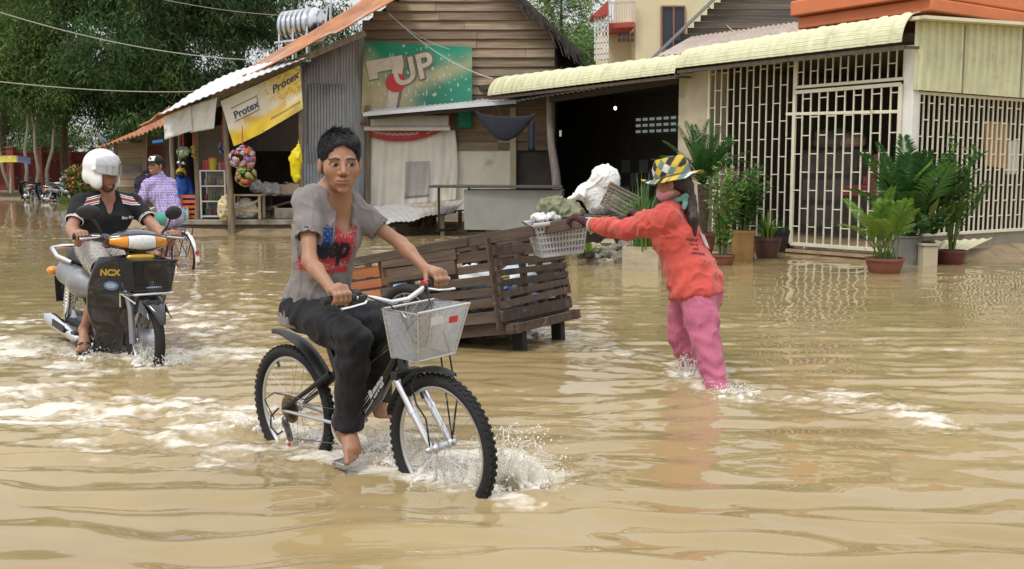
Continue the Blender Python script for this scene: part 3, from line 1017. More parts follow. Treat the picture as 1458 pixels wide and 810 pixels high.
# corner post, right-hand grille
o = thing('corner_post', 'thick white corner post between the gate and the right grille', 'post', FC)
g = G(); g.poly3([F3(-.08, .1, .06), F3(.1, .1, .06), F3(.1, 3.35, .06), F3(-.08, 3.35, .06)], -N1, .16); g.build('shaft', WHITEP, o, 30, .01, world=True)
g = G(); g.poly3([F3(-.14, .0, .12), F3(.16, .0, .12), F3(.16, .12, .12), F3(-.14, .12, .12)], -N1, .28); g.build('base_block', CONC, o, 30, .01, world=True)
rt0 = .16; rz0 = .4; zr = RW(1330, 134).z
o = thing('side_grille', 'long cream grille with narrow bars on the right-hand side wall', 'grille', R3(3, .3))
rf = lambda t, z: R3(t, z, .03)
g = G(); frame_rect(g, rf, (rt0, rz0), (8.9, zr), .05, .04); g.build('frame', BARP, o, 30, .004, world=True)
grille(rf, rt0, 8.9, rz0, zr, 62, .52, .022).build('bars', BARP, o, 0, world=True)
# ribbed tin panel over the side grille
o = thing('cladding', 'cream ribbed tin panel above the right-hand grille', 'cladding', R3(3, zr + .02))
g = G()
zq = RW(1290, 30).z
def ribs(u, v):
 t = -.12 + 9.1 * u
 s = (t / .21) % 1
 k = .04 if s < .3 else (.012 if .55 < s < .75 else 0)
 top = zq + .25 * (1 - abs(2 * u - .6)) * 0 + t * .045
 return R3(t, zr + .03 + (top - zr - .03) * v, .12 + k)
g.sheet(ribs, 364, 3, .01, -N2); g.build('sheet', AWN, o, 20, world=True)
g = G(); g.bar(R3(-.25, zq + .02, .2), R3(9, zq + .43, .2), .3, .05); g.build('edge_trim', CREAM, o, 30, world=True)
g = G()
for t in (1.18, 2.92, 5.4, 7.6):
 g.bar(R3(t, zr + .03, .135), R3(t, zq + t * .045 - .02, .135), .02, .03, up=E2)
g.build('seam', mat('seam_grey', (.32, .3, .2), .7), o, 30, world=True)
def awning(t0, t1, zt0, zt1, zb0, zb1, out, label, base):
 o = thing('awning', label, 'awning', F3((t0 + t1) / 2, zb0))
 g = G()
 n = int(abs(t1 - t0) / .045)
 def fn(u, v):
  t = t0 + (t1 - t0) * u
  a = v * PI / 2 * .96
  zt = zt0 + (zt1 - zt0) * u; zb = zb0 + (zb1 - zb0) * u
  rib = .018 * (1 if (t / .40) % 1 < .1 else 0) + .007 * math.sin(t * 2 * PI / .2) + .004 * math.sin(v * 110)
  return F3(t, zb + (zt - zb) * math.cos(a) + rib * math.cos(a), .06 + out * math.sin(a) + rib * math.sin(a))
 g.sheet(fn, n, 44, .012, -N1)
 g.build('curved_sheet', AWN, o, 40, world=True)
 g = G()
 g.bar(F3(t0, zb0 - .04, out), F3(t1, zb1 - .04, out), .05, .06)
 k = max(3, int(abs(t1 - t0) / 1.1))
 for i in range(k + 1):
  u = i / k; t = t0 + (t1 - t0) * u; zb = zb0 + (zb1 - zb0) * u
  g.bar(F3(t, zb - .045, out - .03), F3(t, zb - .045 + .02, .08), .04, .04)
 g.build('frame', mat('awning_frame', (.10, .075, .06), .8), o, 30, world=True)
 return o
OUT = .45
tA0 = tz(FW(1287, 62, OUT))[0]; tA1 = tz(FW(965, 98, OUT))[0]; tA2 = tz(FW(697, 137, OUT))[0]
awning(tA0, tA1, FW(1291, 21).z, FW(965, 73).z, FW(1287, 63, OUT).z, FW(966, 99, OUT).z, OUT,
       'long pale yellow curved tin awning over the iron gate', 0)
awning(tA1 + .03, tA2, FW(965, 80).z, FW(705, 112).z, FW(966, 106, OUT).z, FW(697, 138, OUT).z, OUT,
       'pale yellow curved tin awning over the dark open room', 0)
# orange parapet of the storey above
o = thing('orange_parapet', 'bright orange moulded balcony parapet above the awning at the right', 'balcony', F3(0, 3.6))
OF = -.75
zo = FW(1136, 42, OF).z; to1 = tz(FW(1134, 30, OF))[0]
for nm, z0, z1, off, dt in (('lower_moulding', zo, zo + .22, OF, -.02), ('upper_moulding', zo + .225, zo + .5, OF + .12, .06)):
 g = G(); g.poly3([F3(.2, z0, off), F3(to1 + dt, z0, off), F3(to1 + dt, z1, off), F3(.2, z1, off)], -N1, 9); g.build(nm, ORANGE, o, 30, .03, world=True)
g = G(); g.poly3([F3(.3, zo + .51, OF - .1), F3(to1 - .6, zo + .51, OF - .1), F3(to1 - .6, zo + .66, OF - .1), F3(.3, zo + .66, OF - .1)], -N1, 8)
g.poly3([F3(to1 - .55, zo + .505, OF + .02), F3(to1 - .08, zo + .505, OF + .02), F3(to1 - .08, zo + 2.2, OF + .02), F3(to1 - .55, zo + 2.2, OF + .02)], -N1, .5)
g.build('pillar', ORANGE, o, 30, .02, world=True)
g = G()
for i in range(14):
 g.lathe([(.03, 0), (.055, .1), (.03, .25), (.055, .42), (.03, .55)], 10, Matrix.Translation(F3(to1 - .85 - i * .26, zo + .665, OF - .25)))
g.build('baluster', WHITEP, o, 60, world=True)
g = G(); g.poly3([F3(.3, zo + 1.22, OF - .1), F3(to1 - .6, zo + 1.22, OF - .1), F3(to1 - .6, zo + 1.4, OF - .1), F3(.3, zo + 1.4, OF - .1)], -N1, .35); g.build('handrail', ORANGE, o, 30, .02, world=True)
# fallen tin sheet against the plinth
o = thing('tin_sheet', 'pale yellow flat tin sheet leaning on the plinth behind the right pots', 'tin sheet', RW(1340, 350))
p = [RW(1325, 360, .5), RW(1376, 357, .45), RW(1413, 339, .1), RW(1330, 343, .06)]
G().sheet(lambda u, v: bl(p, u, v) + UPZ * .012 * math.sin(u * 40), 40, 4, .008, -UPZ).build('sheet', mat('pale_sheet', (.62, .60, .38), .5, var=.1), o, 30, world=True)
# ------------------------------------------------------------------ wooden house and tin roof behind the awnings
o = thing('board_house', 'dark grey board house with a tin roof behind the long awning', 'house', P(1050, 245, 26))
Yb = 27.0
g = G()
for i in range(18):
 y1 = 66 - i * 9.0; y0 = y1 - 8.6
 xl = 960 + (66 - y1) * 1.05
 g.rt(.7, 1.25)
 g.sheet(lambda u, v: P(xl + (1180 - xl) * u, y0 + (y1 - y0) * v, Yb - .02 * v), 4, 1, .03)
g.build('board_wall', BOARDG, o, 30, world=True)
g = G()
p0, p1 = P(942, 74, Yb - .35), P(1120, -98, Yb - .35)
g.sheet(lambda u, v: p0.lerp(p1, u) + V((0, 4.5 * v, .0)), 6, 4, .10, (.3, 0, .6))
g.build('roof', mat('dark_roof', (.12, .11, .105), .8, var=.2), o, 30, world=True)
g = G()
q = [P(985, 52, 26.7), P(1150, 29, 24.5), P(1150, 58, 20.8), P(935, 80, 23.4)]
g.sheet(lambda u, v: bl(q, u, v) + UPZ * .02 * math.sin(u * 150), 120, 4, .01, -UPZ)
g.build('lean_to_roof', mat('tin_rustlight', (.44, .36, .30), .6, metal=.2, var=.25, vs=1.5, dirt=((.34, .18, .10), .55, 1.5)), o, 30, world=True)
# yellow concrete building
o = thing('yellow_building', 'pale yellow concrete building with red balcony rails far behind the awning', 'building', P(940, 245, 40))
Yy = 40.0
def yp(px, py, d=0.0):
 return P(px, py, Yy + .22 * (px - 905) * 0 - d)
g = G(); g.poly3([yp(905, 150), yp(1085, 150), yp(1085, -120), yp(905, -120)], (0, 1, 0), 8); g.build('wall', YELLOW, o, 30, world=True)
g = G(); g.poly3([yp(866, 150, -1.5), yp(904.6, 150, -1.5), yp(904.6, 30, -1.5), yp(866, 30, -1.5)], (0, 1, 0), 6)
g.build('stair_wall', YELLOW, o, 30, world=True)
g = G(); g.poly3([yp(943, 70, .03), yp(974, 70, .03), yp(974, 10, .03), yp(943, 10, .03)], (0, 1, 0), .02); wn = g.build('window', GLASS, o, 30, world=True)
g = G()
for a, b in (((942, 71), (942, 9)), ((975, 71), (975, 9)), ((942, 9), (975, 9)), ((959, 71), (959, 9)), ((942, 71), (975, 71))):
 g.bar(yp(*a, .06), yp(*b, .06), .06, .08, up=(0, 1, 0))
g.build('frame', mat('window_red', (.28, .12, .08), .6), wn, 30, world=True)
g = G(); g.poly3([yp(866, 40, .4), yp(904, 38, .4), yp(904, 31, .4), yp(866, 33, .4)], (0, 1, 0), 2.5); g.build('balcony_slab', REDP, o, 30, world=True)
g = G()
for i in range(11):
 x = 867 + i * 3.7
 g.bar(yp(x, 34, .35), yp(x, 4, .35), .035, .035, up=(0, 1, 0))
g.bar(yp(866, 4, .35), yp(905, 2, .35), .06, .06); g.bar(yp(866, -8, .35), yp(905, -10, .35), .06, .06)
g.build('balcony_rail', mat('pale_rail', (.6, .5, .5), .5), o, 30, world=True)
g = G(); g.poly3([yp(850, 24, 1.0), yp(866, 20, 1.0), yp(866, 0, 1.0), yp(843, 22, 1.0)], (0, 1, 0), 1.5); g.build('red_canopy', REDP, o, 30, world=True)
g = G()
for i in range(5):
 g.bar(yp(847 + i * 4.6, 86, .8), yp(847 + i * 4.6, 22, .8), .05, .05, up=(0, 1, 0))
for i in range(9):
 g.bar(yp(846, 86 - i * 8, .8), yp(867, 84 - i * 8, .8), .05, .05)
g.build('window_cage', WHITEP, o, 30, world=True)
g = G()
for i in range(4):
 for j in range(2):
  g.poly3([yp(880 + i * 6, 52 + j * 8, .02), yp(884.5 + i * 6, 51.5 + j * 8, .02), yp(884.5 + i * 6, 46 + j * 8, .02), yp(880 + i * 6, 46.5 + j * 8, .02)], (0, -1, 0), .02)
g.build('vent_block', mat('vent_dark', (.1, .08, .08), .8), o, 30, world=True)
# ------------------------------------------------------------------ wooden gable house and shop
YW = 26.5
gh = thing('gable_house', 'weathered timber gable house with rusty tin roof and a grey corrugated panel', 'house', P(620, 245, YW))
def wp(px, py, d=0.0):
 """on the front wall of the timber house (it recedes a little to the right)"""
 n = V((-.06, -1, 0)).normalized()
 return PP(px, py, V((0, YW, 0)) + n * d, n)
WN = V((-.06, -1, 0)).normalized()
rnd = random.Random(3)
g = G()
nb = 21
for i in range(nb):
 y1 = 214 - i * 13.2; y0 = y1 - 13.6
 xl = 516 if y1 > 40 else 516 + (40 - y1) * 1.42
 xr = 790 if y1 > 55 else 790 - (55 - y1) * 1.02
 xr = min(xr, 790)
 x = xl
 while x < xr - 2:
  x2 = min(xr, x + rnd.uniform(60, 180))
  if xr - x2 < 25:
   x2 = xr
  g.rt(.72, 1.28)
  a = (wp(x + .25, y0), wp(x2 - .25, y0 + .06 * 0), wp(x2 - .25, y1), wp(x + .25, y1))
  tl = rnd.uniform(0, .02)
  g.sheet(lambda u, v: bl(a, u, v) + WN * (.01 + .06 * v + tl), 3, 1, .02, -WN)
  x = x2
g.build('board_wall', BOARD, gh, 30, world=True)
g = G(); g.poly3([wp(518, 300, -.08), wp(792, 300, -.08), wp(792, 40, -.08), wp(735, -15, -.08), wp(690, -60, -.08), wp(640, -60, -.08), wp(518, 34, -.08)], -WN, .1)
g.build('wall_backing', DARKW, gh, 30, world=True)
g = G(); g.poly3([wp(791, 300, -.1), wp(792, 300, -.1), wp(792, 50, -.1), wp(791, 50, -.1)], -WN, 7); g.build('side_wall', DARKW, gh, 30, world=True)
# right slope of the roof, ragged dark edge
g = G()
a0, a1 = wp(652, -78, .45), wp(826, 80, .45)
sd_ = (a1 - a0).normalized()
pr = WN.cross(sd_).normalized()
if pr.z < 0:
 pr = -pr
g.sheet(lambda u, v: a0.lerp(a1, u) - WN * (8 * v) + pr * (.12 + .03 * noise.noise(V((u * 25, v * 9, 0)))), 60, 6, .14, -pr)
for i in range(110):
 u = rnd.uniform(0, 1)
 c = a0.lerp(a1, u) + WN * .02 + pr * rnd.uniform(-.06, .1)
 g.bar(c, c + sd_ * rnd.uniform(.05, .3) - UPZ * rnd.uniform(.05, .32), .03, .02)
g.build('roof_edge', mat('dark_thatch', (.055, .048, .042), .9, var=.4, vs=6), gh, 0, world=True)
# rusty left slope
A, B = P(226, 164, 23.6), P(590, -14, 24.6)
A2, B2 = P(198, 181, 29.5), P(545, -16, 30)
def roofp(u, v, k=0.0):
 p = bl((A, B, B2, A2), u, v)
 sag = -.10 * math.sin(PI * u) - .05 * math.sin(PI * v)
 # overlapping sheets in courses down the slope
 c = (1 - u) * 3.0
 return p + UPZ * (sag + .022 * math.sin(v * 2 * PI * 30) + .05 * (1 - (c % 1)) + .02 * noise.noise(V((u * 9, v * 4, 1))) + k)
g = G(); g.sheet(roofp, 60, 160, .015, -UPZ); g.build('rusty_roof', RUST, gh, 40, world=True)
g = G()
fl, fr = P(226, 163, 23.3), P(432, 83, 24.0)
g.sheet(lambda u, v: fl.lerp(fr, u) + V((.0, .55, 0)) * v + UPZ * (v * (.10 + .30 * math.sin(PI * min(1, u * 1.1)) ** .8) + .012 * math.sin(u * 130)), 160, 5, .012, -UPZ)
g.build('pale_roof_sheet', TINW, gh, 30, world=True)
g = G(); g.bar(P(300, 137, 24.0), P(520, 47, 24.9), .09, .14); g.bar(P(240, 168, 23.9), P(425, 90, 24.5), .07, .12); g.build('rafter', POSTW, gh, 30, world=True)
# corrugated panel
g = G()
def corr(u, v):
 x = 424 + 95 * u
 yt = 98 - 56 * u
 yb = 296
 return wp(x, yt + (yb - yt) * v, .12 + .004 * math.sin(u * 2 * PI * 22))
g.sheet(corr, 176, 8, .006, -WN)
g.build('corrugated_panel', GALV, gh, 180, world=True)
g = G(); g.sheet(lambda u, v: wp(432 + 40 * u, 205 + 92 * v, .16 + .014 * math.sin(u * 2 * PI * 9)), 72, 4, .006, -WN)
g.sheet(lambda u, v: wp(439 + 52 * u, 120 + 112 * v, .165 + .016 * math.sin(u * 2 * PI * 12)), 96, 4, .006, -WN)
g.build('patch_panel', mat('galvanised_light', (.45, .48, .52), .5, metal=0, var=.15, vs=2), gh, 180, world=True)
g = G(); g.bar(wp(523.5, 335, .3), wp(523.5, 150, .3), .12, .12); g.bar(wp(427, 320, .2), wp(427, 95, .2), .1, .1); g.build('wall_post', POSTW, gh, 30, .01, world=True)
# plastered / plastic lower wall
PLASTIC = mat('dirty_plastic', (.86, .82, .73), .5, var=.05, vs=2, dirt=((.60, .50, .36), .60, 1.0), dstretch=(1.6, 1, .45))
g = G(); g.poly3([wp(612, 305, .02), wp(731, 305, .02), wp(731, 193, .02), wp(612, 193, .02)], -WN, .06); g.build('plaster_panel', mat('cream_panel', (.84, .79, .66), .7, var=.08, vs=1.5, dirt=((.52, .44, .3), .6, 1.2)), gh, 30, world=True)
g = G(); g.poly3([wp(726, 312, .12), wp(735, 312, .12), wp(735, 140, .12), wp(726, 140, .12)], -WN, .14); g.build('corner_post', mat('cream_post', (.55, .48, .33), .8, var=.1), gh, 30, .01, world=True)
g = G(); g.poly3([wp(520, 330, .2), wp(800, 330, .2), wp(800, 303, .2), wp(520, 303, .2)], -WN, .5); g.build('footing', CONC, gh, 30, world=True)
o = thing('plastic_sheet', 'dirty translucent plastic sheet draped over the lower wall below the red banner', 'tarp', wp(580, 300, .2))
def plas(u, v):
 x = 527 + 121 * u + 4 * math.sin(v * 3) * u
 y = 185 + 113 * v - 12 * u * v
 f = .05 * math.sin(u * 19 + 2.2 * v * u) + .03 * math.sin(u * 47 + 3 * v) + .05 * noise.noise(V((u * 5, v * 4, 0)))
 return wp(x, y, .16 + f * (.5 + .7 * v))
g = G(); g.sheet(plas, 60, 30, .006, -WN); g.build('sheet', PLASTIC, o, 180, world=True)
g = G(); g.sheet(lambda u, v: plas(.40 + .28 * u, .42 + .48 * v) + WN * .02, 16, 12, .005, -WN); g.build('grey_patch', mat('grey_plastic', (.50, .49, .46), .5, var=.1, vs=4), o, 180, world=True)
o = thing('red_banner', 'faded red cloth banner with pale lettering below the rolled white tarp', 'banner', wp(580, 195, .3))
def redb(u, v):
 x = 524 + 118 * u
 return wp(x, 172 + (27 * (1 - (2 * u - .75) ** 2 * .5) + 2) * v, .3 + .03 * math.sin(u * 17))
g = G(); g.sheet(redb, 40, 8, .006, -WN)
g.poly3([wp(624, 176, .36), wp(648, 158, .36), wp(634, 158, .36)], -WN, .01)
g.poly3([wp(512, 178, .36), wp(519, 178, .36), wp(516, 168, .36)], -WN, .01)
g.build('cloth', mat('faded_red', (.48, .06, .07), .7, var=.18, vs=6), o, 180, world=True)
def put_text(g, fn, txt, u0, v0, h, asp, ang=0, shear=0, offset=0, lift=.012, n=-V((0, 1, 0)), sub=.12):
 """letters on a cloth fn(u, v); h = letter height in v, asp = cloth width / height"""
 vs, fs = text_mesh(txt, 1.0, shear, offset)
 vs, fs = subdiv(vs, fs, sub)
 ca, sa = math.cos(ang), math.sin(ang)
 out = []
 for x, y in vs:
  X, Y = x * ca - y * sa, x * sa + y * ca
  out.append(V(fn(u0 + X * h / asp, v0 - Y * h)) + n * lift)
 g.add(out, fs)
g = G()
for i in range(26):     # worn, unreadable pale lettering
 u = .05 + i * .022
 g.sheet(lambda a, b: redb(u + .014 * a, .58 + .13 * b + .02 * (i % 3)) + WN * .012, 1, 1, .002, -WN)
for k in range(3):
 g.tube([V(redb(.70 + .02 * k + .2 * s, .75 - .18 * s + .05 * math.sin(s * 9 + k * 2))) + WN * .015 for s in np.linspace(0, 1, 12)], .012, 4)
g.build('lettering', CREAMINK, o, 0, world=True)
o = thing('rolled_tarp', 'rolled white tarp on a white pipe under the porch roof', 'tarp', wp(582, 183, .5))
g = G(); g.sheet(lambda u, v: wp(527 + 112 * u, 164 + 19 * v, .45 + .05 * math.sin(v * 3) + .015 * math.sin(u * 33)), 40, 6, .02, -WN); g.build('tarp', mat('tarp_white', (.58, .56, .54), .6, var=.08, vs=3), o, 180, world=True)
g = G(); g.tube([wp(519, 183, .5), wp(641, 183, .5)], .055, 12); g.build('pipe', WHITEP, o, 60, world=True)
# soft drink banner
SB = [wp(519, 59, .3), wp(672, 67, .3), wp(672, 160, .3), wp(514, 162, .3)]
def sodab(u, v):
 return bl(SB, u, v) + WN * (.02 * math.sin(u * 9 + v * 4) + .05 * math.exp(-((u - .03) / .06) ** 2) * math.sin(v * 6) + .015 * noise.noise(V((u * 8, v * 6, 4))))
o = thing('drink_banner', 'green and cream 7UP banner nailed to the gable boards', 'banner', SB[3])
GREENB = mat('banner_print', (1, 1, 1), .55, var=.06, vs=5, tint=True)
g = G()
nu, nv = 110, 64
for i in range(nu + 1):
 for j in range(nv + 1):
  u, v = i / nu, j / nv
  d = (u - .36) * .8 + (v - .52) * 1.0         # cream sweep from lower left to upper right
  n1 = noise.noise(V((u * 6, v * 6, 2))); n2 = noise.noise(V((u * 60, v * 13 + 3, 7)))
  band = math.exp(-((u * .62 + v * .9 - .82 + .05 * n1) / .12) ** 2) * (1 if u > .42 else .75)
  low = max(0, min(1, (v - .45 - u * 1.5 + .55) * 2.2)) * (1 if u < .45 else max(0, 1 - (u - .45) * 6))
  k = max(0, min(1, band * (.55 + .6 * u * (1 - u) * 2) + low * .85))
  gr = (.012 + .03 * v, .27 - .05 * v + .03 * n1, .17 - .03 * v)
  tn = (.52, .45, .27)
  c = [a * (1 - k) + b * k for a, b in zip(gr, tn)]
  halo = math.exp(-(((u - .42) / .34) ** 2 + ((v - .48) / .42) ** 2))
  if n2 > .62 - .35 * halo:
   c = [.62, .6, .48]
  g.v.append(tuple(sodab(u, v))); g.c.append(tuple(c))
w_ = nv + 1
for i in range(nu):
 for j in range(nv):
  g.f.append((i * w_ + j, (i + 1) * w_ + j, (i + 1) * w_ + j + 1, i * w_ + j + 1)); g.m.append(0)
g.build('cloth', GREENB, o, 180, world=True)
G().sheet(lambda u, v: sodab(u, v) - WN * .004, 30, 20, .008, -WN).build('backing', mat('banner_back', (.3, .42, .3), .7), o, 180, world=True)
asp = 1.55
GREY = mat('logo_outline', (.22, .17, .13), .7, var=.1)
dg = G(); lg = G(); rg = G()
seven = [(-.36, .44), (.36, .44), (.36, .26), (.06, -.56), (-.16, -.56), (.12, .2), (-.18, .2), (-.18, .08), (-.36, .08)]
def put_poly(g, fn, poly, u0, v0, h, ang, lift, grow=0, n=WN):
 vs, fs = poly, [tuple(range(len(poly)))]
 vs, fs = subdiv(vs, fs, .1)
 ca, sa = math.cos(ang), math.sin(ang)
 g.add([V(fn(u0 + (x * ca - y * sa) * h / asp, v0 - (x * sa + y * ca) * h)) + n * lift for x, y in vs], fs)
put_poly(dg, sodab, [(x * 1.1 + .03, y * 1.06 - .03) for x, y in seven], .235, .53, .72, .22, .012)
put_poly(lg, sodab, seven, .235, .53, .72, .22, .018)
put_text(dg, sodab, 'UP', .455, .385, .50, asp, .33, .1, .06, .012, WN)
put_text(lg, sodab, 'UP', .45, .385, .50, asp, .33, .1, .02, .024, WN)
circ = [(math.cos(a) * .5, math.sin(a) * .5) for a in np.linspace(0, 2 * PI, 25)[:-1]]
put_poly(rg, sodab, circ, .305, .56, .28, 0, .021)
dg.build('lettering_shadow', GREY, o, 0, world=True); lg.build('lettering', CREAMINK, o, 0, world=True); rg.build('red_dot', REDINK, o, 0, world=True)
g = G(); g.sheet(lambda u, v: wp(651 + 21 * u, 148 + 34 * v, .26 + .02 * math.sin(u * 5)), 6, 6, .006, -WN); g.build('loose_flap', mat('flap_green', (.012, .22, .13), .6, var=.15), o, 180, world=True)
# porch roof of thin tin sheets
o = thing('porch_roof', 'long thin grey tin porch roof sloping below the drink banner', 'roof', P(700, 150, 23.5))
qa, qb, qc = P(517, 161.5, 25.6), P(735, 143, 25.1), P(969, 106, 20.7)
g = G()
def porch(u, v):
 p = qa.lerp(qb, u * 2) if u < .5 else qb.lerp(qc, u * 2 - 1)
 return p + V((.3 * v, 1.5 * v, .24 * v)) + UPZ * (.018 * math.sin(u * 2 * PI * 60) + .02 * noise.noise(V((u * 9, v * 3, 0))))
g.sheet(porch, 240, 6, .015, -UPZ); g.build('sheet', TINW, o, 40, world=True)
g = G(); g.bar(qa - UPZ * .03, qb - UPZ * .03, .04, .08); g.build('front_lip', TINW, o, 30, world=True)
g = G(); g.bar(qa + V((.1, .1, -.1)), qb + V((0, .1, -.1)), .07, .09); g.bar(qb + V((0, .1, -.1)), qc + V((0, .12, -.1)), .08, .12)
for f in (.1, .4, .8):
 c = qa.lerp(qb, f); g.bar(c + V((0, .1, -.06)), c + V((.3, 1.4, .2)), .06, .08)
g.build('beam', mat('dark_wood', (.06, .05, .04), .9), o, 30, world=True)  # all porch beams in one very dark brown
# crooked wooden pole
o = thing('wooden_pole', 'crooked grey wooden pole holding up the porch roof', 'pole', P(795, 300, 21.9))
g = G(); g.tube([P(783, 137, 24.2), P(783, 170, 24.1), P(785, 205, 24), P(791, 245, 23.9), P(796, 300, 23.8), P(797, 330, 23.8)], [.08, .085, .09, .105, .115, .12], 10)
g.build('shaft', mat('grey_pole', (.20, .17, .145), .9, var=.3, vs=6, stretch=(3, 3, .4), bump=.01, bs=15), o, 60, world=True)
g = G(); g.box(P(798, 190, 23.85), (.05, .03, .14)); g.build('switch_box', WHITEP, o, 30, .005, world=True)
# hammock
o = thing('hammock', 'dark navy hammock slung between the timber house and the pole', 'hammock', P(718, 200, 23.2))
h0, h1 = P(676, 158, 24.0), P(762, 162, 22.6)
def ham(u, v):
 c = h0.lerp(h1, u)
 s = math.sin(PI * u)
 sag = .62 * s ** .9
 a = (v - .5) * 2
 return c + V((0, a * .28 * s, -sag + .30 * s * a * a + .2 * s * (a < 0) * abs(a))) + UPZ * .03 * noise.noise(V((u * 12, v * 7, 0)))
g = G(); g.sheet(ham, 40, 14, .015, UPZ); g.build('cloth', NAVY, o, 180, world=True)
g = G(); g.sheet(lambda u, v: P(752 + 10 * u, 172 + 42 * v, 22.7) + V((0, .05 * math.sin(u * 9), 0)), 8, 8, .02); g.build('loose_end', NAVY, o, 180, world=True)
g = G(); g.tube([P(707, 150, 23.6), P(712, 160, 23.6), P(709, 172, 23.5)], .015, 6); g.build('rope', BLACK, o, 60, world=True)
# grey counter and its thin leg
o = thing('counter', 'grey sheet-fronted counter with a dark top standing by the timber house', 'counter', P(700, 330, 22.4))
ct0, ct1 = P(612, 267, 23.0), P(800, 266, 22.3)
zt = ct0.z
cm = mat('counter_front', (.25, .26, .24), .5, var=.12, vs=2.5, dirt=((.15, .14, .12), .57, 1.3))
g = G(); f0, f1 = P(661, 330, 22.6), P(800, 330, 22.2)
g.poly3([V((f0.x, f0.y, .16)), V((f1.x, f1.y, .16)), V((f1.x, f1.y, zt - .04)), V((f0.x, f0.y, zt - .04))], (0.1, 1, 0), 1.0); g.build('front_panel', cm, o, 30, .01, world=True)
g = G(); g.poly3([V((ct0.x, ct0.y - .3, zt)), V((ct1.x, ct1.y - .3, zt)), V((ct1.x, ct1.y + 1.2, zt)), V((ct0.x, ct0.y + 1.2, zt))], UPZ, .05); g.build('top', mat('counter_top', (.06, .06, .06), .5), o, 30, .008, world=True)
for x, d in ((625, .0), (668, -.15)):
 g = G(); c = P(x, 300, 22.9 + d); g.bar((c.x, c.y, .1), (c.x, c.y, zt), .05, .05); g.bar((c.x - .05, c.y - .1, .14), (c.x + .35, c.y + .2, .14), .08, .06); g.build('leg', BLACK, o, 30, world=True)
# tin-topped stall lying low in front of the plastic sheet
o = thing('low_stall', 'low plank bed topped with a crumpled tin sheet in front of the plastic sheet', 'plank bed', P(600, 315, 23.8))
q = [P(500, 296, 25), P(662, 284, 25.2), P(648, 300, 23.4), P(548, 320, 22.6)]
g = G(); g.sheet(lambda u, v: bl(q, u, v) + UPZ * (.008 * math.sin(u * 90) + .05 * noise.noise(V((u * 4, v * 3, 5)))), 110, 8, .012, -UPZ)
g.build('tin_top', mat('dirty_tin', (.46, .46, .45), .5, metal=.2, var=.15, vs=2, dirt=((.33, .2, .1), .52, 1.2)), o, 40, world=True)
g = G()
for x, y, Y in ((560, 322, 22.9), (630, 305, 23.4), (655, 300, 24.6), (530, 308, 24.6)):
 c = P(x, y, Y); g.bar((c.x, c.y, -.1), (c.x, c.y, c.z - .02), .09, .09)
g.build('leg', POSTW, o, 30, world=True)
g = G()
for i in range(7):
 g.rt(.6, 1.2); a = P(540 + 14 * i, 318 - 3 * i, 23.2 + .1 * i); g.bar(a - UPZ * .05, a + V((.5, 1.4, -.04)), .12, .03)
g.build('plank', POSTW, o, 30, world=True)
for i, (x, y, r, h, l) in enumerate(((590, 318, .2, .3, 'dark clay jar under the low plank bed'), (612, 316, .16, .34, 'narrow dark jar under the right end of the plank bed'))):
 c = P(x, y, 24.2); o = thing('clay_jar', l, 'jar', (c.x, c.y, .15))
 G().lathe([(r * .6, 0), (r, h * .4), (r * .9, h * .8), (r * .6, h * .95)], 18).build('body', mat('dark_clay', (.09, .06, .05), .5, var=.2), o, 60)
 G().lathe([(r * .66, h * .94), (r * .7, h), (r * .55, h)], 18).build('rim', mat('dark_clay', (.09, .06, .05), .5, var=.2), o, 60)
# ------------------------------------------------------------------ open shop under the rusty roof
shop = thing('shop_stall', 'open wooden shop stall with a dark inside under the rusty roof', 'stall', P(345, 320, 25))
g = G()
a, b = P(246, 322, 24.4), P(436, 322, 24.3)
g.poly3([V((a.x, a.y, .3)), V((b.x + 1.5, b.y, .3)), V((b.x + 1.5, 30, .3)), V((a.x, 30, .3))], -UPZ, .12)
g.build('floor_slab', CONC, shop, 30, .02, world=True)
g = G()
g.poly3([V((a.x + .1, a.y + .12, .19)), V((b.x + 1.4, b.y + .12, .19)), V((b.x + 1.4, b.y + .12, -.2)), V((a.x + .1, a.y + .12, -.2))], (0, 1, 0), .5)
g.build('base_wall', mat('mud_base', (.17, .13, .09), .9, var=.3, vs=2, dirt=((.3, .22, .15), .55, 1.5)), shop, 30, world=True)
g = G()
wl, wr = P(236, 245, 29.6), P(545, 245, 29.6)
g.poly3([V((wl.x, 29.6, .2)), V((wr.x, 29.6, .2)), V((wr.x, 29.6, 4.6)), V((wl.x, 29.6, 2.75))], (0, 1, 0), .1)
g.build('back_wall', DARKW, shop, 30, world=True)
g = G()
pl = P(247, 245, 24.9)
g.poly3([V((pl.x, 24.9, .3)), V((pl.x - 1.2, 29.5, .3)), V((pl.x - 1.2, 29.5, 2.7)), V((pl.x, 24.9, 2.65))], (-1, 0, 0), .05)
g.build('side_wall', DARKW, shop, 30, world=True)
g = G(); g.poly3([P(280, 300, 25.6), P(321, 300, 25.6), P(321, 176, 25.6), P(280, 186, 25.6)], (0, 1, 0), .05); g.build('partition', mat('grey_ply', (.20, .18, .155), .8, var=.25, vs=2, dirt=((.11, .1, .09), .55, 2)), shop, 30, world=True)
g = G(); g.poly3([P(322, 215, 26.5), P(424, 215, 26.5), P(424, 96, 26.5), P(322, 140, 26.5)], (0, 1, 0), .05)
g.build('upper_boarding', DARKW, shop, 30, world=True)
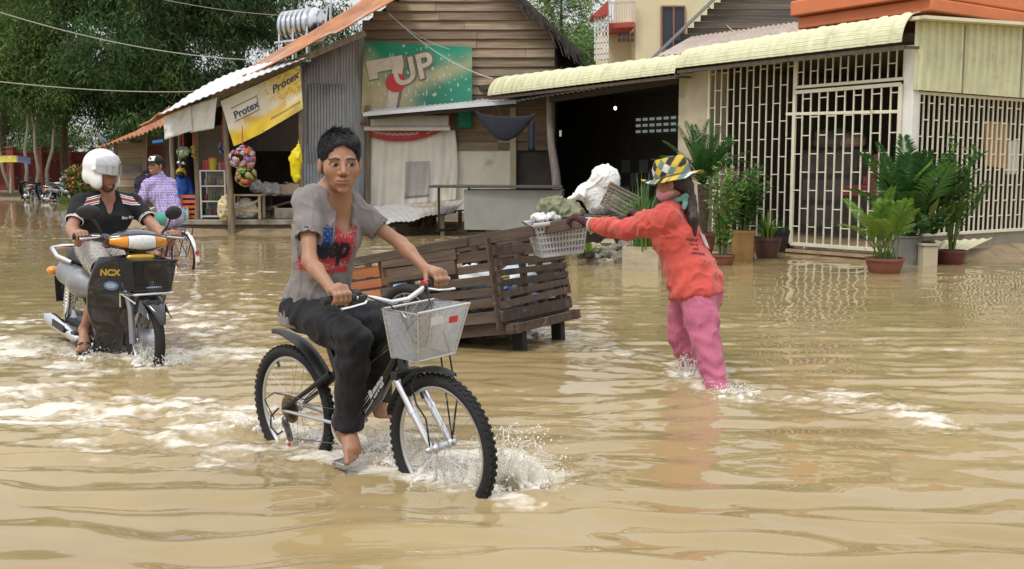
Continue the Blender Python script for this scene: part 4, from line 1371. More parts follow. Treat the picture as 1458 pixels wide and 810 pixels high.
for x0, y0, x1, y1, r, Y in ((320, 150, 330, 334, .075, 24.15), (279, 178, 281, 318, .06, 24.5), (244, 172, 248, 318, .06, 24.5), (256, 176, 258, 316, .045, 24.9), (427, 95, 429, 316, .05, 24.5)):
 g = G(); g.t = (.95, .95, .95)
 p, q = P(x1, y1, Y), P(x0, y0, Y)
 g.tube([p, p.lerp(q, .35) + V((.02, 0, 0)), p.lerp(q, .7) - V((.015, 0, 0)), q], [r * 1.1, r, r * .95, r * .85], 8); g.build('post', POSTW, shop, 60, world=True)
# yellow soap banner
SO = [P(314, 144, 24.05), P(427, 93, 24.35), P(431, 154, 24.2), P(333, 208, 23.95)]
def soapb(u, v):
 return bl(SO, u, v) + V((0, -1, 0)) * (.035 * math.sin(u * 8 + v * 3) * v + .04 * noise.noise(V((u * 6, v * 4, 1)))) - UPZ * .05 * math.sin(PI * u) * v
o = thing('soap_banner', 'yellow and white Protex banner tied slanting above the shop opening', 'banner', SO[3])
g = G(); nu, nv = 80, 44
for i in range(nu + 1):
 for j in range(nv + 1):
  u, v = i / nu, j / nv
  n1 = noise.noise(V((u * 4, v * 4, 3))); n2 = noise.noise(V((u * 22 + v * 8, v * 16, 5)))
  yel = max(0, min(1, (v - .60 + .10 * n1) * 6)) * max(0, min(1, 1.25 - .55 * u))
  top = max(0, min(1, (u - .38 - v * .15) * 3)) * max(0, min(1, (.62 - v + .25 * (u - .5)) * 5))
  swirl = math.exp(-((v - .58 - .16 * math.sin((u - .25) * 5)) / .09) ** 2) * (1 if .2 < u < .78 else 0)
  c = V((.66, .62, .52))
  c = c.lerp(V((.66, .46, .02)), min(1, max(yel, top * (.55 + .45 * (n2 > -.1)))))
  c = c.lerp(V((.55, .32, .02)), .75 * swirl)
  if top > .4 and n2 > .28:
   c = c.lerp(V((.42, .24, .02)), .7)
  g.v.append(tuple(soapb(u, v))); g.c.append(tuple(c))
w_ = nv + 1
for i in range(nu):
 for j in range(nv):
  g.f.append((i * w_ + j, (i + 1) * w_ + j, (i + 1) * w_ + j + 1, i * w_ + j + 1)); g.m.append(0)
g.build('cloth', GREENB, o, 180, world=True)
G().sheet(lambda u, v: soapb(u, v) + V((0, .004, 0)), 20, 14, .008).build('backing', mat('cloth_back', (.5, .45, .3), .7), o, 180, world=True)
FWD = V((0, -1, 0))
g = G(); put_text(g, soapb, 'Protex', .27, .40, .22, 1.9, .06, 0, .02, .012, FWD); g.build('lettering', INK, o, 0, world=True)
g = G(); put_text(g, soapb, 'Protex', .80, .23, .24, 1.9, .12, .2, .02, .012, FWD); g.build('lettering', INK, o, 0, world=True)
g = G()
for p0, p1 in (((.10, .53), (.42, .51)), ((.10, .24), (.42, .22)), ((.43, .20), (.43, .52))):
 g.tube([V(soapb(p0[0] + (p1[0] - p0[0]) * s, p0[1] + (p1[1] - p0[1]) * s)) + FWD * .014 for s in np.linspace(0, 1, 8)], .008, 4)
for k in range(20):
 u = .56 + .021 * k
 g.sheet(lambda a, b: V(soapb(u + .013 * a, .80 + .04 * b - .006 * k * 0)) + FWD * .012, 1, 1, .002)
g.build('small_print', mat('brown_print', (.25, .16, .05), .7), o, 0, world=True)
for nm, c4 in (('white tarp flap hanging from the eave at its lowest end', [P(233, 166, 23.75), P(271, 150, 23.8), P(273, 186, 23.8), P(234, 199, 23.7)]),
               ('stained white tarp flap hanging from the eave next to the yellow banner', [P(270, 151, 23.85), P(309, 138, 23.9), P(304, 183, 23.9), P(270, 189, 23.85)])):
 o = thing('tarp_flap', nm, 'tarp', c4[3])
 G().sheet(lambda u, v: bl(c4, u, v) + V((0, 1, 0)) * (.03 * math.sin(u * 13 + v) * v + .03 * noise.noise(V((u * 5, v * 5, c4[0].x)))), 24, 14, .008).build(
  'cloth', mat('tarp_flap_white', (.66, .66, .65), .6, var=.1, vs=3, dirt=((.42, .40, .38), .62, 3)), o, 180, world=True)
# glass cabinet
o = thing('glass_cabinet', 'aluminium framed glass snack cabinet standing beside the main shop post', 'cabinet', P(305, 312, 24.6))
c0, c1 = P(287, 308, 24.5), P(320, 311, 24.4)
x0, x1, yb, zb, zt = c0.x, c1.x, 24.5, .32, P(300, 243, 24.5).z
ALU = mat('aluminium', (.55, .56, .56), .4, metal=.5, var=.1)
g = G()
for x in (x0, x1):
 for y in (yb, yb + .5):
  g.bar((x, y, zb), (x, y, zt), .035, .035)
for z in (zb + .05, zb + (zt - zb) * .36, zb + (zt - zb) * .68, zt):
 for y in (yb, yb + .5):
  g.bar((x0, y, z), (x1, y, z), .03, .03)
 for x in (x0, x1):
  g.bar((x, yb, z), (x, yb + .5, z), .03, .03)
g.build('frame', ALU, o, 30, world=True)
for z in (zb + .06, zb + (zt - zb) * .36, zb + (zt - zb) * .68, zt):
 g = G(); g.box(((x0 + x1) / 2, yb + .25, z + .01), (x1 - x0 - .04, .46, .012)); g.build('shelf', mat('shelf_grey', (.45, .46, .45), .5), o, 30, world=True)
g = G(); g.box(((x0 + x1) / 2, yb + .5, (zb + zt) / 2), (x1 - x0 - .04, .015, zt - zb - .05)); g.build('back_panel', mat('cab_back', (.34, .34, .32), .6, var=.2), o, 30, world=True)
FOODC = [(.28, .05, .04), (.32, .24, .05), (.05, .08, .2), (.08, .18, .07), (.4, .37, .33), (.28, .13, .05), (.2, .08, .16), (.33, .3, .1)]
PACK = mat('packet_foil', (.8, .8, .8), .3, var=.25, vs=25, tint=True)
rnd = random.Random(8)
for k, z in enumerate((zb + .08, zb + (zt - zb) * .36 + .02, zb + (zt - zb) * .68 + .02)):
 for i in range(5):
  c = rnd.choice(FOODC)
  g = G(); g.t = c
  h = rnd.uniform(.10, .2)
  X = x0 + .07 + i * (x1 - x0 - .1) / 5
  g.lathe([(.038, 0), (.042, h * .1), (.042, h * .8), (.03, h * .9), (.03, h)], 10, Matrix.Translation(V((X, yb + .2 + .1 * (i % 2), z))))
  q = g.build('snack_jar', PACK, None, 60)
  meta(q, '%s snack jar, %s from the post side on the %s cabinet shelf' % (('red', 'yellow', 'blue', 'green', 'white', 'orange', 'purple', 'gold')[FOODC.index(c)], ('fifth', 'fourth', 'third', 'second', 'first')[i], ('bottom', 'middle', 'upper')[k]), 'jar', 'jars in the glass cabinet')
for i, (c, r, h, lab) in enumerate((((.5, .05, .05), .09, .2, 'red lidded tin at the left on top of the glass cabinet'), ((.6, .5, .05), .1, .26, 'yellow round tin on top of the glass cabinet'), ((.5, .45, .4), .08, .16, 'pale jar at the back on top of the glass cabinet'), ((.45, .06, .1), .08, .14, 'small red packet jar at the front on top of the glass cabinet'))):
 o = thing('snack_tin', lab, 'tin', (x0 + .1 + .14 * i, yb + .2 + .12 * (i == 2), zt + .02), 0, 'tins on the glass cabinet')
 g = G(); g.t = c; g.lathe([(r, 0), (r, h)], 14); g.build('body', PACK, o, 40)
 g = G(); g.t = (.6, .1, .08); g.lathe([(r * 1.06, h), (r * 1.06, h + .03)], 14); g.build('lid', PACK, o, 40)
def packets(name, label, c, r, n, cols, sz=(.14, .18), cat='snacks'):
 o = thing(name, label, cat, c)
 g = G()
 for i in range(n):
  d = V((rnd.gauss(0, 1), rnd.gauss(0, 1), rnd.gauss(0, 1))).normalized()
  p = c + V((d.x * r[0], d.y * r[1], d.z * r[2])) * rnd.uniform(.6, 1)
  rot = d.to_track_quat('Z', 'Y').to_matrix() @ Matrix.Rotation(rnd.uniform(0, 6), 3, 'Z')
  g.t = rnd.choice(cols)
  w, h = sz[0] * rnd.uniform(.7, 1.2), sz[1] * rnd.uniform(.7, 1.2)
  g.ell(p, (w * .5, h * .5, .018), 8, 4, rot, .5)
  k = rnd.choice(cols)
  g.t = k
  g.ell(p + rot @ V((0, 0, .012)), (w * .34, h * .14, .017), 8, 4, rot)
 g.build('packet', PACK, o, 180, world=True)['kind'] = 'stuff'
 G().tube([c + V((0, 0, r[2] + .45)), c + V((0, 0, r[2] * .7))], .012, 5).build('string', REDINK, o, 60, world=True)
 return o
packets('snack_bunch', 'big hanging bunch of striped and red snack packets beside the main post', P(346, 226, 23.9), (.32, .25, .28), 110, [(.55, .35, .45), (.6, .5, .5), (.3, .2, .45), (.55, .1, .08), (.55, .35, .12), (.5, .42, .42)])
packets('snack_bunch', 'lower hanging bunch of red and green snack bags under the striped one', P(350, 250, 23.85), (.24, .2, .24), 60, [(.55, .06, .05), (.2, .4, .1), (.6, .25, .06), (.55, .1, .1), (.45, .4, .35)])
packets('snack_bunch', 'small hanging bunch of green and white packets left of the cabinet', P(261, 217, 24.2), (.14, .12, .12), 22, [(.25, .5, .15), (.6, .6, .55), (.3, .2, .4), (.15, .35, .12)])
packets('snack_strip', 'blue strip of packets hanging above the glass cabinet', P(317, 212, 24.7), (.09, .05, .22), 16, [(.05, .12, .45), (.1, .2, .5), (.4, .4, .5)], (.1, .1))
packets('snack_strip', 'thin yellow strip of packets hanging on the second post', P(275, 216, 24.3), (.03, .03, .2), 10, [(.55, .4, .08), (.5, .35, .05)], (.07, .09))
# yellow plastic bag
o = thing('plastic_bag', 'bright yellow plastic bag hanging at the edge of the corrugated panel', 'bag', P(422, 257, 24.1))
s = Sdf(); c = P(422, 226, 24.1)
s.ell(c + V((0, 0, .02)), (.12, .08, .2), .05); s.ell(c + V((-.02, 0, -.30)), (.10, .06, .26), .12); s.cap(c + V((.05, 0, .3)), c, .03, .08, .06); s.ell(c + V((-.09, 0, 0)), (.07, .05, .09), .03)
s.build('bag', mat('yellow_plastic', (.70, .58, .01), .35, var=.12, vs=8, bump=.01, bs=14), o, .02, color=None, post=lambda v, n: v + n * (.03 * (1 - np.abs(fbm(v[:, 0] * 9, v[:, 1] * 9, v[:, 2] * 5, 2))) ** 3)[:, None])
G().tube([c + V((.05, 0, .24)), c + V((.06, 0, .42))], .01, 5).build('handle', mat('yellow_plastic', (.7, .58, .01)), o, 60, world=True)
def table(name, label, pl, pr, depth, zt, zb, m, cat='table', leg=.06):
 o = thing(name, label, cat, V(((pl.x + pr.x) / 2, pl.y + depth / 2, zb)))
 g = G()
 for i in range(4):
  g.rt(.8, 1.2); y = pl.y + depth * (i + .5) / 4
  g.box(((pl.x + pr.x) / 2, y, zt), (pr.x - pl.x + .06, depth / 4 - .012, .035))
 g.build('top', m, o, 30, .004, world=True)
 for x in (pl.x + .03, pr.x - .03):
  for y in (pl.y + .04, pl.y + depth - .04):
   g = G(); g.bar((x, y, zb), (x, y, zt - .02), leg, leg); g.build('leg', m, o, 30, .004, world=True)
 g = G(); g.bar((pl.x, pl.y + .04, zb + .2), (pr.x, pl.y + .04, zb + .2), .03, .06); g.bar((pl.x, pl.y + .04, zb + .2), (pr.x, pl.y + .03, zt - .1), .03, .05); g.build('brace', m, o, 30, world=True)
 return o
STOOLW = mat('stool_wood', (.40, .31, .2), .8, var=.25, vs=4, stretch=(.4, 3, 3), tint=True)
table('wooden_bench', 'pale wooden bench standing at the front of the shop floor', P(331, 300, 24.4), P(371, 300, 24.4), .5, P(350, 278, 24.4).z, .31, STOOLW, 'bench')
table('wooden_table', 'dark wooden table at the back right of the shop', P(373, 300, 25.3), P(426, 300, 25.3), .9, P(400, 278, 25.3).z, .31, mat('dark_table', (.13, .10, .075), .8, var=.3, tint=True))
def carton(label, p, w, d, h, m, rz=0, name='cardboard_box', cat='box'):
 o = thing(name, label, cat, p, rz)
 G().box((0, 0, h / 2), (w, d, h)).build('body', m, o, 30, .008)
 g = G()
 for sx in (-1, 1):
  g.sheet(lambda u, v: V((sx * (w / 2 + .1 * v), -d / 2 + d * u, h + .01 + .06 * math.sin(v * 2) - .08 * v * v)), 4, 4, .006, -UPZ)
 g.build('flap', m, o, 30)
 return o
CARD = mat('carton', (.45, .36, .25), .8, var=.12, vs=4)
tzz = P(400, 278, 25.3).z + .02
carton('left open cardboard box on the dark shop table', V((P(401, 270, 25.5).x, 25.5, tzz)), .36, .4, .24, CARD)
carton('right open cardboard box on the dark shop table', V((P(420, 270, 25.5).x, 25.5, tzz)), .34, .4, .26, CARD, .1)
carton('low grey concrete block box on the shop floor under the dark table', V((P(412, 305, 24.9).x, 24.9, .31)), .62, .4, .24, CONC, 0, 'block', 'block')
def sack(label, c, r, m, seed=1, name='sack', cat='sack', tilt=0):
 o = thing(name, label, cat, V((c.x, c.y, c.z - r[2])))
 s = Sdf(); s.ell(c, r, .05); s.ell(c - V((0, 0, r[2] * .45)), (r[0] * .95, r[1] * .95, r[2] * .55), .06)
 s.ell(c + V((tilt, 0, r[2] * .9)), (r[0] * .35, r[1] * .4, r[2] * .3), .08)
 f = 2.2 / max(r)
 s.build('bag', m, o, max(r) / 14, post=lambda v, n: v + n * (max(r) * .12 * (1 - 2 * np.abs(fbm(v[:, 0] * f, v[:, 1] * f, v[:, 2] * f, 4, seed))))[:, None])
 g = G(); g.ring(c + V((tilt * .8, 0, r[2] * .82)), (tilt, 0, 1), r[0] * .36, .012, 14, 5); g.build('tie', CREAMINK, o, 60, world=True)
 return o
WSACK = mat('white_sack', (.66, .65, .61), .6, var=.08, vs=4, dirt=((.45, .41, .35), .62, 3))
sack('yellowish white sack leaning on the foot of the main shop post', P(319, 297, 24.25), (.13, .12, .26), mat('yellow_sack', (.58, .50, .30), .7, var=.25, vs=5), 2, tilt=.04)
sack('white plastic bundle under the pale wooden bench', P(350, 297, 24.7), (.26, .15, .2), WSACK, 3, 'plastic_bundle', 'bundle')
for i, (x, y, w, l) in enumerate(((366, 262, .16, 'left'), (380, 265, .18, 'middle'), (392, 266, .13, 'right'))):
 sack('%s clear bag of goods on the near end of the dark shop table' % l, P(x, y + 4, 25.2), (w, w * .8, .13), mat('clear_bag', (.34, .34, .35), .3, var=.4, vs=9), 5 + i, 'goods_bag', 'bag')
# water bottles, orange crate, helmet and jacket at the left shop end
BOT = mat('bottle_plastic', (.55, .62, .68), .15, var=.1, trans=.35)
for i in range(8):
 x = 253 + (i % 4) * 4.6; Y = 24.55 + .12 * (i // 4)
 p = P(x, 300, Y); o = thing('water_bottle', 'clear water bottle with red cap, %s of the %s row beside the orange crate' % (('first', 'second', 'third', 'fourth')[i % 4], ('front', 'back')[i // 4]), 'bottle', (p.x, Y, .31), 0, 'water bottles at the shop end')
 G().lathe([(.032, 0), (.036, .02), (.036, .1), (.032, .12), (.036, .14), (.036, .22), (.014, .28), (.014, .3)], 12).build('body', BOT, o, 60)
 G().lathe([(.037, .1), (.037, .2)], 12).build('label', mat('bottle_label', (.5, .5, .58), .5, var=.3, vs=30), o, 60)
 G().lathe([(.017, .295), (.017, .325)], 10).build('cap', REDINK, o, 60)
o = thing('plastic_crate', 'orange plastic crate standing behind the water bottles', 'crate', V((P(272, 300, 24.8).x, 24.8, .31)))
OR = mat('orange_plastic', (.62, .14, .03), .4, var=.1)
g = G()
for z in (0, .12, .24, .36, .48):
 for (xa, ya), (xb, yb_) in (((-.17, -.14), (.17, -.14)), ((.17, -.14), (.17, .14)), ((.17, .14), (-.17, .14)), ((-.17, .14), (-.17, -.14))):
  g.bar((xa, ya, z + .04), (xb, yb_, z + .04), .014, .07)
g.box((0, 0, .01), (.34, .28, .02)); g.build('slatted_side', OR, o, 30, .003)
for sx in (-.17, .17):
 for sy in (-.14, .14):
  G().bar((sx, sy, 0), (sx, sy, .56), .035, .035).build('corner', OR, o, 30, .004)
o = thing('blue_jacket', 'bright blue jacket hung below the yellow helmet at the shop end', 'jacket', P(262, 300, 25.0))
s = Sdf(); c = P(261, 268, 24.95)
s.cap(c + V((0, 0, .15)), c - V((0, 0, .3)), .17, .2, .04); s.cap(c + V((-.12, 0, .15)), c + V((-.25, -.05, -.25)), .08, .06, .03); s.cap(c + V((.12, 0, .15)), c + V((.24, -.05, -.25)), .08, .06, .03)
s.build('cloth', mat('blue_cloth', (.015, .07, .36), .7, var=.2, vs=6), o, .025, post=lambda v, n: v + n * (.02 * fbm(v[:, 0] * 9, v[:, 1] * 9, v[:, 2] * 5, 3))[:, None])
o = thing('helmet', 'yellow and black helmet hanging above the blue jacket', 'helmet', P(257, 244, 24.85))
s = Sdf(); c = P(258, 246, 24.85); s.ell(c, (.12, .13, .12), .02); s.ell(c + V((0, -.08, -.05)), (.1, .1, .08), .02, 's')
s.build('shell', mat('helmet_yellow', (.5, .38, .03), .25, var=.1), o, .012)
G().ell(c + V((0, -.03, -.04)), (.105, .1, .09)).build('lining', BLACK, o, 180, world=True)
for k, (dx, dz) in enumerate(((-.05, .24), (.06, .22))):
 o = thing('mirror', 'round silver mirror %s above the yellow helmet' % ('left' if k == 0 else 'right'), 'mirror', c + V((dx, 0, dz)))
 G().ell(c + V((dx, 0, dz)), (.05, .02, .035)).build('glass', STEEL, o, 180, world=True)
 G().tube([c + V((dx, .02, dz)), c + V((dx * .5, .05, .1))], .01, 6).build('stalk', BLACK, o, 60, world=True)
# ------------------------------------------------------------------ low rusty shed at the left
o = thing('rusty_shed', 'low shed of pale planks with a rusty tin roof left of the shop', 'shed', P(195, 290, 33))
q = [P(138, 210, 31.5), P(236, 178, 31.0), P(243, 150, 37), P(190, 196, 37)]
g = G(); g.sheet(lambda u, v: bl(q, u, v) + UPZ * (.03 * math.sin(u * 2 * PI * 16) + .06 * noise.noise(V((u * 4, v * 3, 2)))), 120, 12, .02, -UPZ); g.build('roof', RUST, o, 40, world=True)
g = G()
for i in range(8):
 g.rt(.7, 1.35); y0 = 204 + i * 10.5
 if i == 3:
  continue
 a = [P(168, y0, 33), P(203, y0 - .5, 33.2), P(203, y0 + 9.4, 33.2), P(168, y0 + 9.6, 33)]
 g.sheet(lambda u, v: bl(a, u, v), 3, 1, .04)
g.build('plank_wall', mat('pale_plank', (.34, .28, .21), .85, var=.3, vs=2, stretch=(.4, 1, 5), tint=True), o, 30, world=True)
g = G(); g.poly3([P(162, 296, 36), P(246, 296, 36), P(246, 190, 36), P(162, 205, 36)], (0, 1, 0), .1); g.build('back_wall', DARKW, o, 30, world=True)
g = G(); g.poly3([P(204, 245, 34), P(244, 245, 34), P(244, 205, 34), P(204, 208, 34)], (0, 1, 0), .05); g.build('red_panel', mat('dull_red', (.13, .035, .03), .8, var=.3), o, 30, world=True)
for x in (165, 206, 240):
 G().bar(P(x, 292, 32.2), P(x, 200 if x < 200 else 188, 32.2), .11, .11).build('post', POSTW, o, 30, world=True)
for i, (x, y, m, l) in enumerate(((212, 262, 'navy', 'dark heaped bundle under the rusty shed roof'), (228, 258, 'maroon', 'maroon heaped bundle beside the dark one under the shed roof'))):
 sack(l, P(x, y, 32), (.4, .3, .35), mat(m + '_bundle', (.03, .03, .05) if i == 0 else (.1, .03, .04), .9, var=.4), 9 + i, 'bundle', 'bundle')
o = thing('blue_tarp', 'small blue tarp scrap sticking out under the shed roof end', 'tarp', P(226, 202, 31.2))
G().sheet(lambda u, v: P(217 + 15 * u, 200 + 4 * v - 2 * u, 31.2), 4, 2, .02).build('sheet', mat('tarp_blue', (.03, .2, .55), .5), o, 30, world=True)
o = thing('blue_flag', 'torn grey blue cloth scrap sticking up behind the shed roof', 'cloth', P(150, 205, 36))
G().sheet(lambda u, v: P(137 + 16 * u, 187 + 14 * u + 7 * v * (1 - u * .6), 36), 6, 3, .02).build('cloth', mat('scrap_blue', (.14, .2, .32), .7), o, 180, world=True)
G().tube([P(153, 215, 36), P(136, 186, 36)], .03, 6).build('stick', POSTW, o, 60, world=True)
# ------------------------------------------------------------------ red boundary wall
o = thing('red_wall', 'long brick red boundary wall with raised posts below the trees', 'wall', P(80, 275, 64))
wa, wb = P(-80, 245, 60), P(235, 245, 66)
dr = (wb - wa).normalized(); nn = V((dr.y, -dr.x, 0))
Lw = (wb - wa).length
g = G(); g.poly3([V((wa.x, wa.y, .0)), V((wb.x, wb.y, .0)), V((wb.x, wb.y, 2.5)), V((wa.x, wa.y, 2.5))], -nn, .2); g.build('wall_panel', REDWALL, o, 30, world=True)
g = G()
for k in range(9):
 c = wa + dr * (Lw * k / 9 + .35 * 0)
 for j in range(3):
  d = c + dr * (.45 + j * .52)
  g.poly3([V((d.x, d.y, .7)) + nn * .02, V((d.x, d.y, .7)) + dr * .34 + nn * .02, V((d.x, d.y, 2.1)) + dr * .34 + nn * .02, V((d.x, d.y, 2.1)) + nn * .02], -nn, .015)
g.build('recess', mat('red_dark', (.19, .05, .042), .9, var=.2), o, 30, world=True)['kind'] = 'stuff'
for k in range(8):
 c = wa + dr * (Lw * (k + .3) / 8) + nn * .12
 g = G(); g.box((c.x, c.y, 1.25), (.42, .42, 3.0)); g.box((c.x, c.y, 2.82), (.52, .52, .12)); g.build('pillar', REDWALL, o, 30, .02, world=True)
g = G(); g.bar(V((wa.x, wa.y, 2.56)) , V((wb.x, wb.y, 2.56)), .3, .12); g.build('coping', REDWALL, o, 30, world=True)
# umbrella at the left edge
o = thing('market_umbrella', 'yellow and blue market umbrella at the left picture edge', 'umbrella', P(18, 272, 56))
for k, (xa, xb, m) in enumerate(((-40, -3, 'red'), (-3, 25, 'yellow'), (25, 44, 'navy'))):
 cl = {'red': (.4, .1, .06), 'yellow': (.5, .4, .06), 'navy': (.07, .075, .17)}[m]
 G().sheet(lambda u, v: P(xa + (xb - xa) * u, 221 + 9 * v + .006 * (xa + (xb - xa) * u - 15) ** 2 * .6, 57.5 - 2.6 * v), 8, 6, .03, -UPZ).build('canopy_panel', mat('umbrella_' + m, cl, .6), o, 180, world=True)
G().tube([P(15, 275, 56.5), P(15, 222, 56.5)], .05, 8).build('pole', WHITEP, o, 60, world=True)
o = thing('white_sack_heap', 'small white litter heap on the bank at the far left', 'litter', P(48, 275, 55))
G().ell(P(48, 271, 55), (.5, .4, .22), 14, 8, jit=.6).build('heap', WSACK, o, 180, world=True)
# flowering bush
def leafy(g, c, r, n, size, cols, rnd, ax=.5):
 for _ in range(n):
  d = V((rnd.gauss(0, 1), rnd.gauss(0, 1), rnd.gauss(0, 1))).normalized()
  p = c + V((d.x * r[0], d.y * r[1], d.z * r[2])) * rnd.uniform(.35, 1) ** .6
  g.t = tuple(x * rnd.uniform(.7, 1.3) for x in rnd.choice(cols))
  dr_ = (d + V((rnd.gauss(0, .6), rnd.gauss(0, .6), rnd.gauss(.1, .6)))).normalized() * size * rnd.uniform(.6, 1.3)
  leafquad(g, p, dr_, size * ax * rnd.uniform(.6, 1.2), V((rnd.gauss(0, 1), rnd.gauss(0, 1), rnd.gauss(0, 1))))
o = thing('flower_bush', 'orange flowering bush behind the helmeted rider', 'bush', P(115, 280, 44))
rnd = random.Random(4)
g = G(); leafy(g, P(116, 258, 44), (.75, .6, .6), 900, .2, [(.08, .17, .03), (.12, .2, .05), (.05, .1, .02)], rnd); g.build('foliage', LEAF, o, 0, world=True, fix=False)
g = G(); leafy(g, P(114, 254, 43.8), (.7, .6, .55), 170, .17, [(.55, .2, .05), (.55, .12, .06), (.5, .35, .08)], rnd, .8); g.build('blossom', LEAF, o, 0, world=True, fix=False)['kind'] = 'stuff'
g = G()
for k in range(5):
 g.tube([P(115 + k, 282, 44), P(108 + 4 * k, 262, 44)], .02, 5)
g.build('stem', BARK, o, 60, world=True)
o = G()
rnd = random.Random(6)
for _ in range(2600):
 p = P(rnd.uniform(84, 165), 276, rnd.uniform(44, 56)); z = float(ground_z(p.x, p.y)); z = max(z, .02)
 o.t = (.1 * rnd.uniform(.7, 1.3), .19 * rnd.uniform(.7, 1.2), .04)
 d = V((rnd.gauss(0, .3), rnd.gauss(0, .3), 1)).normalized() * rnd.uniform(.12, .35)
 leafquad(o, V((p.x, p.y, z)), d, .04, V((1, rnd.gauss(0, 1), 0)))
meta(o.build('bank_grass', LEAF, None, 0, fix=False), 'green grass growing on the dirt bank by the parked motorbikes', 'grass', None, 'stuff')
# ------------------------------------------------------------------ stainless water tank on the roof
o = thing('water_tank', 'ribbed stainless steel water tank lying on a rack behind the rusty roof', 'water tank', P(430, 70, 31))
tcx = P(428, 38, 31.5)
ax = V((.93, -.36, .06)).normalized()
Mt = Matrix.Translation(tcx - ax * .62) @ ax.to_track_quat('Z', 'Y').to_matrix().to_4x4()
g = G(); pr = [(.02, 0), (.3, .02), (.46, .1)]
for k in range(6):
 z = .14 + k * .17
 pr += [(.50, z), (.50, z + .08), (.43, z + .10), (.43, z + .15)]
pr += [(.5, 1.2), (.46, 1.28), (.33, 1.36), (.12, 1.40), (.02, 1.41)]
g.lathe(pr, 32, Mt); g.build('drum', mat('tank_steel', (.58, .59, .61), .22, metal=1, var=.1, vs=4), o, 50, world=True)
G().lathe([(.11, 1.40), (.11, 1.42)], 20, Mt).build('end_cap', mat('tank_cap', (.4, .2, .12), .5), o, 60, world=True)
g = G()
for s in (.15, .62, 1.1):
 c = tcx - ax * .62 + ax * s
 for sy in (-1, 1):
  d = V((ax.y, -ax.x, 0)) * .42 * sy
  g.bar(c + d + UPZ * -.1, c + d * 1.1 - UPZ * 1.1, .05, .05)
for sy in (-1, 1):
 d = V((ax.y, -ax.x, 0)) * .46 * sy
 g.bar(tcx - ax * .6 + d - UPZ * .45, tcx + ax * .6 + d - UPZ * .45, .05, .05)
g.bar(P(462, 50, 31), P(466, 8, 31), .05, .05); g.bar(P(466, 14, 31), P(452, 15, 31.2), .04, .04); g.tube([P(470, 52, 31), P(471, 0, 31)], .035, 6)
g.build('rack', mat('rack_white', (.62, .64, .66), .4, metal=.3), o, 30, world=True)
# ------------------------------------------------------------------ wires
def wire(label, a, b, sag, r, m=None):
 pts = [a.lerp(b, t) - UPZ * sag * 4 * t * (1 - t) for t in np.linspace(0, 1, 25)]
 meta(G().tube(pts, r * .72, 5).build('wire', m or mat('wire_grey', (.5, .5, .48), .6, var=0), None, 60), label, 'wire')
wire('upper white wire crossing the dark trees to the shop roof', P(-60, -2, 19), P(386, 86, 24), .25, .014)
wire('lower white wire crossing the dark trees towards the shop roof', P(-60, 109, 19), P(310, 129, 26), .12, .013)
wire('thin wire high at the top left in front of the trees', P(190, -10, 21), P(420, 22, 30), .1, .008)
wire('white cord hanging across the drink banner to the awning end', P(553, 18, 26), P(702, 112, 25.4), .22, .018)
wire('thin cord across the wooden gable boards', P(553, 20, 26.1), P(640, 70, 26), .1, .010)
wire('cord falling from the yellow building to the tin roof', P(1004, 4, 30), P(1046, 46, 26), .03, .022, mat('wire_tan', (.5, .4, .28), .7))
# ------------------------------------------------------------------ potted plants and clutter by the grille house
CLAY = mat('red_clay', (.20, .075, .05), .55, var=.2, vs=6, dirt=((.10, .05, .04), .58, 4))
TANC = mat('tan_glaze', (.36, .21, .085), .35, var=.2, vs=4, dirt=((.2, .12, .06), .58, 3))
DCLAY = mat('brown_glaze', (.09, .045, .035), .4, var=.2, vs=5)
GCLAY = mat('grey_pot', (.19, .19, .175), .7, var=.2, vs=4, dirt=((.1, .1, .09), .55, 3))
SOIL = mat('soil', (.05, .035, .025), .95, var=.4, vs=20, bump=.02, bs=30)
def pot(o, prof, m, soil):
 G().lathe(prof, 28).build('pot', m, o, 50)
 r, z = soil
 G().ell((0, 0, z), (r, r, .04), 18, 6, jit=.3).build('soil', SOIL, o, 180)
def bowl(r, h):
 return [(r * .62, 0), (r * .8, h * .25), (r * .95, h * .7), (r * .97, h * .86), (r * 1.06, h * .87), (r * 1.06, h), (r * .92, h), (r * .88, h * .8)]
def frond(g, base, d, L, droop, nl, ll, w, cols, rnd, up=UPZ, vee=.25, start=.15):
 """a feather leaf: curved rib with leaflets on both sides"""
 d = d.normalized()
 pts = []
 for i in range(13):
  t = i / 12
  pts.append(base + d * (L * t) - up * (droop * L * t * t))
 c0 = rnd.choice(cols)
 g.t = tuple(x * .8 for x in c0)
 g.tube(pts, [.007 * (1 - .8 * i / 12) + .0015 for i in range(13)], 4)
 k = rnd.uniform(.8, 1.25)
 for i in range(nl):
  t = start + (1 - start) * i / (nl - 1)
  x = t * 12; j = min(11, int(x)); p = pts[j].lerp(pts[j + 1], x - j)
  tg = (pts[j + 1] - pts[j]).normalized()
  side = tg.cross(up)
  if side.length < 1e-3:
   side = V((1, 0, 0))
  side.normalize(); nn = side.cross(tg)
  s = math.sin(PI * (.12 + .83 * t)) ** .6
  for sg in (-1, 1):
   dl = (side * sg + tg * (.55 + .5 * t) + nn * vee + V((rnd.gauss(0, .06), rnd.gauss(0, .06), rnd.gauss(0, .06)))).normalized() * ll * s
   g.t = tuple(a * k * rnd.uniform(.8, 1.2) for a in c0)
   a = dl.cross(nn).normalized() * w * .5
   e = p + dl - UPZ * (.18 * dl.length)
   m = p + dl * .5
   g.add([p, m - a, e, m + a], [(0, 1, 2, 3)])
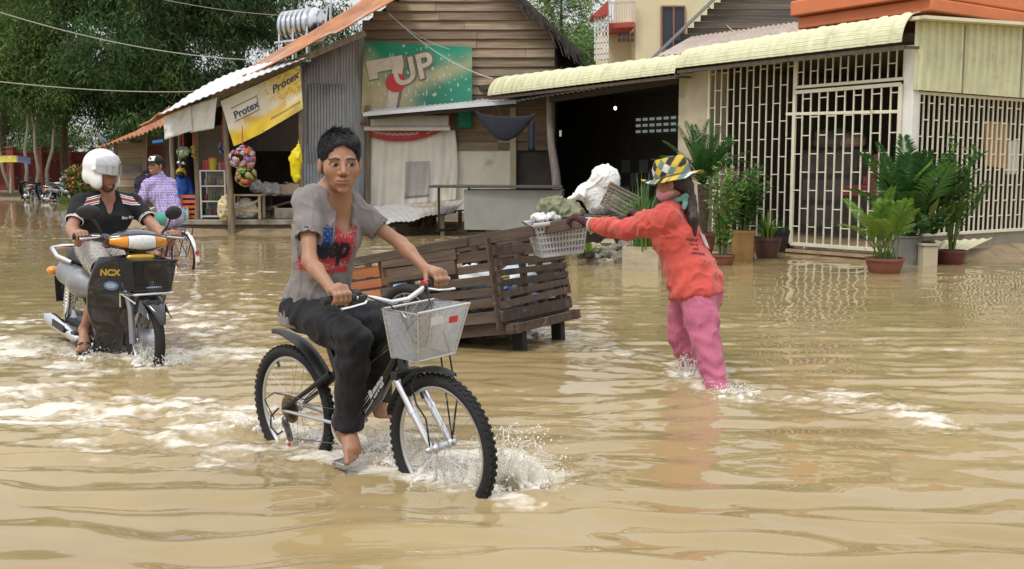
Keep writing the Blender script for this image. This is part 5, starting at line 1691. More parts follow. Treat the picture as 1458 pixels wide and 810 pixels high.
def blades(g, base, n, h, spread, w, cols, rnd, r=.05):
 for _ in range(n):
  an = rnd.uniform(0, 2 * PI); sp = rnd.uniform(.05, 1) * spread; L = h * rnd.uniform(.55, 1.1)
  o = base + V((math.cos(an), math.sin(an), 0)) * r * rnd.random()
  dx = V((math.cos(an), math.sin(an), 0))
  g.t = tuple(x * rnd.uniform(.7, 1.35) for x in rnd.choice(cols))
  sd_ = V((-math.sin(an), math.cos(an), 0)) * w * .5
  vs = []
  for i in range(7):
   t = i / 6
   p = o + UPZ * (L * t - sp * L * .55 * t ** 3) + dx * (sp * L * t ** 1.7)
   ww = (1 - t) ** .7
   vs += [p - sd_ * ww, p + sd_ * ww]
  g.add(vs, [(2 * i, 2 * i + 1, 2 * i + 3, 2 * i + 2) for i in range(6)])
def shrub(o, stems, h, r, nleaf, size, cols, rnd, ax=.4, low=.15, upw=.4):
 st = G(); lf = G()
 for k in range(stems):
  an = rnd.uniform(0, 2 * PI); rr = r * rnd.uniform(.2, 1)
  hh = h * rnd.uniform(.65, 1)
  b = V((math.cos(an) * .04, math.sin(an) * .04, 0)); e = V((math.cos(an) * rr, math.sin(an) * rr, hh))
  m = b.lerp(e, .5) + V((0, 0, .06 * h))
  st.tube([b, m, e], [.011, .008, .003], 5)
  for _ in range(nleaf // stems):
   t = rnd.uniform(low, 1.02)
   p = (b * (1 - t) ** 2 + m * 2 * t * (1 - t) + e * t * t) + V((rnd.gauss(0, .04), rnd.gauss(0, .04), rnd.gauss(0, .04)))
   a2 = rnd.uniform(0, 2 * PI)
   d = V((math.cos(a2), math.sin(a2), rnd.gauss(upw, .45))).normalized() * size * rnd.uniform(.5, 1.25)
   lf.t = tuple(x * rnd.uniform(.65, 1.4) for x in rnd.choice(cols))
   leafquad(lf, p, d, size * ax * rnd.uniform(.7, 1.2), V((rnd.gauss(0, .5), rnd.gauss(0, .5), 1)))
 return st, lf
STEMM = mat('green_stem', (.12, .16, .05), .7, var=.2)
GR1 = [(.10, .21, .045), (.14, .27, .055), (.065, .14, .03)]
GR2 = [(.20, .36, .06), (.28, .43, .08), (.14, .27, .05)]
GR3 = [(.04, .11, .03), (.055, .145, .036), (.08, .19, .045)]
def plant(label, px, py, name='potted_plant', dy=0):
 p = PZ(px, py, 0)
 return thing(name, label, 'plant', (p.x, p.y + dy, -.06), 0, 'potted plants along the grille house'), p
rnd = random.Random(12)
o, p = plant('leafy green shrub in a small red clay bowl, next to the tall tan pot', 1028, 377)
pot(o, bowl(.19, .22), CLAY, (.16, .19))
st, lf = shrub(o, 11, 1.35, .32, 1100, .10, GR2 + GR1, rnd)
s1 = V((0, 0, .2))
for g in (st, lf):
 g.v = [(x, y, z + .2) for x, y, z in g.v]
st.build('stem', STEMM, o, 60); lf.build('foliage', LEAF, o, 0, fix=False)
o, p = plant('dark green plant with pink flower spikes in the tall tan glazed pot', 1061, 372, dy=.2)
pot(o, [(.15, 0), (.165, .05), (.18, .3), (.175, .48), (.19, .5), (.19, .54), (.165, .54), (.16, .48)], TANC, (.16, .5))
st, lf = shrub(o, 16, 1.0, .5, 1500, .12, GR3 + GR1[:2], rnd, .35)
fl = G()
for k in range(7):
 b = V((rnd.uniform(-.38, .1), rnd.uniform(-.2, .2), rnd.uniform(.75, 1.1)))
 st.tube([V((0, 0, .05)), b * .6, b], [.008, .006, .003], 4)
 for _ in range(26):
  fl.t = rnd.choice([(.6, .32, .36), (.62, .42, .42), (.5, .22, .3)])
  leafquad(fl, b + V((rnd.gauss(0, .02), rnd.gauss(0, .02), rnd.uniform(-.16, .05))), V((rnd.gauss(0, 1), rnd.gauss(0, 1), rnd.gauss(.3, .6))).normalized() * .05, .03, V((rnd.gauss(0, 1), 0, 1)))
for g in (st, lf, fl):
 g.v = [(x, y, z + .52) for x, y, z in g.v]
st.build('stem', STEMM, o, 60); lf.build('foliage', LEAF, o, 0, fix=False); fl.build('blossom', LEAF, o, 0, fix=False)['kind'] = 'stuff'
o, p = plant('grassy green plant in a dark brown round pot right of the tan pot', 1097, 369, dy=.25)
pot(o, bowl(.22, .40), DCLAY, (.19, .36))
g = G(); blades(g, V((0, 0, .36)), 70, .5, .9, .03, GR2 + GR1, rnd, .1); g.build('foliage', LEAF, o, 0, fix=False)
o, p = plant('low green clump in the black pot behind the dark brown pot', 1116, 360, dy=.2)
pot(o, bowl(.2, .46), BLACK, (.17, .4))
g = G(); blades(g, V((0, 0, .4)), 25, .22, 1, .03, GR3, rnd, .12); g.build('foliage', LEAF, o, 0, fix=False)
o, p = plant('tall thin leaved shrub growing up against the left grille panel', 1078, 364, dy=.9)
pot(o, bowl(.2, .34), DCLAY, (.17, .3))
st, lf = shrub(o, 9, 1.4, .42, 700, .13, GR3 + GR1, rnd, .22, .35)
for g in (st, lf):
 g.v = [(x, y, z + .3) for x, y, z in g.v]
st.build('stem', STEMM, o, 60); lf.build('foliage', LEAF, o, 0, fix=False)
# cycad by the pillar
c = P(1001, 262, 18.2)
o = thing('cycad_palm', 'dark green sago palm with upright stiff fronds in front of the grey pillar', 'palm', (c.x, c.y, -.06))
pot(o, bowl(.24, .42), CLAY, (.2, .36))
h = c.z + .06
G().tube([(0, 0, .36), (.02, 0, h * .6), (0, 0, h)], [.09, .085, .10], 10).build('trunk', mat('palm_trunk', (.10, .075, .05), .95, var=.4, vs=20, bump=.02, bs=30), o, 60)
g = G()
for k in range(34):
 an = 2 * PI * k * .382; el = rnd.uniform(.35, 1.35)
 frond(g, V((0, 0, h)), V((math.cos(an) * math.cos(el), math.sin(an) * math.cos(el), math.sin(el))), rnd.uniform(.95, 1.3), .26 * math.cos(el) + .05, 40, .24, .018, GR3 + [(.03, .09, .03)], rnd, vee=.5)
g.build('fronds', LEAF, o, 0, fix=False)['kind'] = 'stuff'
# areca palms and shrubs at the corner
o, p = plant('bright areca palm in the red clay bowl nearest the water', 1259, 388)
pot(o, bowl(.26, .27), CLAY, (.22, .24))
g = G()
for k in range(26):
 an = 2 * PI * k * .382 + .4; el = rnd.uniform(.95, 1.5)
 frond(g, V((rnd.gauss(0, .07), rnd.gauss(0, .07), .25)), V((math.cos(an) * math.cos(el), math.sin(an) * math.cos(el), math.sin(el))), rnd.uniform(.75, 1.3), .42 * rnd.uniform(.4, 1.1), 40, .26, .016, GR2, rnd, start=.38)
g.build('fronds', LEAF, o, 0, fix=False)['kind'] = 'stuff'
o, p = plant('large dark palm in the grey cylinder pot against the white corner post', 1297, 377, dy=.15)
pot(o, [(.2, 0), (.2, .46), (.22, .47), (.22, .5), (.18, .5), (.17, .45)], GCLAY, (.18, .46))
g = G()
for k in range(30):
 an = 2 * PI * k * .382; el = rnd.uniform(.85, 1.5)
 frond(g, V((rnd.gauss(0, .05), rnd.gauss(0, .05), .48)), V((math.cos(an) * math.cos(el), math.sin(an) * math.cos(el), math.sin(el))), rnd.uniform(1.0, 1.95), .30 * rnd.uniform(.4, 1.2), 34, .40, .032, GR3 + [(.05, .15, .035), (.08, .2, .04)], rnd, start=.4)
for k in range(44):      # broad leaves low down
 an = rnd.uniform(0, 2 * PI); d = V((math.cos(an), math.sin(an), rnd.uniform(.1, 1.0))).normalized() * rnd.uniform(.3, .62)
 g.t = tuple(x * rnd.uniform(.8, 1.4) for x in rnd.choice(GR1 + GR2)); leafquad(g, V((rnd.gauss(0, .08), rnd.gauss(0, .08), .5 + rnd.random() * .75)), d, .15, V((rnd.gauss(0, .4), rnd.gauss(0, .4), 1)))
g.build('fronds', LEAF, o, 0, fix=False)['kind'] = 'stuff'
o, p = plant('broad leaved plant in a chipped pale square pot between the two palms', 1324, 379, dy=.1)
g = G(); g.prism([(-.11, -.11), (.11, -.11), (.12, .11), (-.11, .11)], Matrix(), .36); g.prism([(-.13, -.13), (.13, -.13), (.13, .13), (-.13, .13)], Matrix.Translation((0, 0, .361)), .04)
g.build('pot', PLASTER, o, 30, .01); G().ell((0, 0, .40), (.11, .11, .04), 14, 6).build('soil', SOIL, o, 180)
g = G()
for k in range(46):
 an = rnd.uniform(0, 2 * PI); d = V((math.cos(an), math.sin(an), rnd.uniform(-.2, 1.2))).normalized() * rnd.uniform(.2, .45)
 g.t = tuple(x * rnd.uniform(.8, 1.3) for x in rnd.choice(GR1 + GR3)); leafquad(g, V((rnd.gauss(0, .08), rnd.gauss(0, .08), .5 + rnd.random() * .35)), d, .11, V((rnd.gauss(0, .4), rnd.gauss(0, .4), 1)))
g.build('foliage', LEAF, o, 0, fix=False)
o, p = plant('tall slender shrub with small leaves in the maroon pot at the right', 1357, 376, dy=.1)
pot(o, bowl(.235, .27), mat('maroon_pot', (.13, .035, .035), .4, var=.15), (.2, .23))
st, lf = shrub(o, 12, 1.75, .5, 1000, .11, GR1 + [(.09, .2, .05)], rnd, .5, .3)
for g in (st, lf):
 g.v = [(x, y, z + .23) for x, y, z in g.v]
for k in range(5):
 frond(lf, V((0, 0, .3)), V((rnd.gauss(0, .4), rnd.gauss(0, .4), 1)), rnd.uniform(1.1, 1.7), .25, 22, .26, .02, GR1, rnd, start=.45)
st.build('stem', STEMM, o, 60); lf.build('foliage', LEAF, o, 0, fix=False)
# lemongrass in a plank planter
p = PZ(914, 382, 0)
o = thing('plank_planter', 'pale plank planter box holding tall lemongrass in the water', 'planter', (p.x, p.y, -.1))
PLY = mat('worn_ply', (.42, .36, .25), .8, var=.2, vs=4, dirt=((.2, .15, .1), .6, 7), stretch=(.5, 3, 3))
ry = Matrix.Rotation(-.25, 3, 'Z')
g = G()
for sx, sy, w_, d_ in ((0, -.2, .52, .03), (0, .2, .52, .03)):
 g.box(ry @ V((sx, sy, .22)), (w_, d_, .42), ry)
for sx in (-.25, .25):
 g.box(ry @ V((sx, 0, .22)), (.03, .365, .415), ry)
g.build('board', PLY, o, 30, .005); G().ell((0, 0, .36), (.22, .18, .05), 14, 6).build('soil', SOIL, o, 180)
g = G(); blades(g, V((0, 0, .36)), 170, 1.15, .62, .022, [(.12, .24, .08), (.18, .30, .10), (.09, .18, .05)], rnd, .16); blades(g, V((.05, -.1, .36)), 40, .4, .8, .03, GR2, rnd, .15)
g.build('foliage', LEAF, o, 0, fix=False)
# stones heaped at the water's edge
STONE = mat('stone', (.22, .20, .17), .85, var=.3, vs=5, bump=.01, bs=20)
STONEL = mat('stone_light', (.40, .35, .26), .85, var=.25, vs=5, bump=.01, bs=20)
for i, (x, y, r, l, lab) in enumerate(((861, 379, .15, 1, 'pale tan stone lying lowest at the water edge'), (845, 372, .15, 0, 'dark grey stone at the left foot of the stone heap'), (866, 364, .17, 0, 'largest dark angular stone in the middle of the heap'),
                                      (884, 368, .16, 0, 'upright brown grey stone at the right end of the heap'), (868, 351, .16, 1, 'broad pale stone topping the heap'), (848, 354, .12, 1, 'small pale stone at the upper left of the heap'), (890, 350, .14, 0, 'grey stone behind the top right of the heap'), (846, 361, .11, 0, 'small dark stone between the pale and the dark left stones'))):
 c = P(x, y, 15.9 + (380 - y) * .02)
 g = G(); g.ell(c, (r, r * .8, r * .72), 14, 10, Matrix.Rotation(i * 1.1, 3, 'Z') @ Matrix.Rotation(.4 * math.sin(i * 3), 3, 'Y'), .55)
 meta(g.build('stone', STONEL if l else STONE, None, 45), lab, 'stone', 'stones heaped at the water edge')
# low dark platform carrying the sack and the broken crate
c = P(868, 330, 17.2)
o = thing('low_platform', 'low dark plank platform behind the stones carrying the white sack', 'platform', (c.x, c.y, -.1))
zt = P(868, 306, 17.0).z + .1
g = G()
for i in range(5):
 g.rt(.6, 1.1); g.box((0, -.4 + .2 * i, zt - .02), (1.35, .185, .035))
g.build('deck', mat('dark_plank', (.11, .09, .07), .85, var=.3, tint=True), o, 30)
for sx in (-.6, .6):
 for sy in (-.42, .42):
  G().bar((sx, sy, 0), (sx, sy, zt - .04), .08, .08).build('leg', POSTW, o, 30)
G().box((0, .1, zt * .45), (1.15, .5, zt * .8)).build('skirt', DARKW, o, 30)
zs = zt - .1
c = P(853, 290, 17.2)
o = thing('white_sack', 'big bulging white plastic sack standing above the stones', 'sack', (c.x, c.y, zs))
s = Sdf()
s.ell((c.x + .10, c.y, zs + .52), (.25, .22, .30), .08); s.ell((c.x + .06, c.y, zs + .2), (.27, .22, .24), .08); s.ell((c.x - .12, c.y, zs + .34), (.24, .18, .18), .08)
s.cap((c.x - .2, c.y - .03, zs + .35), (c.x - .42, c.y - .08, zs + .27), .12, .05, .06); s.cap((c.x - .42, c.y - .08, zs + .27), (c.x - .49, c.y - .1, zs + .25), .035, .06, .02)
def crumple(v, n, a=.03, f=7, sd=3):
 x, y, z = [v[:, i] * f for i in range(3)]
 q = .7 * vnoise(x * .6, y * .6, z * .6, sd + 4)
 return v + n * (a * ((1 - np.clip(np.abs(fbm(x + q, y - q, z + q, 2, sd)), 0, 1)) ** 4 - .35))[:, None]
s.build('bag', mat('white_plastic', (.74, .74, .73), .4, var=.05, vs=4, bump=.004, bs=12), o, .014, post=lambda v, n: crumple(crumple(v, n, .045, 3.5), n, .012, 11, 6))
c = P(884, 296, 16.7)
o = thing('broken_crate', 'broken dark slatted crate tipped against the white sack', 'crate', (c.x, c.y, zs))
rx = Matrix.Rotation(.48, 3, 'Y') @ Matrix.Rotation(-.3, 3, 'Z')
g = G()
for i in range(6):
 g.rt(.6, 1.3); g.box(V((0, 0, .21)) + rx @ V((0, -.16, -.16 + .062 * i)), (.52, .02, .045), rx)
 g.rt(.6, 1.3); g.box(V((0, 0, .21)) + rx @ V((0, .16, -.16 + .062 * i)), (.52, .02, .045), rx)
for sx in (-.24, .0, .24):
 for sy in (-.14, .14):
  g.rt(.7, 1.1); g.box(V((0, 0, .21)) + rx @ V((sx, sy, 0)), (.04, .03, .36), rx)
g.build('slat', mat('crate_wood', (.15, .125, .10), .85, var=.3, tint=True), o, 30, .003)
g = G(); g.box(V((0, 0, .21)) + rx @ V((-.0, 0, .2)), (.56, .34, .03), rx); g.build('lid', mat('crate_wood', (.15, .125, .1)), o, 30, .003)
G().box(V((0, 0, .21)) + rx @ V((-.265, 0, .17)), (.03, .34, .08), rx).build('red_end', mat('crate_red', (.3, .1, .06), .8), o, 30)
for x, y, Y, lab in ((838, 340, 15.8, 'drooping fern clump left of the stone heap'), (857, 302, 16.6, 'small bright green fern on the platform below the white sack')):
 c = P(x, y + 24, Y)
 o = thing('fern', lab, 'plant', c)
 g = G()
 for k in range(16):
  an = rnd.uniform(0, 2 * PI); el = rnd.uniform(.3, 1.3)
  frond(g, V((0, 0, .02)), V((math.cos(an) * math.cos(el), math.sin(an) * math.cos(el), math.sin(el))), rnd.uniform(.25, .5), .5, 16, .07, .018, GR2, rnd)
 g.build('fronds', LEAF, o, 0, fix=False)['kind'] = 'stuff'
 G().ell((0, 0, .0), (.1, .1, .05), 10, 6, jit=.3).build('root_clump', SOIL, o, 180)
# ------------------------------------------------------------------ hand cart
CD = V((-.85, .53, 0)).normalized()
CW, CL, CH = 1.05, 1.85, .64
corner = V((-.07, 8.0, .25))
CM = Matrix.Translation(corner) @ Matrix.Rotation(math.atan2(CD.y, CD.x), 4, 'Z') @ Matrix.Rotation(math.radians(9), 4, 'Y') @ Matrix.Translation((0, -CW / 2, 0))
o = cart = thing('hand_cart', 'rough slatted wooden hand cart full of bottles tipped nose down in the flood', 'cart', M=CM)
CARTW = mat('cart_wood', (.082, .058, .044), .85, var=.35, vs=5, bump=.004, bs=25, stretch=(.4, 3, 3), tint=True, dirt=((.25, .205, .165), .585, 3.5), dstretch=(.5, 2, 4))
CARTO = mat('cart_orange', (.32, .115, .05), .8, var=.25, vs=5, stretch=(.4, 3, 3), tint=True, dirt=((.16, .08, .05), .58, 4))
rnd = random.Random(21)
def slats(y, x0, x1, zs, m, nm, sgn, hh=.07):
 for z, h in zs:
  g = G(); g.rt(.65, 1.4)
  dz = rnd.uniform(-.008, .008)
  a = V((x0 + rnd.uniform(-.03, .02), y + rnd.uniform(-.004, .004), z + dz)); b = V((x1 + rnd.uniform(-.02, .03), y + rnd.uniform(-.004, .004), z - dz * .5))
  g.bar(a, b, .022, h, up=(0, 0, 1)); g.build(nm, m, o, 30, .003)
for sgn in (1, -1):
 y = sgn * CW / 2
 zs = [(.05, .09), (.155, .07), (.25, .065), (.34, .07), (.43, .065), (.535, .08)]
 slats(y + sgn * .012, -.02, 1.12, zs, CARTW, 'side_slat', sgn)
 slats(y + sgn * .012, 1.14, CL, [(z - .01, h * 1.05) for z, h in zs], CARTO, 'side_slat', sgn)
 slats(y + sgn * .034, .35, 1.05, [(.585, .10), (.47, .11)], CARTW, 'patch_board', sgn)
 g = G(); g.rt(); g.bar((-.82, y + sgn * .015, CH + .03), (.35, y + sgn * .0, CH + .01), .05, .085); g.build('handle', CARTW, o, 30, .006)
 g = G(); g.rt(); g.bar((.2, y + sgn * .03, CH + .015), (CL + .02, y + sgn * .02, CH - .03), .045, .075); g.build('top_rail', CARTW, o, 30, .006)
 for x in (0.02, .42, .86, 1.13, 1.5, CL - .03):
  g = G(); g.rt(.7, 1.2); g.bar((x, y - sgn * .03, -.02), (x, y - sgn * .03, CH), .05, .055); g.build('side_post', CARTO if 1.1 < x < 1.3 else CARTW, o, 30, .004)
g = G(); g.bar((.01, CW / 2 + .035, -.06), (.01, CW / 2 + .035, CH + .02), .075, .02); g.build('corner_board', CARTW, o, 30, .004)
for x in (-.0, CL):
 for z, h in [(.04, .09), (.14, .055), (.215, .05), (.29, .055), (.37, .05), (.45, .06), (.545, .075)]:
  g = G(); g.rt(.65, 1.4); d = rnd.uniform(-.01, .01)
  g.bar((x + (-.012 if x < .5 else .012), -CW / 2 - .03, z + d), (x + (-.012 if x < .5 else .012), CW / 2 + .02, z - d), .02, h); g.build('end_slat', CARTW, o, 30, .003)
 for y in (-.42, -.16, .1):
  g = G(); g.bar((x + .02 if x < .5 else x - .02, y, 0), (x + .02 if x < .5 else x - .02, y, CH - .03), .04, .05); g.build('end_post', CARTW, o, 30, .003)
g = G()
for i in range(8):
 g.rt(); g.box((CL / 2, -CW / 2 + .07 + i * .13, -.015), (CL, .12, .02))
g.build('floor', CARTW, o, 30)
g = G(); g.bar((-.12, CW / 2 - .06, -.06), (CL, CW / 2 - .06, -.06), .07, .08); g.bar((-.12, -CW / 2 + .06, -.06), (CL, -CW / 2 + .06, -.06), .07, .08); g.bar((-.05, -CW / 2, -.065), (-.05, CW / 2, -.065), .07, .07); g.build('chassis', CARTW, o, 30, .004)
for y in (CW / 2 + .07, -CW / 2 - .07):
 g = G(); g.ring((.86, y, .10), (0, 1, 0), .255, .04, 36, 10); w_ = g.build('wheel', mat('rubber', (.018, .018, .018), .75, var=.2, vs=20), o, 60)
 g = G(); g.ring((.86, y, .10), (0, 1, 0), .215, .014, 36, 6)
 for k in range(8):
  a = PI * k / 4; g.tube([(.86, y, .10), (.86 + .21 * math.cos(a), y, .10 + .21 * math.sin(a))], .008, 5)
 g.build('rim', STEEL, w_, 60)
G().tube([(.86, -CW / 2 - .1, .10), (.86, CW / 2 + .1, .10)], .02, 8).build('axle', BLACK, o, 60)
for y in (.28, -.34):
 g = G(); g.bar((.02, y, -.1), (.05, y, -.42), .075, .1); g.build('rear_leg', mat('rubber', (.018, .018, .018)), o, 30, .01)
# loose bottles and bags in the cart
PB = mat('scrap_plastic', (1, 1, 1), .25, var=.15, vs=15, tint=True)
bp = None
cols = [(.35, .5, .7), (.6, .66, .7), (.62, .64, .66), (.15, .3, .6), (.62, .66, .68), (.5, .6, .7), (.6, .5, .05), (.45, .58, .7)]
proto = []
for k, c in enumerate(cols):
 nm = ('light blue', 'clear', 'white', 'deep blue', 'milky', 'pale blue', 'yellow', 'sky blue')[k]
 t = thing('plastic_bottle', '%s plastic bottle thrown into the slatted cart' % nm, 'bottle', (0, 0, 0), 0, 'loose bottles in the hand cart')
 g = G(); g.t = c; g.lathe([(.035, 0), (.045, .02), (.045, .16), (.04, .18), (.045, .2), (.04, .24), (.016, .30), (.016, .32)], 12); g.build('body', PB, t, 60)
 g = G(); g.t = rnd.choice([(.1, .2, .6), (.6, .6, .6), (.5, .05, .05)]); g.lathe([(.02, .32), (.02, .35)], 10); g.build('cap', PB, t, 60)
 proto.append(t)
used = set()
for i in range(110):
 x, y, z = rnd.uniform(.24, CL - .25), rnd.uniform(-CW / 2 + .2, CW / 2 - .2), rnd.uniform(.05, .33)
 if i < 56:
  y = CW / 2 - .10 - rnd.uniform(0, .08)
 if i > 92:
  x = rnd.uniform(.2, .3)
 k = i % 8
 Mi = CM @ Matrix.Translation((x, y, z)) @ Matrix.Rotation(rnd.uniform(0, 2 * PI) if i >= 56 else rnd.gauss(0, .15), 4, 'Z') @ Matrix.Rotation(PI / 2 + rnd.gauss(0, .15), 4, 'Y') @ Matrix.Translation((0, 0, -.17))
 if k not in used:
  used.add(k); proto[k].matrix_basis = Mi
 else:
  dup(proto[k], Mi)
for k, (x, y, z, r, c, lab) in enumerate(((.5, .1, .3, (.3, .25, .14), (.62, .64, .66), 'white plastic bag lying on the bottles in the rear half of the cart'), (1.15, -.1, .3, (.3, .28, .14), (.2, .36, .65), 'blue plastic bag lying on the bottles in the cart nose'), (.3, -.28, .26, (.2, .15, .16), (.45, .52, .6), 'greyish bag pressed against the rear slats of the cart'))):
 s = Sdf(); s.ell(CM @ V((x, y, z)), r, .03)
 c0 = CM @ V((x, y, z))
 t = thing('rubbish_bag', lab, 'bag', c0 - V((0, 0, r[2])))
 s.build('bag', mat('bag_film_%s' % ('white', 'blue', 'grey')[k], c, .35, var=.1, vs=6), t, .02, post=lambda v, n: crumple(v, n, .07, 6, 4))
 G().ell(c0 + V((0, 0, r[2] * .9)), (.04, .03, .05), 8, 6, jit=.4).build('knot', mat('bag_film_%s' % ('white', 'blue', 'grey')[k], c), t, 60, world=True)
# grey washing basket hung at the rear of the cart, green cloth bundle on it
bc = P(794, 338, 7.95)
BM = Matrix.Translation(bc) @ Matrix.Rotation(math.atan2(.22, 1), 4, 'Z') @ Matrix.Rotation(-.10, 4, 'Y')
o = thing('plastic_basket', 'grey pierced plastic basket hung on the rear rail of the cart', 'basket', M=BM)
GP = mat('grey_plastic_basket', (.42, .43, .45), .4, var=.06)
g = G()
hb, tb = (.155, .12), (.20, .165)
def bpt(sx, sy, t):
 return V((sx * (hb[0] + (tb[0] - hb[0]) * t), sy * (hb[1] + (tb[1] - hb[1]) * t), -.12 + .24 * t))
for t, h in ((0.03, .03), (.22, .014), (.42, .014), (.60, .014), (.78, .02), (.98, .03)):
 for a, b in (((-1, -1), (1, -1)), ((1, -1), (1, 1)), ((1, 1), (-1, 1)), ((-1, 1), (-1, -1))):
  g.bar(bpt(*a, t), bpt(*b, t), .008, h)
for i in range(15):
 k = -1 + 2 * i / 14
 for s in (-1, 1):
  g.bar(bpt(k, s, 0), bpt(k, s, 1), .011, .007, up=(0, 1, 0)); g.bar(bpt(s, k, 0), bpt(s, k, 1), .007, .011, up=(0, 1, 0))
g.build('side', GP, o, 0)
g = G(); g.box((0, 0, -.122), (.31, .24, .01)); g.build('bottom', GP, o, 30)
g = G(); tr = [bpt(*a, 1.02) for a in ((-1.08, -1.1), (1.08, -1.1), (1.08, 1.1), (-1.08, 1.1))]
g.tube(tr, .016, 8, closed=True); g.build('rim', GP, o, 60)
s = Sdf(); c = P(797, 298, 7.95)
s.ell(c, (.15, .12, .075), .04); s.ell(c + V((-.06, 0, .02)), (.10, .1, .07), .04); s.ell(c + V((.09, -.03, -.03)), (.09, .09, .06), .03); s.ell(c - V((0, 0, .08)), (.14, .11, .08), .04)
t = thing('cloth_bundle', 'olive green cloth bundle piled on the grey basket', 'cloth', c - V((0, 0, .15)))
s.build('cloth', mat('olive_cloth', (.20, .21, .13), .9, var=.15, vs=10), t, .008, post=lambda v, n: crumple(v, n, .035, 13, 8))
s = Sdf(); c2 = P(771, 311, 7.85); s.ell(c2, (.07, .08, .03), .02); s.ell(c2 + V((.08, .02, .01)), (.07, .06, .035), .02)
s.build('white_fold', mat('white_cloth', (.66, .66, .67), .8, var=.06), t, .007, post=lambda v, n: crumple(v, n, .03, 16, 5))
# ------------------------------------------------------------------ bicycles
RUB = mat('tyre_rubber', (.016, .016, .017), .8, var=.25, vs=30)
CHROME = mat('chrome', (.72, .72, .74), .14, metal=1, var=.05, vs=8)
ALLOY = mat('alloy', (.58, .58, .60), .32, metal=.9, var=.08, vs=8)
FRAMEB = mat('black_frame', (.012, .012, .014), .22, var=.1, coat=.4)
SATIN = mat('satin_black', (.02, .02, .022), .5, var=.15, vs=12)
WIREM = mat('basket_wire', (.56, .57, .59), .35, metal=.6, var=.05)
def knobs(g, c, ax, Rr, n, w):
 a, b = frame_of(V(ax))
 axn = V(ax).normalized()
 for i in range(n):
  for k, off in enumerate((-w, 0, w)):
   t = 2 * PI * (i + (.5 if k == 1 else 0)) / n
   rd = a * math.cos(t) + b * math.sin(t); tg = -a * math.sin(t) + b * math.cos(t)
   p = V(c) + rd * (Rr - abs(off) * .35) + axn * off
   Q = Matrix((tg, axn, rd)).transposed()
   g.box(p, (PI * Rr / n * 1.05, w * .72, .012), Q)
def wheel(parent, c, Rt, rt, ax=(0, 1, 0), knobby=True, nsp=28, hubw=.05, hubr=.018, rimw=.012, disc=None):
 c = V(c); ax = V(ax)
 g = G(); g.ring(c, ax, Rt - rt, rt, 56, 12)
 if knobby:
  knobs(g, c, ax, Rt, 58, rt * .55)
 w = g.build('wheel', RUB, parent, 50)
 a, b = frame_of(ax); n = ax.normalized()
 g = G(); g.ring(c, ax, Rt - 2 * rt - rimw * .4, rimw, 56, 8, flat=.8); g.build('rim', ALLOY, w, 60)
 g = G()
 for i in range(nsp):
  t = 2 * PI * i / nsp; t2 = t + (.5 if i % 4 < 2 else -.5)
  s = 1 if i % 2 else -1
  rd = a * math.cos(t) + b * math.sin(t); hd = a * math.cos(t2) + b * math.sin(t2)
  g.tube([c + hd * hubr + n * s * hubw * .6, c + rd * (Rt - 2 * rt - rimw)], .0013, 4)
 g.build('spokes', mat('spoke_steel', (.42, .42, .43), .55, metal=.5), w, 60)
 g = G(); q = n.to_track_quat('Z', 'Y').to_matrix().to_4x4()
 g.lathe([(hubr * .6, -hubw * 1.3), (hubr * .6, -hubw), (hubr * 1.5, -hubw * .8), (hubr, -hubw * .6), (hubr, hubw * .6), (hubr * 1.5, hubw * .8), (hubr * .6, hubw), (hubr * .6, hubw * 1.3)], 16, Matrix.Translation(c) @ q); g.build('hub', ALLOY, w, 60)
 g = G(); t = 1.1; rd = a * math.cos(t) + b * math.sin(t); g.bar(c + rd * (Rt - 2.1 * rt - rimw) , c + rd * (Rt - 2.1 * rt - rimw - .03), .012, .012); g.build('valve', BLACK, w, 60)
 return w
BH = V((.731, -.682, 0))
BL = V((.682, .731, 0))
fh = V((-.305, 4.60, 0))
borg = fh - BH * .62
BM_ = Matrix.Translation((borg.x, borg.y, -.15)) @ Matrix.Rotation(math.atan2(BH.y, BH.x), 4, 'Z') @ Matrix.Rotation(math.radians(3), 4, 'X')
bike = thing('bicycle', 'black mountain bicycle with silver wire basket ridden through the flood', 'bicycle', M=BM_)
def BW(x, y, z):
 return BM_ @ V((x, y, z))
WR = .33
FHUB, RHUB, BBK = V((.62, 0, WR)), V((-.50, 0, WR)), V((0, 0, .32))
wf = wheel(bike, FHUB, WR, .028)
wr = wheel(bike, RHUB, WR, .028)
SEATT = V((-.17, 0, .73)); HT0, HT1 = V((.38, 0, .70)), V((.345, 0, .83))
g = G()
g.tube([BBK + V((.01, 0, .02)), BBK.lerp(HT0, .5) + V((0, 0, -.015)), HT0 + V((-.01, 0, .03))], [.036, .04, .036], 12, flat=.75)
g.tube([BBK, SEATT], .022, 12)
g.tube([SEATT + V((.03, 0, -.10)), SEATT.lerp(HT1, .5) + V((0, 0, -.16)), HT1 + V((-.01, 0, -.04))], .02, 12)
g.tube([HT0 + V((.012, 0, -.05)), HT1], .026, 12)
g.build('frame', FRAMEB, bike, 60)
g = G()
for s in (-1, 1):
 g.tube([BBK + V((-.03, s * .03, 0)), RHUB + V((.05, s * .06, 0)), RHUB + V((0, s * .062, 0))], .0105, 8)
g.build('chain_stay', ALLOY, bike, 60)
for s in (-1, 1):
 g = G(); g.tube([V((-.13, s * .03, .57)), V((-.28, s * .055, .47)), RHUB + V((0, s * .062, .01))], [.014, .013, .011], 8); g.build('seat_stay', SATIN, bike, 60)
g = G(); g.tube([SEATT, SEATT + V((-.035, 0, .12))], .0145, 10); g.build('seat_post', ALLOY, bike, 60)
s_ = Sdf()
sc_ = SEATT + V((-.07, 0, .15))
s_.ell(sc_ + V((-.06, 0, 0)), (.09, .085, .03), .03); s_.ell(sc_ + V((.08, 0, .0)), (.12, .035, .025), .04)
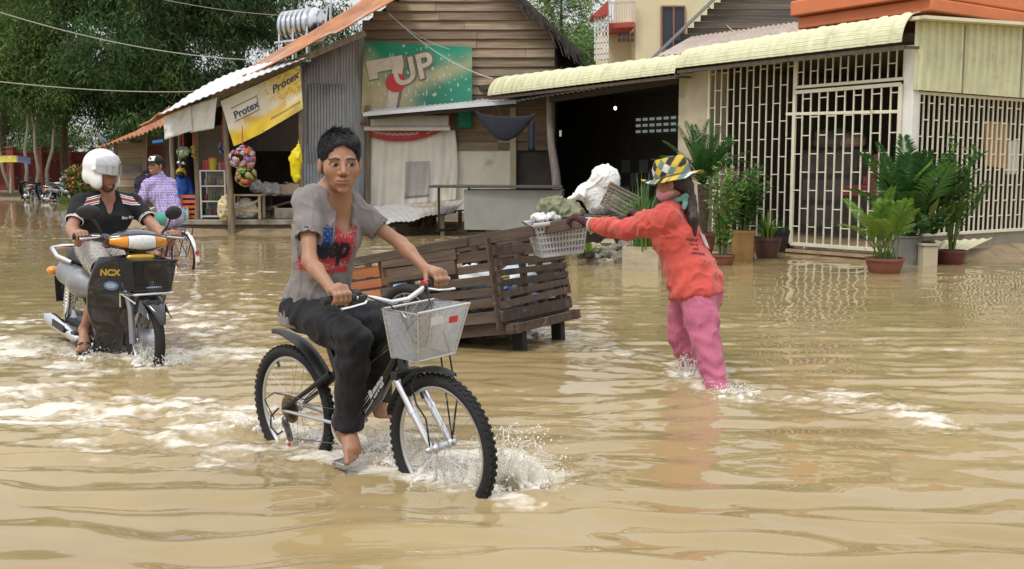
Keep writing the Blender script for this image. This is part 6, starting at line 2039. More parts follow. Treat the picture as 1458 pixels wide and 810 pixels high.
s_.build('saddle', SATIN, bike, .008, world=False)
g = G(); g.lathe([(.02, -.02), (.024, 0), (.02, .02)], 14, Matrix.Translation(SEATT + V((0, 0, 0)))); g.build('seat_clamp', SATIN, bike, 60)
# lettering on the down tube, worn
g = G()
Q = Matrix.Translation(BBK.lerp(HT0, .62) + V((0, -.043, -.008))) @ Matrix.Rotation(-math.atan2(.4, .38), 4, Vector((0, 1, 0))) @ Matrix.Rotation(PI / 2, 4, 'X')
g.tri_text('Rever', Q, .062, .2, .004); g.build('lettering', mat('silver_print', (.5, .5, .52), .4), bike, 0)
g = G()
for k in range(4):
 Q2 = Q @ Matrix.Translation((-.16, -.024 + .013 * k, 0)); g.add([Q2 @ V(p) for p in ((0, 0, 0), (.09, 0, 0), (.09, .004, 0), (0, .004, 0))], [(0, 1, 2, 3)])
g.build('stripe', mat('silver_print', (.5, .5, .52)), bike, 0)
# fork
STEER = HT1 - HT0
g = G()
cr = HT0 + V((.02, 0, -.08))
for s in (-1, 1):
 top = cr + V((0, s * .055, 0))
 g.tube([top, top.lerp(FHUB + V((0, s * .06, 0)), .45), FHUB + V((-.0, s * .06, 0))], [.019, .0185, .013], 12)
 g.tube([top.lerp(FHUB + V((0, s * .06, 0)), .44), top.lerp(FHUB + V((0, s * .06, 0)), .50)], .023, 12)
g.build('fork', CHROME, bike, 60)
g = G(); g.bar(cr + V((0, -.075, .015)), cr + V((0, .075, .015)), .045, .04); g.tube([cr, HT0 + V((0, 0, .02))], .022, 10); g.build('fork_crown', SATIN, bike, 60, .006)
for s in (-1, 1):
 g = G(); q = Matrix.Translation(FHUB + V((0, s * .075, 0))) @ Matrix.Rotation(-s * PI / 2, 4, 'X'); g.lathe([(.016, -.01), (.02, 0), (.012, .012), (.006, .02)], 12, q); g.build('axle_nut', ALLOY, bike, 60)
# stem, bars
ST_ = HT1 + V((.04, 0, .14))
g = G(); g.tube([HT1, HT1 + V((-.006, 0, .07)), ST_], [.018, .018, .02], 10); g.build('stem', SATIN, bike, 60)
GRZ = 1.015
GL, GRr = V((.325, .30, GRZ)), V((.325, -.30, GRZ))
g = G(); g.tube([V((.31, .36, GRZ)), V((.335, .22, GRZ)), V((.375, .14, 1.0)), ST_ + V((0, .05, 0)), ST_ + V((0, -.05, 0)), V((.375, -.14, 1.0)), V((.335, -.22, GRZ)), V((.31, -.36, GRZ))], .0125, 10); g.build('handlebar', CHROME, bike, 60)
for s in (-1, 1):
 g = G(); g.tube([V((.339, s * .215, GRZ)), V((.322, s * .29, GRZ)), V((.308, s * .372, GRZ))], [.019, .018, .019], 12); g.build('grip', SATIN, bike, 60)
 g = G(); g.bar(V((.345, s * .175, GRZ - .01)), V((.37, s * .195, GRZ - .01)), .04, .035); g.build('lever_mount', SATIN, bike, 60, .006)
 g = G(); g.tube([V((.375, s * .18, GRZ - .012)), V((.41, s * .22, GRZ - .022)), V((.40, s * .29, GRZ - .03)), V((.395, s * .335, GRZ - .032))], [.009, .008, .008, .01], 8, flat=.6); g.build('brake_lever', CHROME, bike, 60)
G().ell(V((.33, -.2, GRZ + .012)), (.028, .022, .022)).build('shifter', SATIN, bike, 60)
G().lathe([(.02, 0), (.023, .02)], 12, Matrix.Translation(V((.342, .205, GRZ))) @ Matrix.Rotation(PI / 2, 4, 'X')).build('red_ring', REDINK, bike, 60)
# fenders
g = G()
def fen(c, r0, w, a0, a1, drift=0.0):
 def f(u, v):
  a = a0 + (a1 - a0) * u; t = (v - .5) * 2
  ww = w * (1 - .75 * max(0, u - .7) / .3) * (1 if u > .08 else .6 + 5 * u)
  rr = r0 + drift * u * u - .018 * t * t
  return c + V((math.cos(a) * rr, t * ww, math.sin(a) * rr))
 return f
g.sheet(fen(RHUB, WR + .045, .04, math.radians(30), math.radians(110), .055), 26, 6, .006, (0, 0, -1)); g.bar(V((-.145, 0, .56)), V((-.17, 0, .52)), .02, .03); g.build('rear_fender', SATIN, bike, 50)
g = G(); g.sheet(fen(FHUB, WR + .03, .042, math.radians(165), math.radians(72), .01), 26, 6, .005, (0, 0, -1)); g.build('front_fender', SATIN, bike, 50)
# drive train on the right side
yR = -.062
q = Matrix.Rotation(PI / 2, 4, 'X')
g = G()
for y, r in ((-.055, .085), (-.047, .065)):
 prof = []
 n = 72
 g.prism([((r + (.004 if i % 2 else 0)) * math.cos(2 * PI * i / n), (r + (.004 if i % 2 else 0)) * math.sin(2 * PI * i / n)) for i in range(n)], Matrix.Translation(BBK + V((0, y, 0))) @ q, .003)
g.build('chainring', mat('dull_ring', (.42, .38, .30), .4, metal=.7), bike, 30)
g = G(); g.ring(BBK + V((0, -.064, 0)), (0, 1, 0), .092, .006, 40, 8, flat=1.0); g.build('chain_guard', mat('guard_cream', (.55, .5, .42), .5), bike, 60)
g = G()
for k, r in enumerate((.062, .054, .047, .04, .033)):
 g.lathe([(r, 0), (r, .002)], 30, Matrix.Translation(RHUB + V((0, -.028 - .006 * k, 0))) @ q)
g.build('cassette', mat('rusty_steel', (.22, .15, .09), .5, metal=.7, var=.4, vs=40), bike, 40)
g = G(); g.lathe([(.075, 0), (.075, .003), (.05, .004)], 30, Matrix.Translation(RHUB + V((0, -.022, 0))) @ q); g.build('spoke_guard', mat('guard_brown', (.2, .13, .06), .4), bike, 40)
g = G(); d0 = RHUB + V((.02, yR - .012, -.045))
g.ell(d0, (.022, .014, .022), 10, 6); g.bar(d0, d0 + V((.035, 0, -.08)), .012, .03, up=(0, 1, 0)); g.lathe([(.024, -.004), (.024, .004)], 14, Matrix.Translation(d0 + V((.0, 0, -.02))) @ q); g.lathe([(.024, -.004), (.024, .004)], 14, Matrix.Translation(d0 + V((.035, 0, -.085))) @ q)
g.build('derailleur', mat('dark_steel', (.16, .16, .17), .35, metal=.8), bike, 40)
g = G(); g.tube([RHUB + V((.0, yR - .03, .02)), RHUB + V((-.06, yR - .04, -.03)), RHUB + V((-.07, yR - .04, -.09)), RHUB + V((-.01, yR - .04, -.12)), RHUB + V((.02, yR - .03, -.1))], .005, 6); g.build('derailleur_guard', BLACK, bike, 60)
g = G(); g.box(d0 + V((.04, -.01, -.12)), (.012, .01, .02)); g.build('red_tab', REDINK, bike, 60)
g = G(); g.tube([BBK + V((0, -.05, .085)), RHUB + V((0, -.042, .047))], .005, 5, flat=.5); g.tube([BBK + V((0, -.05, -.085)), d0 + V((.06, .01, -.09))], .005, 5, flat=.5); g.build('chain', mat('dark_steel', (.16, .16, .17)), bike, 60)
CRK = math.radians(-54)
PR = BBK + V((math.cos(CRK) * .165, -.12, math.sin(CRK) * .165)); PLp = BBK + V((-math.cos(CRK) * .165, .12, -math.sin(CRK) * .165))
for c, s in ((PR, -1), (PLp, 1)):
 g = G(); g.bar(BBK + V((0, s * .075, 0)), c + V((0, -s * .04, 0)), .018, .022, up=(0, 1, 0)); g.build('crank', ALLOY, bike, 60, .004)
 g = G(); g.box(c + V((0, s * .02, 0)), (.09, .08, .018)); g.box(c + V((.04, s * .02, 0)), (.012, .095, .028)); g.box(c + V((-.04, s * .02, 0)), (.012, .095, .028)); g.build('pedal', ALLOY, bike, 30, .003)
# cables
g = G()
g.tube([V((.38, -.18, GRZ)), V((.47, -.12, .97)), V((.46, -.02, .86)), HT0 + V((-.01, -.035, .0)), BBK.lerp(HT0, .5) + V((0, -.045, -.03)), BBK + V((0, -.03, .0))], .0035, 6)
g.tube([V((.38, .18, GRZ)), V((.48, .1, .95)), V((.45, -.03, .84)), V((.42, -.06, .72))], .0035, 6)
g.tube([FHUB + V((0, -.07, .02)), FHUB + V((-.01, -.075, .14)), FHUB + V((-.07, -.075, .20)), FHUB + V((-.10, -.07, .28)), FHUB + V((-.06, -.07, .34))], .0045, 6)
g.tube([FHUB + V((.0, .07, .02)), FHUB + V((.02, .09, .2)), FHUB + V((-.03, .10, .42)), FHUB + V((-.05, .09, .5))], .0045, 6)
g.tube([V((-.13, -.03, .56)), V((-.3, -.07, .42)), RHUB + V((-.02, -.10, .1)), RHUB + V((-.11, -.10, .05)), RHUB + V((-.05, -.09, -.05))], .0035, 6)
g.build('cable', BLACK, bike, 60)
# wire basket over the front wheel
BF = V((.53, 0, .815))
b0, b1 = (.09, .11), (.115, .155)
HB = .225
def bk(sx, sy, t):
 return BF + V((sx * (b0[0] + (b1[0] - b0[0]) * t) + .035 * t, sy * (b0[1] + (b1[1] - b0[1]) * t), HB * (t - .35)))
basket = G()
for (A, B_) in (((-1, -1), (1, -1)), ((1, -1), (1, 1)), ((1, 1), (-1, 1)), ((-1, 1), (-1, -1))):
 nw = 30
 for i in range(-nw, nw + 1):      # crossing diagonal wires on each side
  for sg in (-1, 1):
   u0 = i / nw; pts = []
   for k in range(9):
    t = k / 8; u = u0 + sg * t * .55
    if 0 <= u <= 1:
     pts.append(bk(*A, t).lerp(bk(*B_, t), u))
   if len(pts) > 1:
    basket.tube([pts[0], pts[-1]], .0013, 3, cap=False)
for i in range(27):
 u = i / 26
 basket.tube([bk(-1, -1, 0).lerp(bk(1, -1, 0), u), bk(-1, 1, 0).lerp(bk(1, 1, 0), u)], .0014, 3, cap=False)
 basket.tube([bk(-1, -1, 0).lerp(bk(-1, 1, 0), u), bk(1, -1, 0).lerp(bk(1, 1, 0), u)], .0014, 3, cap=False)
bo = basket.build('basket', WIREM, bike, 60, fix=False)
g = G()
for t, r in ((1.0, .006), (.0, .005)):
 g.tube([bk(*a, t) for a in ((-1, -1), (1, -1), (1, 1), (-1, 1))], r, 8, closed=True)
for a in ((-1, -1), (1, -1), (1, 1), (-1, 1)):
 g.tube([bk(*a, 0), bk(*a, 1)], .004, 6)
g.build('basket_rim', WIREM, bo, 60)
c = bk(1, -.25, .78) + V((.003, 0, 0))
g = G(); g.box(c, (.004, .075, .035), Matrix.Rotation(.2, 3, 'Y')); g.build('name_plate', mat('plate_white', (.62, .62, .62), .4), bo, 30)
g = G(); g.box(bk(1, .45, .74) + V((.003, 0, 0)), (.004, .05, .03), Matrix.Rotation(.2, 3, 'Y')); g.build('red_sticker', REDINK, bo, 30)
g = G(); g.bar(BF + V((-.08, 0, -.09)), HT0 + V((.03, 0, .03)), .03, .02); g.tube([BF + V((.05, .06, -.095)), FHUB + V((0, .068, .02))], .004, 6); g.build('basket_bracket', SATIN, bo, 60)
# ------------------------------------------------------------------ motorbike
MH = V((.66, -.751, 0)).normalized()
ML = V((-MH.y, MH.x, 0))
MS = 1.1
mfh = PZ(213, 513, 0); mfh = V((mfh.x - .03, mfh.y - .02, 0))
morg = mfh - MH * (.62 * MS)
MM = Matrix.Translation((morg.x, morg.y, -.15)) @ Matrix.Rotation(math.atan2(MH.y, MH.x), 4, 'Z') @ Matrix.Rotation(math.radians(-2), 4, 'X') @ Matrix.Scale(MS, 4)
MGREY = mat('silver_paint', (.26, .265, .27), .3, metal=.5, var=.08)
GLOSSB = mat('gloss_black', (.010, .010, .012), .13, var=.05, coat=.6)
AMBER = mat('amber_lens', (.72, .26, .01), .15, var=.05, coat=.5)
LENS = mat('clear_lens', (.70, .72, .74), .12, var=.2, vs=25, coat=.6)
GOLD = mat('gold_trim', (.62, .40, .08), .3, metal=.8, var=.1)
def make_moto(label, M, near=True):
 o = thing('motorbike', label, 'motorbike', M=M)
 mr = .28
 F_, R_ = V((.62, 0, mr)), V((-.62, 0, mr))
 for c in (F_, R_):
  w = wheel(o, c, mr, .034, knobby=False, nsp=32, hubw=.05, hubr=.03, rimw=.014)
  g = G(); g.lathe([(.02, -.06), (.085, -.055), (.09, .0), (.085, .055), (.02, .06)], 24, Matrix.Translation(c) @ Matrix.Rotation(PI / 2, 4, 'X')); g.build('drum', ALLOY, w, 60)
 for s in (-1, 1):
  g = G(); g.tube([F_ + V((0, s * .085, -.02)), F_ + V((-.03, s * .085, .2)), V((.50, s * .085, .66))], [.022, .022, .025], 12); g.build('fork_leg', MGREY, o, 60)
 g = G(); g.sheet(fen(F_, mr + .04, .075, math.radians(150), math.radians(25), .02), 24, 8, .008, (0, 0, -1))
 for s in (-1, 1):
  g.sheet(lambda u, v: F_ + V((math.cos(2.5 - 1.9 * u) * (mr + .02 - .1 * v * math.sin(PI * u)), s * (.07 + .012 * v), math.sin(2.5 - 1.9 * u) * (mr + .02 - .1 * v * math.sin(PI * u)))), 16, 4, .006, (0, s, 0))
 g.build('front_fender', GLOSSB, o, 50)
 # leg shield: two swept panels and a centre cover
 g = G()
 for s in (-1, 1):
  def shield(u, v):
   z = .86 - .70 * v; w_ = .150 + .085 * math.sin(PI * min(1, v * 1.25 + .05)) ** .7
   return V((.52 - .20 * v ** 1.2 - .13 * u ** 2.2 - .03 * math.sin(PI * u) * (v > .1), s * (.045 + w_ * u), z - .03 * u * (1 - v)))
  g.sheet(shield, 14, 26, .022, (-1, 0, 0))
 g.build('leg_shield', GLOSSB, o, 50)
 s_ = Sdf(); s_.chain([(.48, 0, .84), (.44, 0, .62), (.36, 0, .40), (.28, 0, .24)], [.07, .075, .07, .05], .06)
 s_.build('centre_cover', GLOSSB, o, .014, world=False, relax=4)
 # handlebar cover with lamps
 s_ = Sdf()
 s_.ell((.44, 0, .965), (.13, .165, .056), .04); s_.ell((.495, 0, .94), (.08, .175, .058), .04); s_.cap((.42, -.2, .96), (.38, -.27, .965), .035, .025, .03); s_.cap((.42, .2, .96), (.38, .27, .965), .035, .025, .03); s_.cap((.45, 0, .93), (.47, 0, .80), .07, .06, .05)
 s_.build('handlebar_cover', GLOSSB, o, .012, world=False, relax=2)
 def lampband(ua, ub):
  def fn(u, v):
   y = ua + (ub - ua) * u; h = .050 * (1 - .62 * abs(y / .205) ** 1.6); k = 1 - (2 * v - 1) ** 2
   return V((.584 - 2.3 * y * y + .022 * k ** .6, y, .938 + h * (2 * v - 1) + .15 * y * y))
  return fn
 G().sheet(lampband(-.092, .092), 20, 14, .03, (-1, 0, 0)).build('headlight', LENS, o, 70)
 G().sheet(lambda u, v: lampband(-.215, .215)(u, v) * 1.0 + V((-.012, 0, .0)) + V((0, 0, .016 * (2 * v - 1))), 24, 10, .03, (-1, 0, 0)).build('lamp_surround', GLOSSB, o, 70)
 for s in (-1, 1):
  G().sheet(lampband(s * .097, s * .196), 14, 14, .03, (-1, 0, 0)).build('indicator', AMBER, o, 70)
  g = G(); g.tube([(.40, s * .22, .965), (.35, s * .36, .965)], .014, 10); g.build('handlebar', SATIN, o, 60)
  g = G(); g.tube([(.36, s * .26, .965), (.335, s * .38, .965)], .019, 12); g.build('grip', BLACK, o, 60)
  g = G(); g.tube([(.40, s * .2, .97), (.46, s * .27, .965), (.42, s * .36, .955)], [.008, .007, .009], 8); g.build('lever', ALLOY, o, 60)
  g = G(); g.tube([(.40, s * .20, .98), (.42, s * .24, 1.04), (.40, s * .28, 1.11)], .008, 8); mo = g.build('mirror_stalk', BLACK, o, 60)
  rot = Matrix.Rotation(s * .35, 3, 'Z') @ Matrix.Rotation(.15, 3, 'Y')
  G().ell((.40, s * .295, 1.135), (.025, .075, .050), 20, 12, rot).build('mirror', SATIN, o, 180)
 # gold lock plate, basket, steel rack
 G().ell((.545, 0, .835), (.03, .10, .035), 16, 10).build('horn_trim', GOLD, o, 60)
 g = G()
 q0, q1 = (.10, .12), (.125, .15)
 kb = lambda sx, sy, t: V((.66 + sx * (q0[0] + (q1[0] - q0[0]) * t), sy * (q0[1] + (q1[1] - q0[1]) * t), .625 + .20 * t))
 for (A, B_) in (((-1, -1), (1, -1)), ((1, -1), (1, 1)), ((1, 1), (-1, 1)), ((-1, 1), (-1, -1))):
  for i in range(21):
   g.tube([kb(*A, 0).lerp(kb(*B_, 0), i / 20), kb(*A, 1).lerp(kb(*B_, 1), i / 20)], .0022, 3, cap=False)
  for k in range(13):
   t = k / 12; g.tube([kb(*A, t), kb(*B_, t)], .0022, 3, cap=False)
 for i in range(15):
  g.tube([kb(-1, -1, 0).lerp(kb(1, -1, 0), i / 14), kb(-1, 1, 0).lerp(kb(1, 1, 0), i / 14)], .0022, 3, cap=False)
 bo = g.build('basket', SATIN, o, 60, fix=False)
 g = G(); g.tube([kb(*a, 1) for a in ((-1, -1), (1, -1), (1, 1), (-1, 1))], .009, 8, closed=True); g.tube([kb(*a, 0) for a in ((-1, -1), (1, -1), (1, 1), (-1, 1))], .007, 8, closed=True); g.build('basket_rim', SATIN, bo, 60)
 g = G(); g.tube([(.50, -.12, .50), (.52, -.13, .60), (.77, -.13, .605), (.77, .13, .605), (.52, .13, .60), (.50, .12, .5)], .010, 8); g.tube([(.52, -.13, .595), (.72, -.05, .50), (.72, .05, .50), (.52, .13, .595)], .008, 8); g.build('rack_bar', CHROME, o, 60)
 if near:
  g = G(); g.box((.72, .02, .64), (.05, .09, .01), Matrix.Rotation(.3, 3, 'Z')); g.box((.67, .05, .64), (.02, .08, .02)); g.build('paper_scrap', mat('paper_blue', (.45, .48, .62), .6), bo, 30)
 # body
 s_ = Sdf()
 for s in (-1, 1):
  s_.chain([(.02, s * .06, .56), (-.25, s * .105, .60), (-.55, s * .10, .66), (-.80, s * .05, .70)], [.06, .10, .09, .035], .05)
 s_.build('side_cover', MGREY, o, .016, world=False, relax=2)
 s_ = Sdf(); s_.chain([(.08, 0, .70), (-.2, 0, .735), (-.5, 0, .76), (-.72, 0, .775)], [.085, .115, .12, .07], .05)
 s_.ell((-.2, 0, .65), (.5, .3, .09), .02, 's')
 s_.build('seat', mat('seat_vinyl', (.02, .02, .022), .45, var=.15, vs=20), o, .016, world=False, relax=2)
 g = G(); g.tube([(-.42, -.13, .74), (-.55, -.19, .78), (-.74, -.17, .83), (-.84, -.06, .84), (-.84, .06, .84), (-.74, .17, .83), (-.55, .19, .78), (-.42, .13, .74)], .016, 10); g.build('grab_rail', CHROME, o, 60)
 g = G(); g.ell((-.82, 0, .72), (.05, .09, .05), 14, 10); g.build('tail_lamp', mat('red_lens', (.45, .01, .01), .15), o, 60)
 g = G(); g.sheet(fen(R_, mr + .05, .07, math.radians(60), math.radians(165), .03), 20, 6, .008, (0, 0, -1)); g.build('rear_fender', SATIN, o, 50)
 g = G(); g.box((-.95, 0, .5), (.012, .16, .2), Matrix.Rotation(-.2, 3, 'Y')); g.build('mud_flap', BLACK, o, 30)
 for s in (-1, 1):
  G().ell((-.74, s * .16, .66), (.05, .05, .035), 12, 8).build('rear_indicator', AMBER, o, 60)
  g = G(); g.tube([(-.50, s * .12, .60), (-.60, s * .105, .33)], [.028, .03], 12)
  for k in range(7):
   c = V((-.50, s * .12, .60)).lerp(V((-.60, s * .105, .33)), .12 + .1 * k); g.ring(c, V((-.1, 0, -.27)), .03, .006, 14, 5)
  g.build('shock', CHROME, o, 60)
  g = G(); g.bar((-.05, s * .08, .25), (-.62, s * .085, .285), .03, .045); g.build('swing_arm', SATIN, o, 60)
  g = G(); g.tube([(.0, s * .08, .26), (.0, s * .24, .265)], .016, 8); g.box((.0, s * .22, .27), (.09, .10, .025)); g.build('foot_peg', BLACK, o, 60, .004)
 s_ = Sdf(); s_.cap((.05, -.03, .30), (.05, .03, .30), .14, k=.03); s_.cap((.08, 0, .33), (.27, 0, .36), .075, .065, .02); s_.ell((-.08, .0, .32), (.10, .11, .09), .03)
 for k in range(5):
  s_.cap((.13 + .035 * k, -.07, .345), (.13 + .035 * k, .07, .345), .045, k=.003)
 s_.build('engine', ALLOY, o, .012, world=False)
 g = G(); g.tube([(.25, -.06, .30), (.18, -.11, .20), (-.05, -.13, .17), (-.28, -.14, .20)], .02, 10); g.build('exhaust_pipe', CHROME, o, 60)
 g = G(); d = V((-.62, -.02, .10)); p0 = V((-.25, -.14, .19)); g.tube([p0, p0 + d * .1, p0 + d * .3, p0 + d * .9, p0 + d], [.02, .042, .048, .052, .035], 18); g.tube([p0 + d * .99, p0 + d * 1.08], .016, 10); g.build('muffler', CHROME, o, 60)
 g = G(); g.bar(p0 + d * .25 + V((0, -.05, .03)), p0 + d * .6 + V((0, -.055, .03)), .01, .05); g.build('heat_shield', BLACK, o, 30)
 return o
moto = make_moto('black scooter-style motorbike with wire front basket ridden by the helmeted man', MM)
def MW(x, y, z):
 return MM @ V((x, y, z))
# lettering and oval sticker on the right front of the leg shield
bpy.context.view_layer.update()
ls = [o for o in COL.objects if o.name.startswith('leg_shield')][0]
tr = bvh_of(ls)
n = (MM.to_3x3() @ V((.72, -.70, .1))).normalized()
ex = UPZ.cross(n).normalized(); ey = n.cross(ex)
o0 = MW(.46, -.195, .73)
vs, fs = text_mesh('NCX', .062, .15, .003); vs, fs = subdiv(vs, fs, .03)
g = G(); decal(g, tr, vs, fs, o0, ex, ey, n, .004); g.build('lettering', GOLD, moto, 0, world=True)
vs, fs = subdiv([(.05 * math.cos(a), .034 * math.sin(a)) for a in np.linspace(0, 2 * PI, 25)[:-1]], [tuple(range(24))], .015)
g = G(); decal(g, tr, vs, fs, o0 - ey * .095, ex, ey, n, .004); g.build('oval_sticker', mat('sticker_blue', (.12, .25, .55), .4), moto, 0, world=True)
vs, fs = subdiv([(.036 * math.cos(a) + .0, .02 * math.sin(a)) for a in np.linspace(0, 2 * PI, 25)[:-1]], [tuple(range(24))], .015)
g = G(); decal(g, tr, vs, fs, o0 - ey * .095, ex, ey, n, .006); g.build('sticker_centre', mat('sticker_pale', (.4, .5, .62), .4), moto, 0, world=True)
# ------------------------------------------------------------------ far bicycle
YH = V((-.72, .69, 0)).normalized()
yo = P(232, 245, 15.6)
YM = Matrix.Translation((yo.x, yo.y, -.15)) @ Matrix.Rotation(math.atan2(YH.y, YH.x), 4, 'Z')
fb = thing('bicycle', 'old bicycle with chrome mudguards and red rear reflector carrying the capped youth', 'bicycle', M=YM)
def YW_(x, y, z):
 return YM @ V((x, y, z))
F2, R2, B2_ = V((.58, 0, .34)), V((-.52, 0, .34)), V((0, 0, .30))
wheel(fb, F2, .34, .022, knobby=False, nsp=24); wheel(fb, R2, .34, .022, knobby=False, nsp=24)
g = G()
s2, h2 = V((-.17, 0, .80)), V((.42, 0, .82))
g.tube([B2_, s2], .018, 10); g.tube([B2_, h2 - V((0, 0, .1))], .018, 10); g.tube([s2 - V((0, 0, .06)), h2], .016, 10); g.tube([h2 - V((-.02, 0, .16)), h2 + V((-.02, 0, .1))], .018, 10)
for s in (-1, 1):
 g.tube([B2_ + V((0, s * .03, 0)), R2 + V((0, s * .06, 0))], .01, 8); g.tube([s2 + V((0, s * .03, -.05)), R2 + V((0, s * .06, 0))], .009, 8); g.tube([h2 + V((.02, s * .05, -.17)), F2 + V((0, s * .05, 0))], .012, 8)
g.build('frame', mat('maroon_frame', (.12, .02, .02), .4), fb, 60)
g = G(); g.sheet(fen(R2, .385, .032, math.radians(20), math.radians(205), .0), 30, 6, .006, (0, 0, -1)); g.build('rear_mudguard', CHROME, fb, 50)
g = G(); g.sheet(fen(F2, .385, .032, math.radians(170), math.radians(40), .0), 30, 6, .006, (0, 0, -1)); g.build('front_mudguard', CHROME, fb, 50)
g = G(); g.box(R2 + V((-.39, 0, .06)), (.02, .05, .05)); g.build('reflector', mat('red_lens', (.45, .01, .01), .15), fb, 30, .004)
g = G(); g.box(R2 + V((-.40, 0, -.03)), (.012, .05, .08)); g.build('number_tab', WHITEP, fb, 30)
g = G(); g.tube([h2 + V((-.2, .28, .22)), h2 + V((.02, .2, .24)), h2 + V((.04, 0, .16)), h2 + V((.02, -.2, .24)), h2 + V((-.2, -.28, .22))], .014, 8); g.build('handlebar', CHROME, fb, 60)
for s in (-1, 1):
 G().tube([h2 + V((-.1, s * .25, .225)), h2 + V((-.23, s * .29, .22))], .018, 8).build('grip', BLACK, fb, 60)
s_ = Sdf(); s_.ell(s2 + V((-.06, 0, .06)), (.11, .1, .045), .03); s_.ell(s2 + V((.08, 0, .06)), (.1, .04, .03), .03); s_.build('saddle', SATIN, fb, .014, world=False)
g = G()
for y in (-.06, 0, .06):
 g.bar((-.3, y, .76), (-.78, y, .76), .012, .012)
g.bar((-.72, -.06, .755), R2 + V((0, -.07, 0)), .01, .01); g.bar((-.72, .06, .755), R2 + V((0, .07, 0)), .01, .01); g.build('carrier', SATIN, fb, 60)
g = G(); g.lathe([(.09, -.003), (.09, .003)], 24, Matrix.Translation(B2_ + V((0, -.05, 0))) @ Matrix.Rotation(PI / 2, 4, 'X')); g.build('chainring', ALLOY, fb, 40)
for s, a in ((-1, -1.2), (1, 1.94)):
 c = B2_ + V((math.cos(a) * .165, s * .1, math.sin(a) * .165)); g = G(); g.bar(B2_ + V((0, s * .07, 0)), c, .015, .015); g.box(c + V((0, s * .04, 0)), (.09, .09, .02)); g.build('pedal', SATIN, fb, 30)
G().tube([R2 + V((-.3, .1, .15)), R2 + V((-.62, .3, .1)), R2 + V((-.66, .32, .02))], .008, 6).build('side_stand', SATIN, fb, 60)
# ------------------------------------------------------------------ motorbikes parked far off
pk = None
for k, (px, yaw, lab) in enumerate(((38, 2.3, 'leftmost dark motorbike parked in front of the red wall under the trees'), (63, 2.6, 'second dark motorbike from the left parked by the red wall'), (80, -1.0, 'dark motorbike with raised mirrors parked midway along the red wall'),
         (90, .5, 'low dark motorbike with something light blue on its seat by the red wall'), (101, -.6, 'rightmost dark motorbike parked nearest the flower bush'))):
 p = P(px, 262, 53 - (px - 38) * .05)
 z = float(ground_z(p.x, p.y)) + .01
 Mk = Matrix.Translation((p.x, p.y, z)) @ Matrix.Rotation(yaw, 4, 'Z') @ Matrix.Scale(1.06, 4)
 if pk is None:
  pk = make_moto(lab, Mk, False); pk['group'] = 'motorbikes parked by the red wall'
 else:
  dup(pk, Mk, lab, 'motorbikes parked by the red wall')
p = P(90, 262, 50.4)
o = thing('blue_bundle', 'light blue bundle lying on a parked motorbike', 'bundle', P(91, 262, 50))
G().ell(P(92, 258, 50.2), (.22, .2, .3), 14, 8, jit=.4).build('cloth', mat('pale_blue_cloth', (.2, .36, .6), .8), o, 180, world=True)
if DEBUG:
 for nm, v in (('front hub 630,637', BW(*FHUB)), ('rear hub 413,570', BW(*RHUB)), ('grip R 487,430', BW(*GRr)), ('grip L 625,395', BW(*GL)), ('seat 465,455', BW(*SEATT)), ('pedal R', BW(*PR)), ('pedal L', BW(*PLp)),
                  ('stem 590,425', BW(*ST_)), ('moto fhub 207,482', MW(.62, 0, .28)), ('rhub', MW(-.62, 0, .28)), ('lamp 195,347', MW(.555, 0, .93)), ('mgrip R 123,342', MW(.34, -.34, .965)), ('mgrip L 238,350', MW(.34, .34, .965)), ('mseat', MW(-.15, 0, .8)), ('pegR 118,490', MW(0, -.22, .27)),
                  ('cart hn 828,315', CM @ V((-.75, CW / 2, CH + .03))), ('cart hf 920,300', CM @ V((-.75, -CW / 2, CH + .03))), ('fb rear 250,350', YW_(*R2)), ('fb front', YW_(*F2)), ('fb seat', YW_(*s2)), ('fbgrip', YW_(*(h2 + V((-.15, .27, .22)))))):
  print('PT', nm, proj(v), [round(x, 3) for x in v])
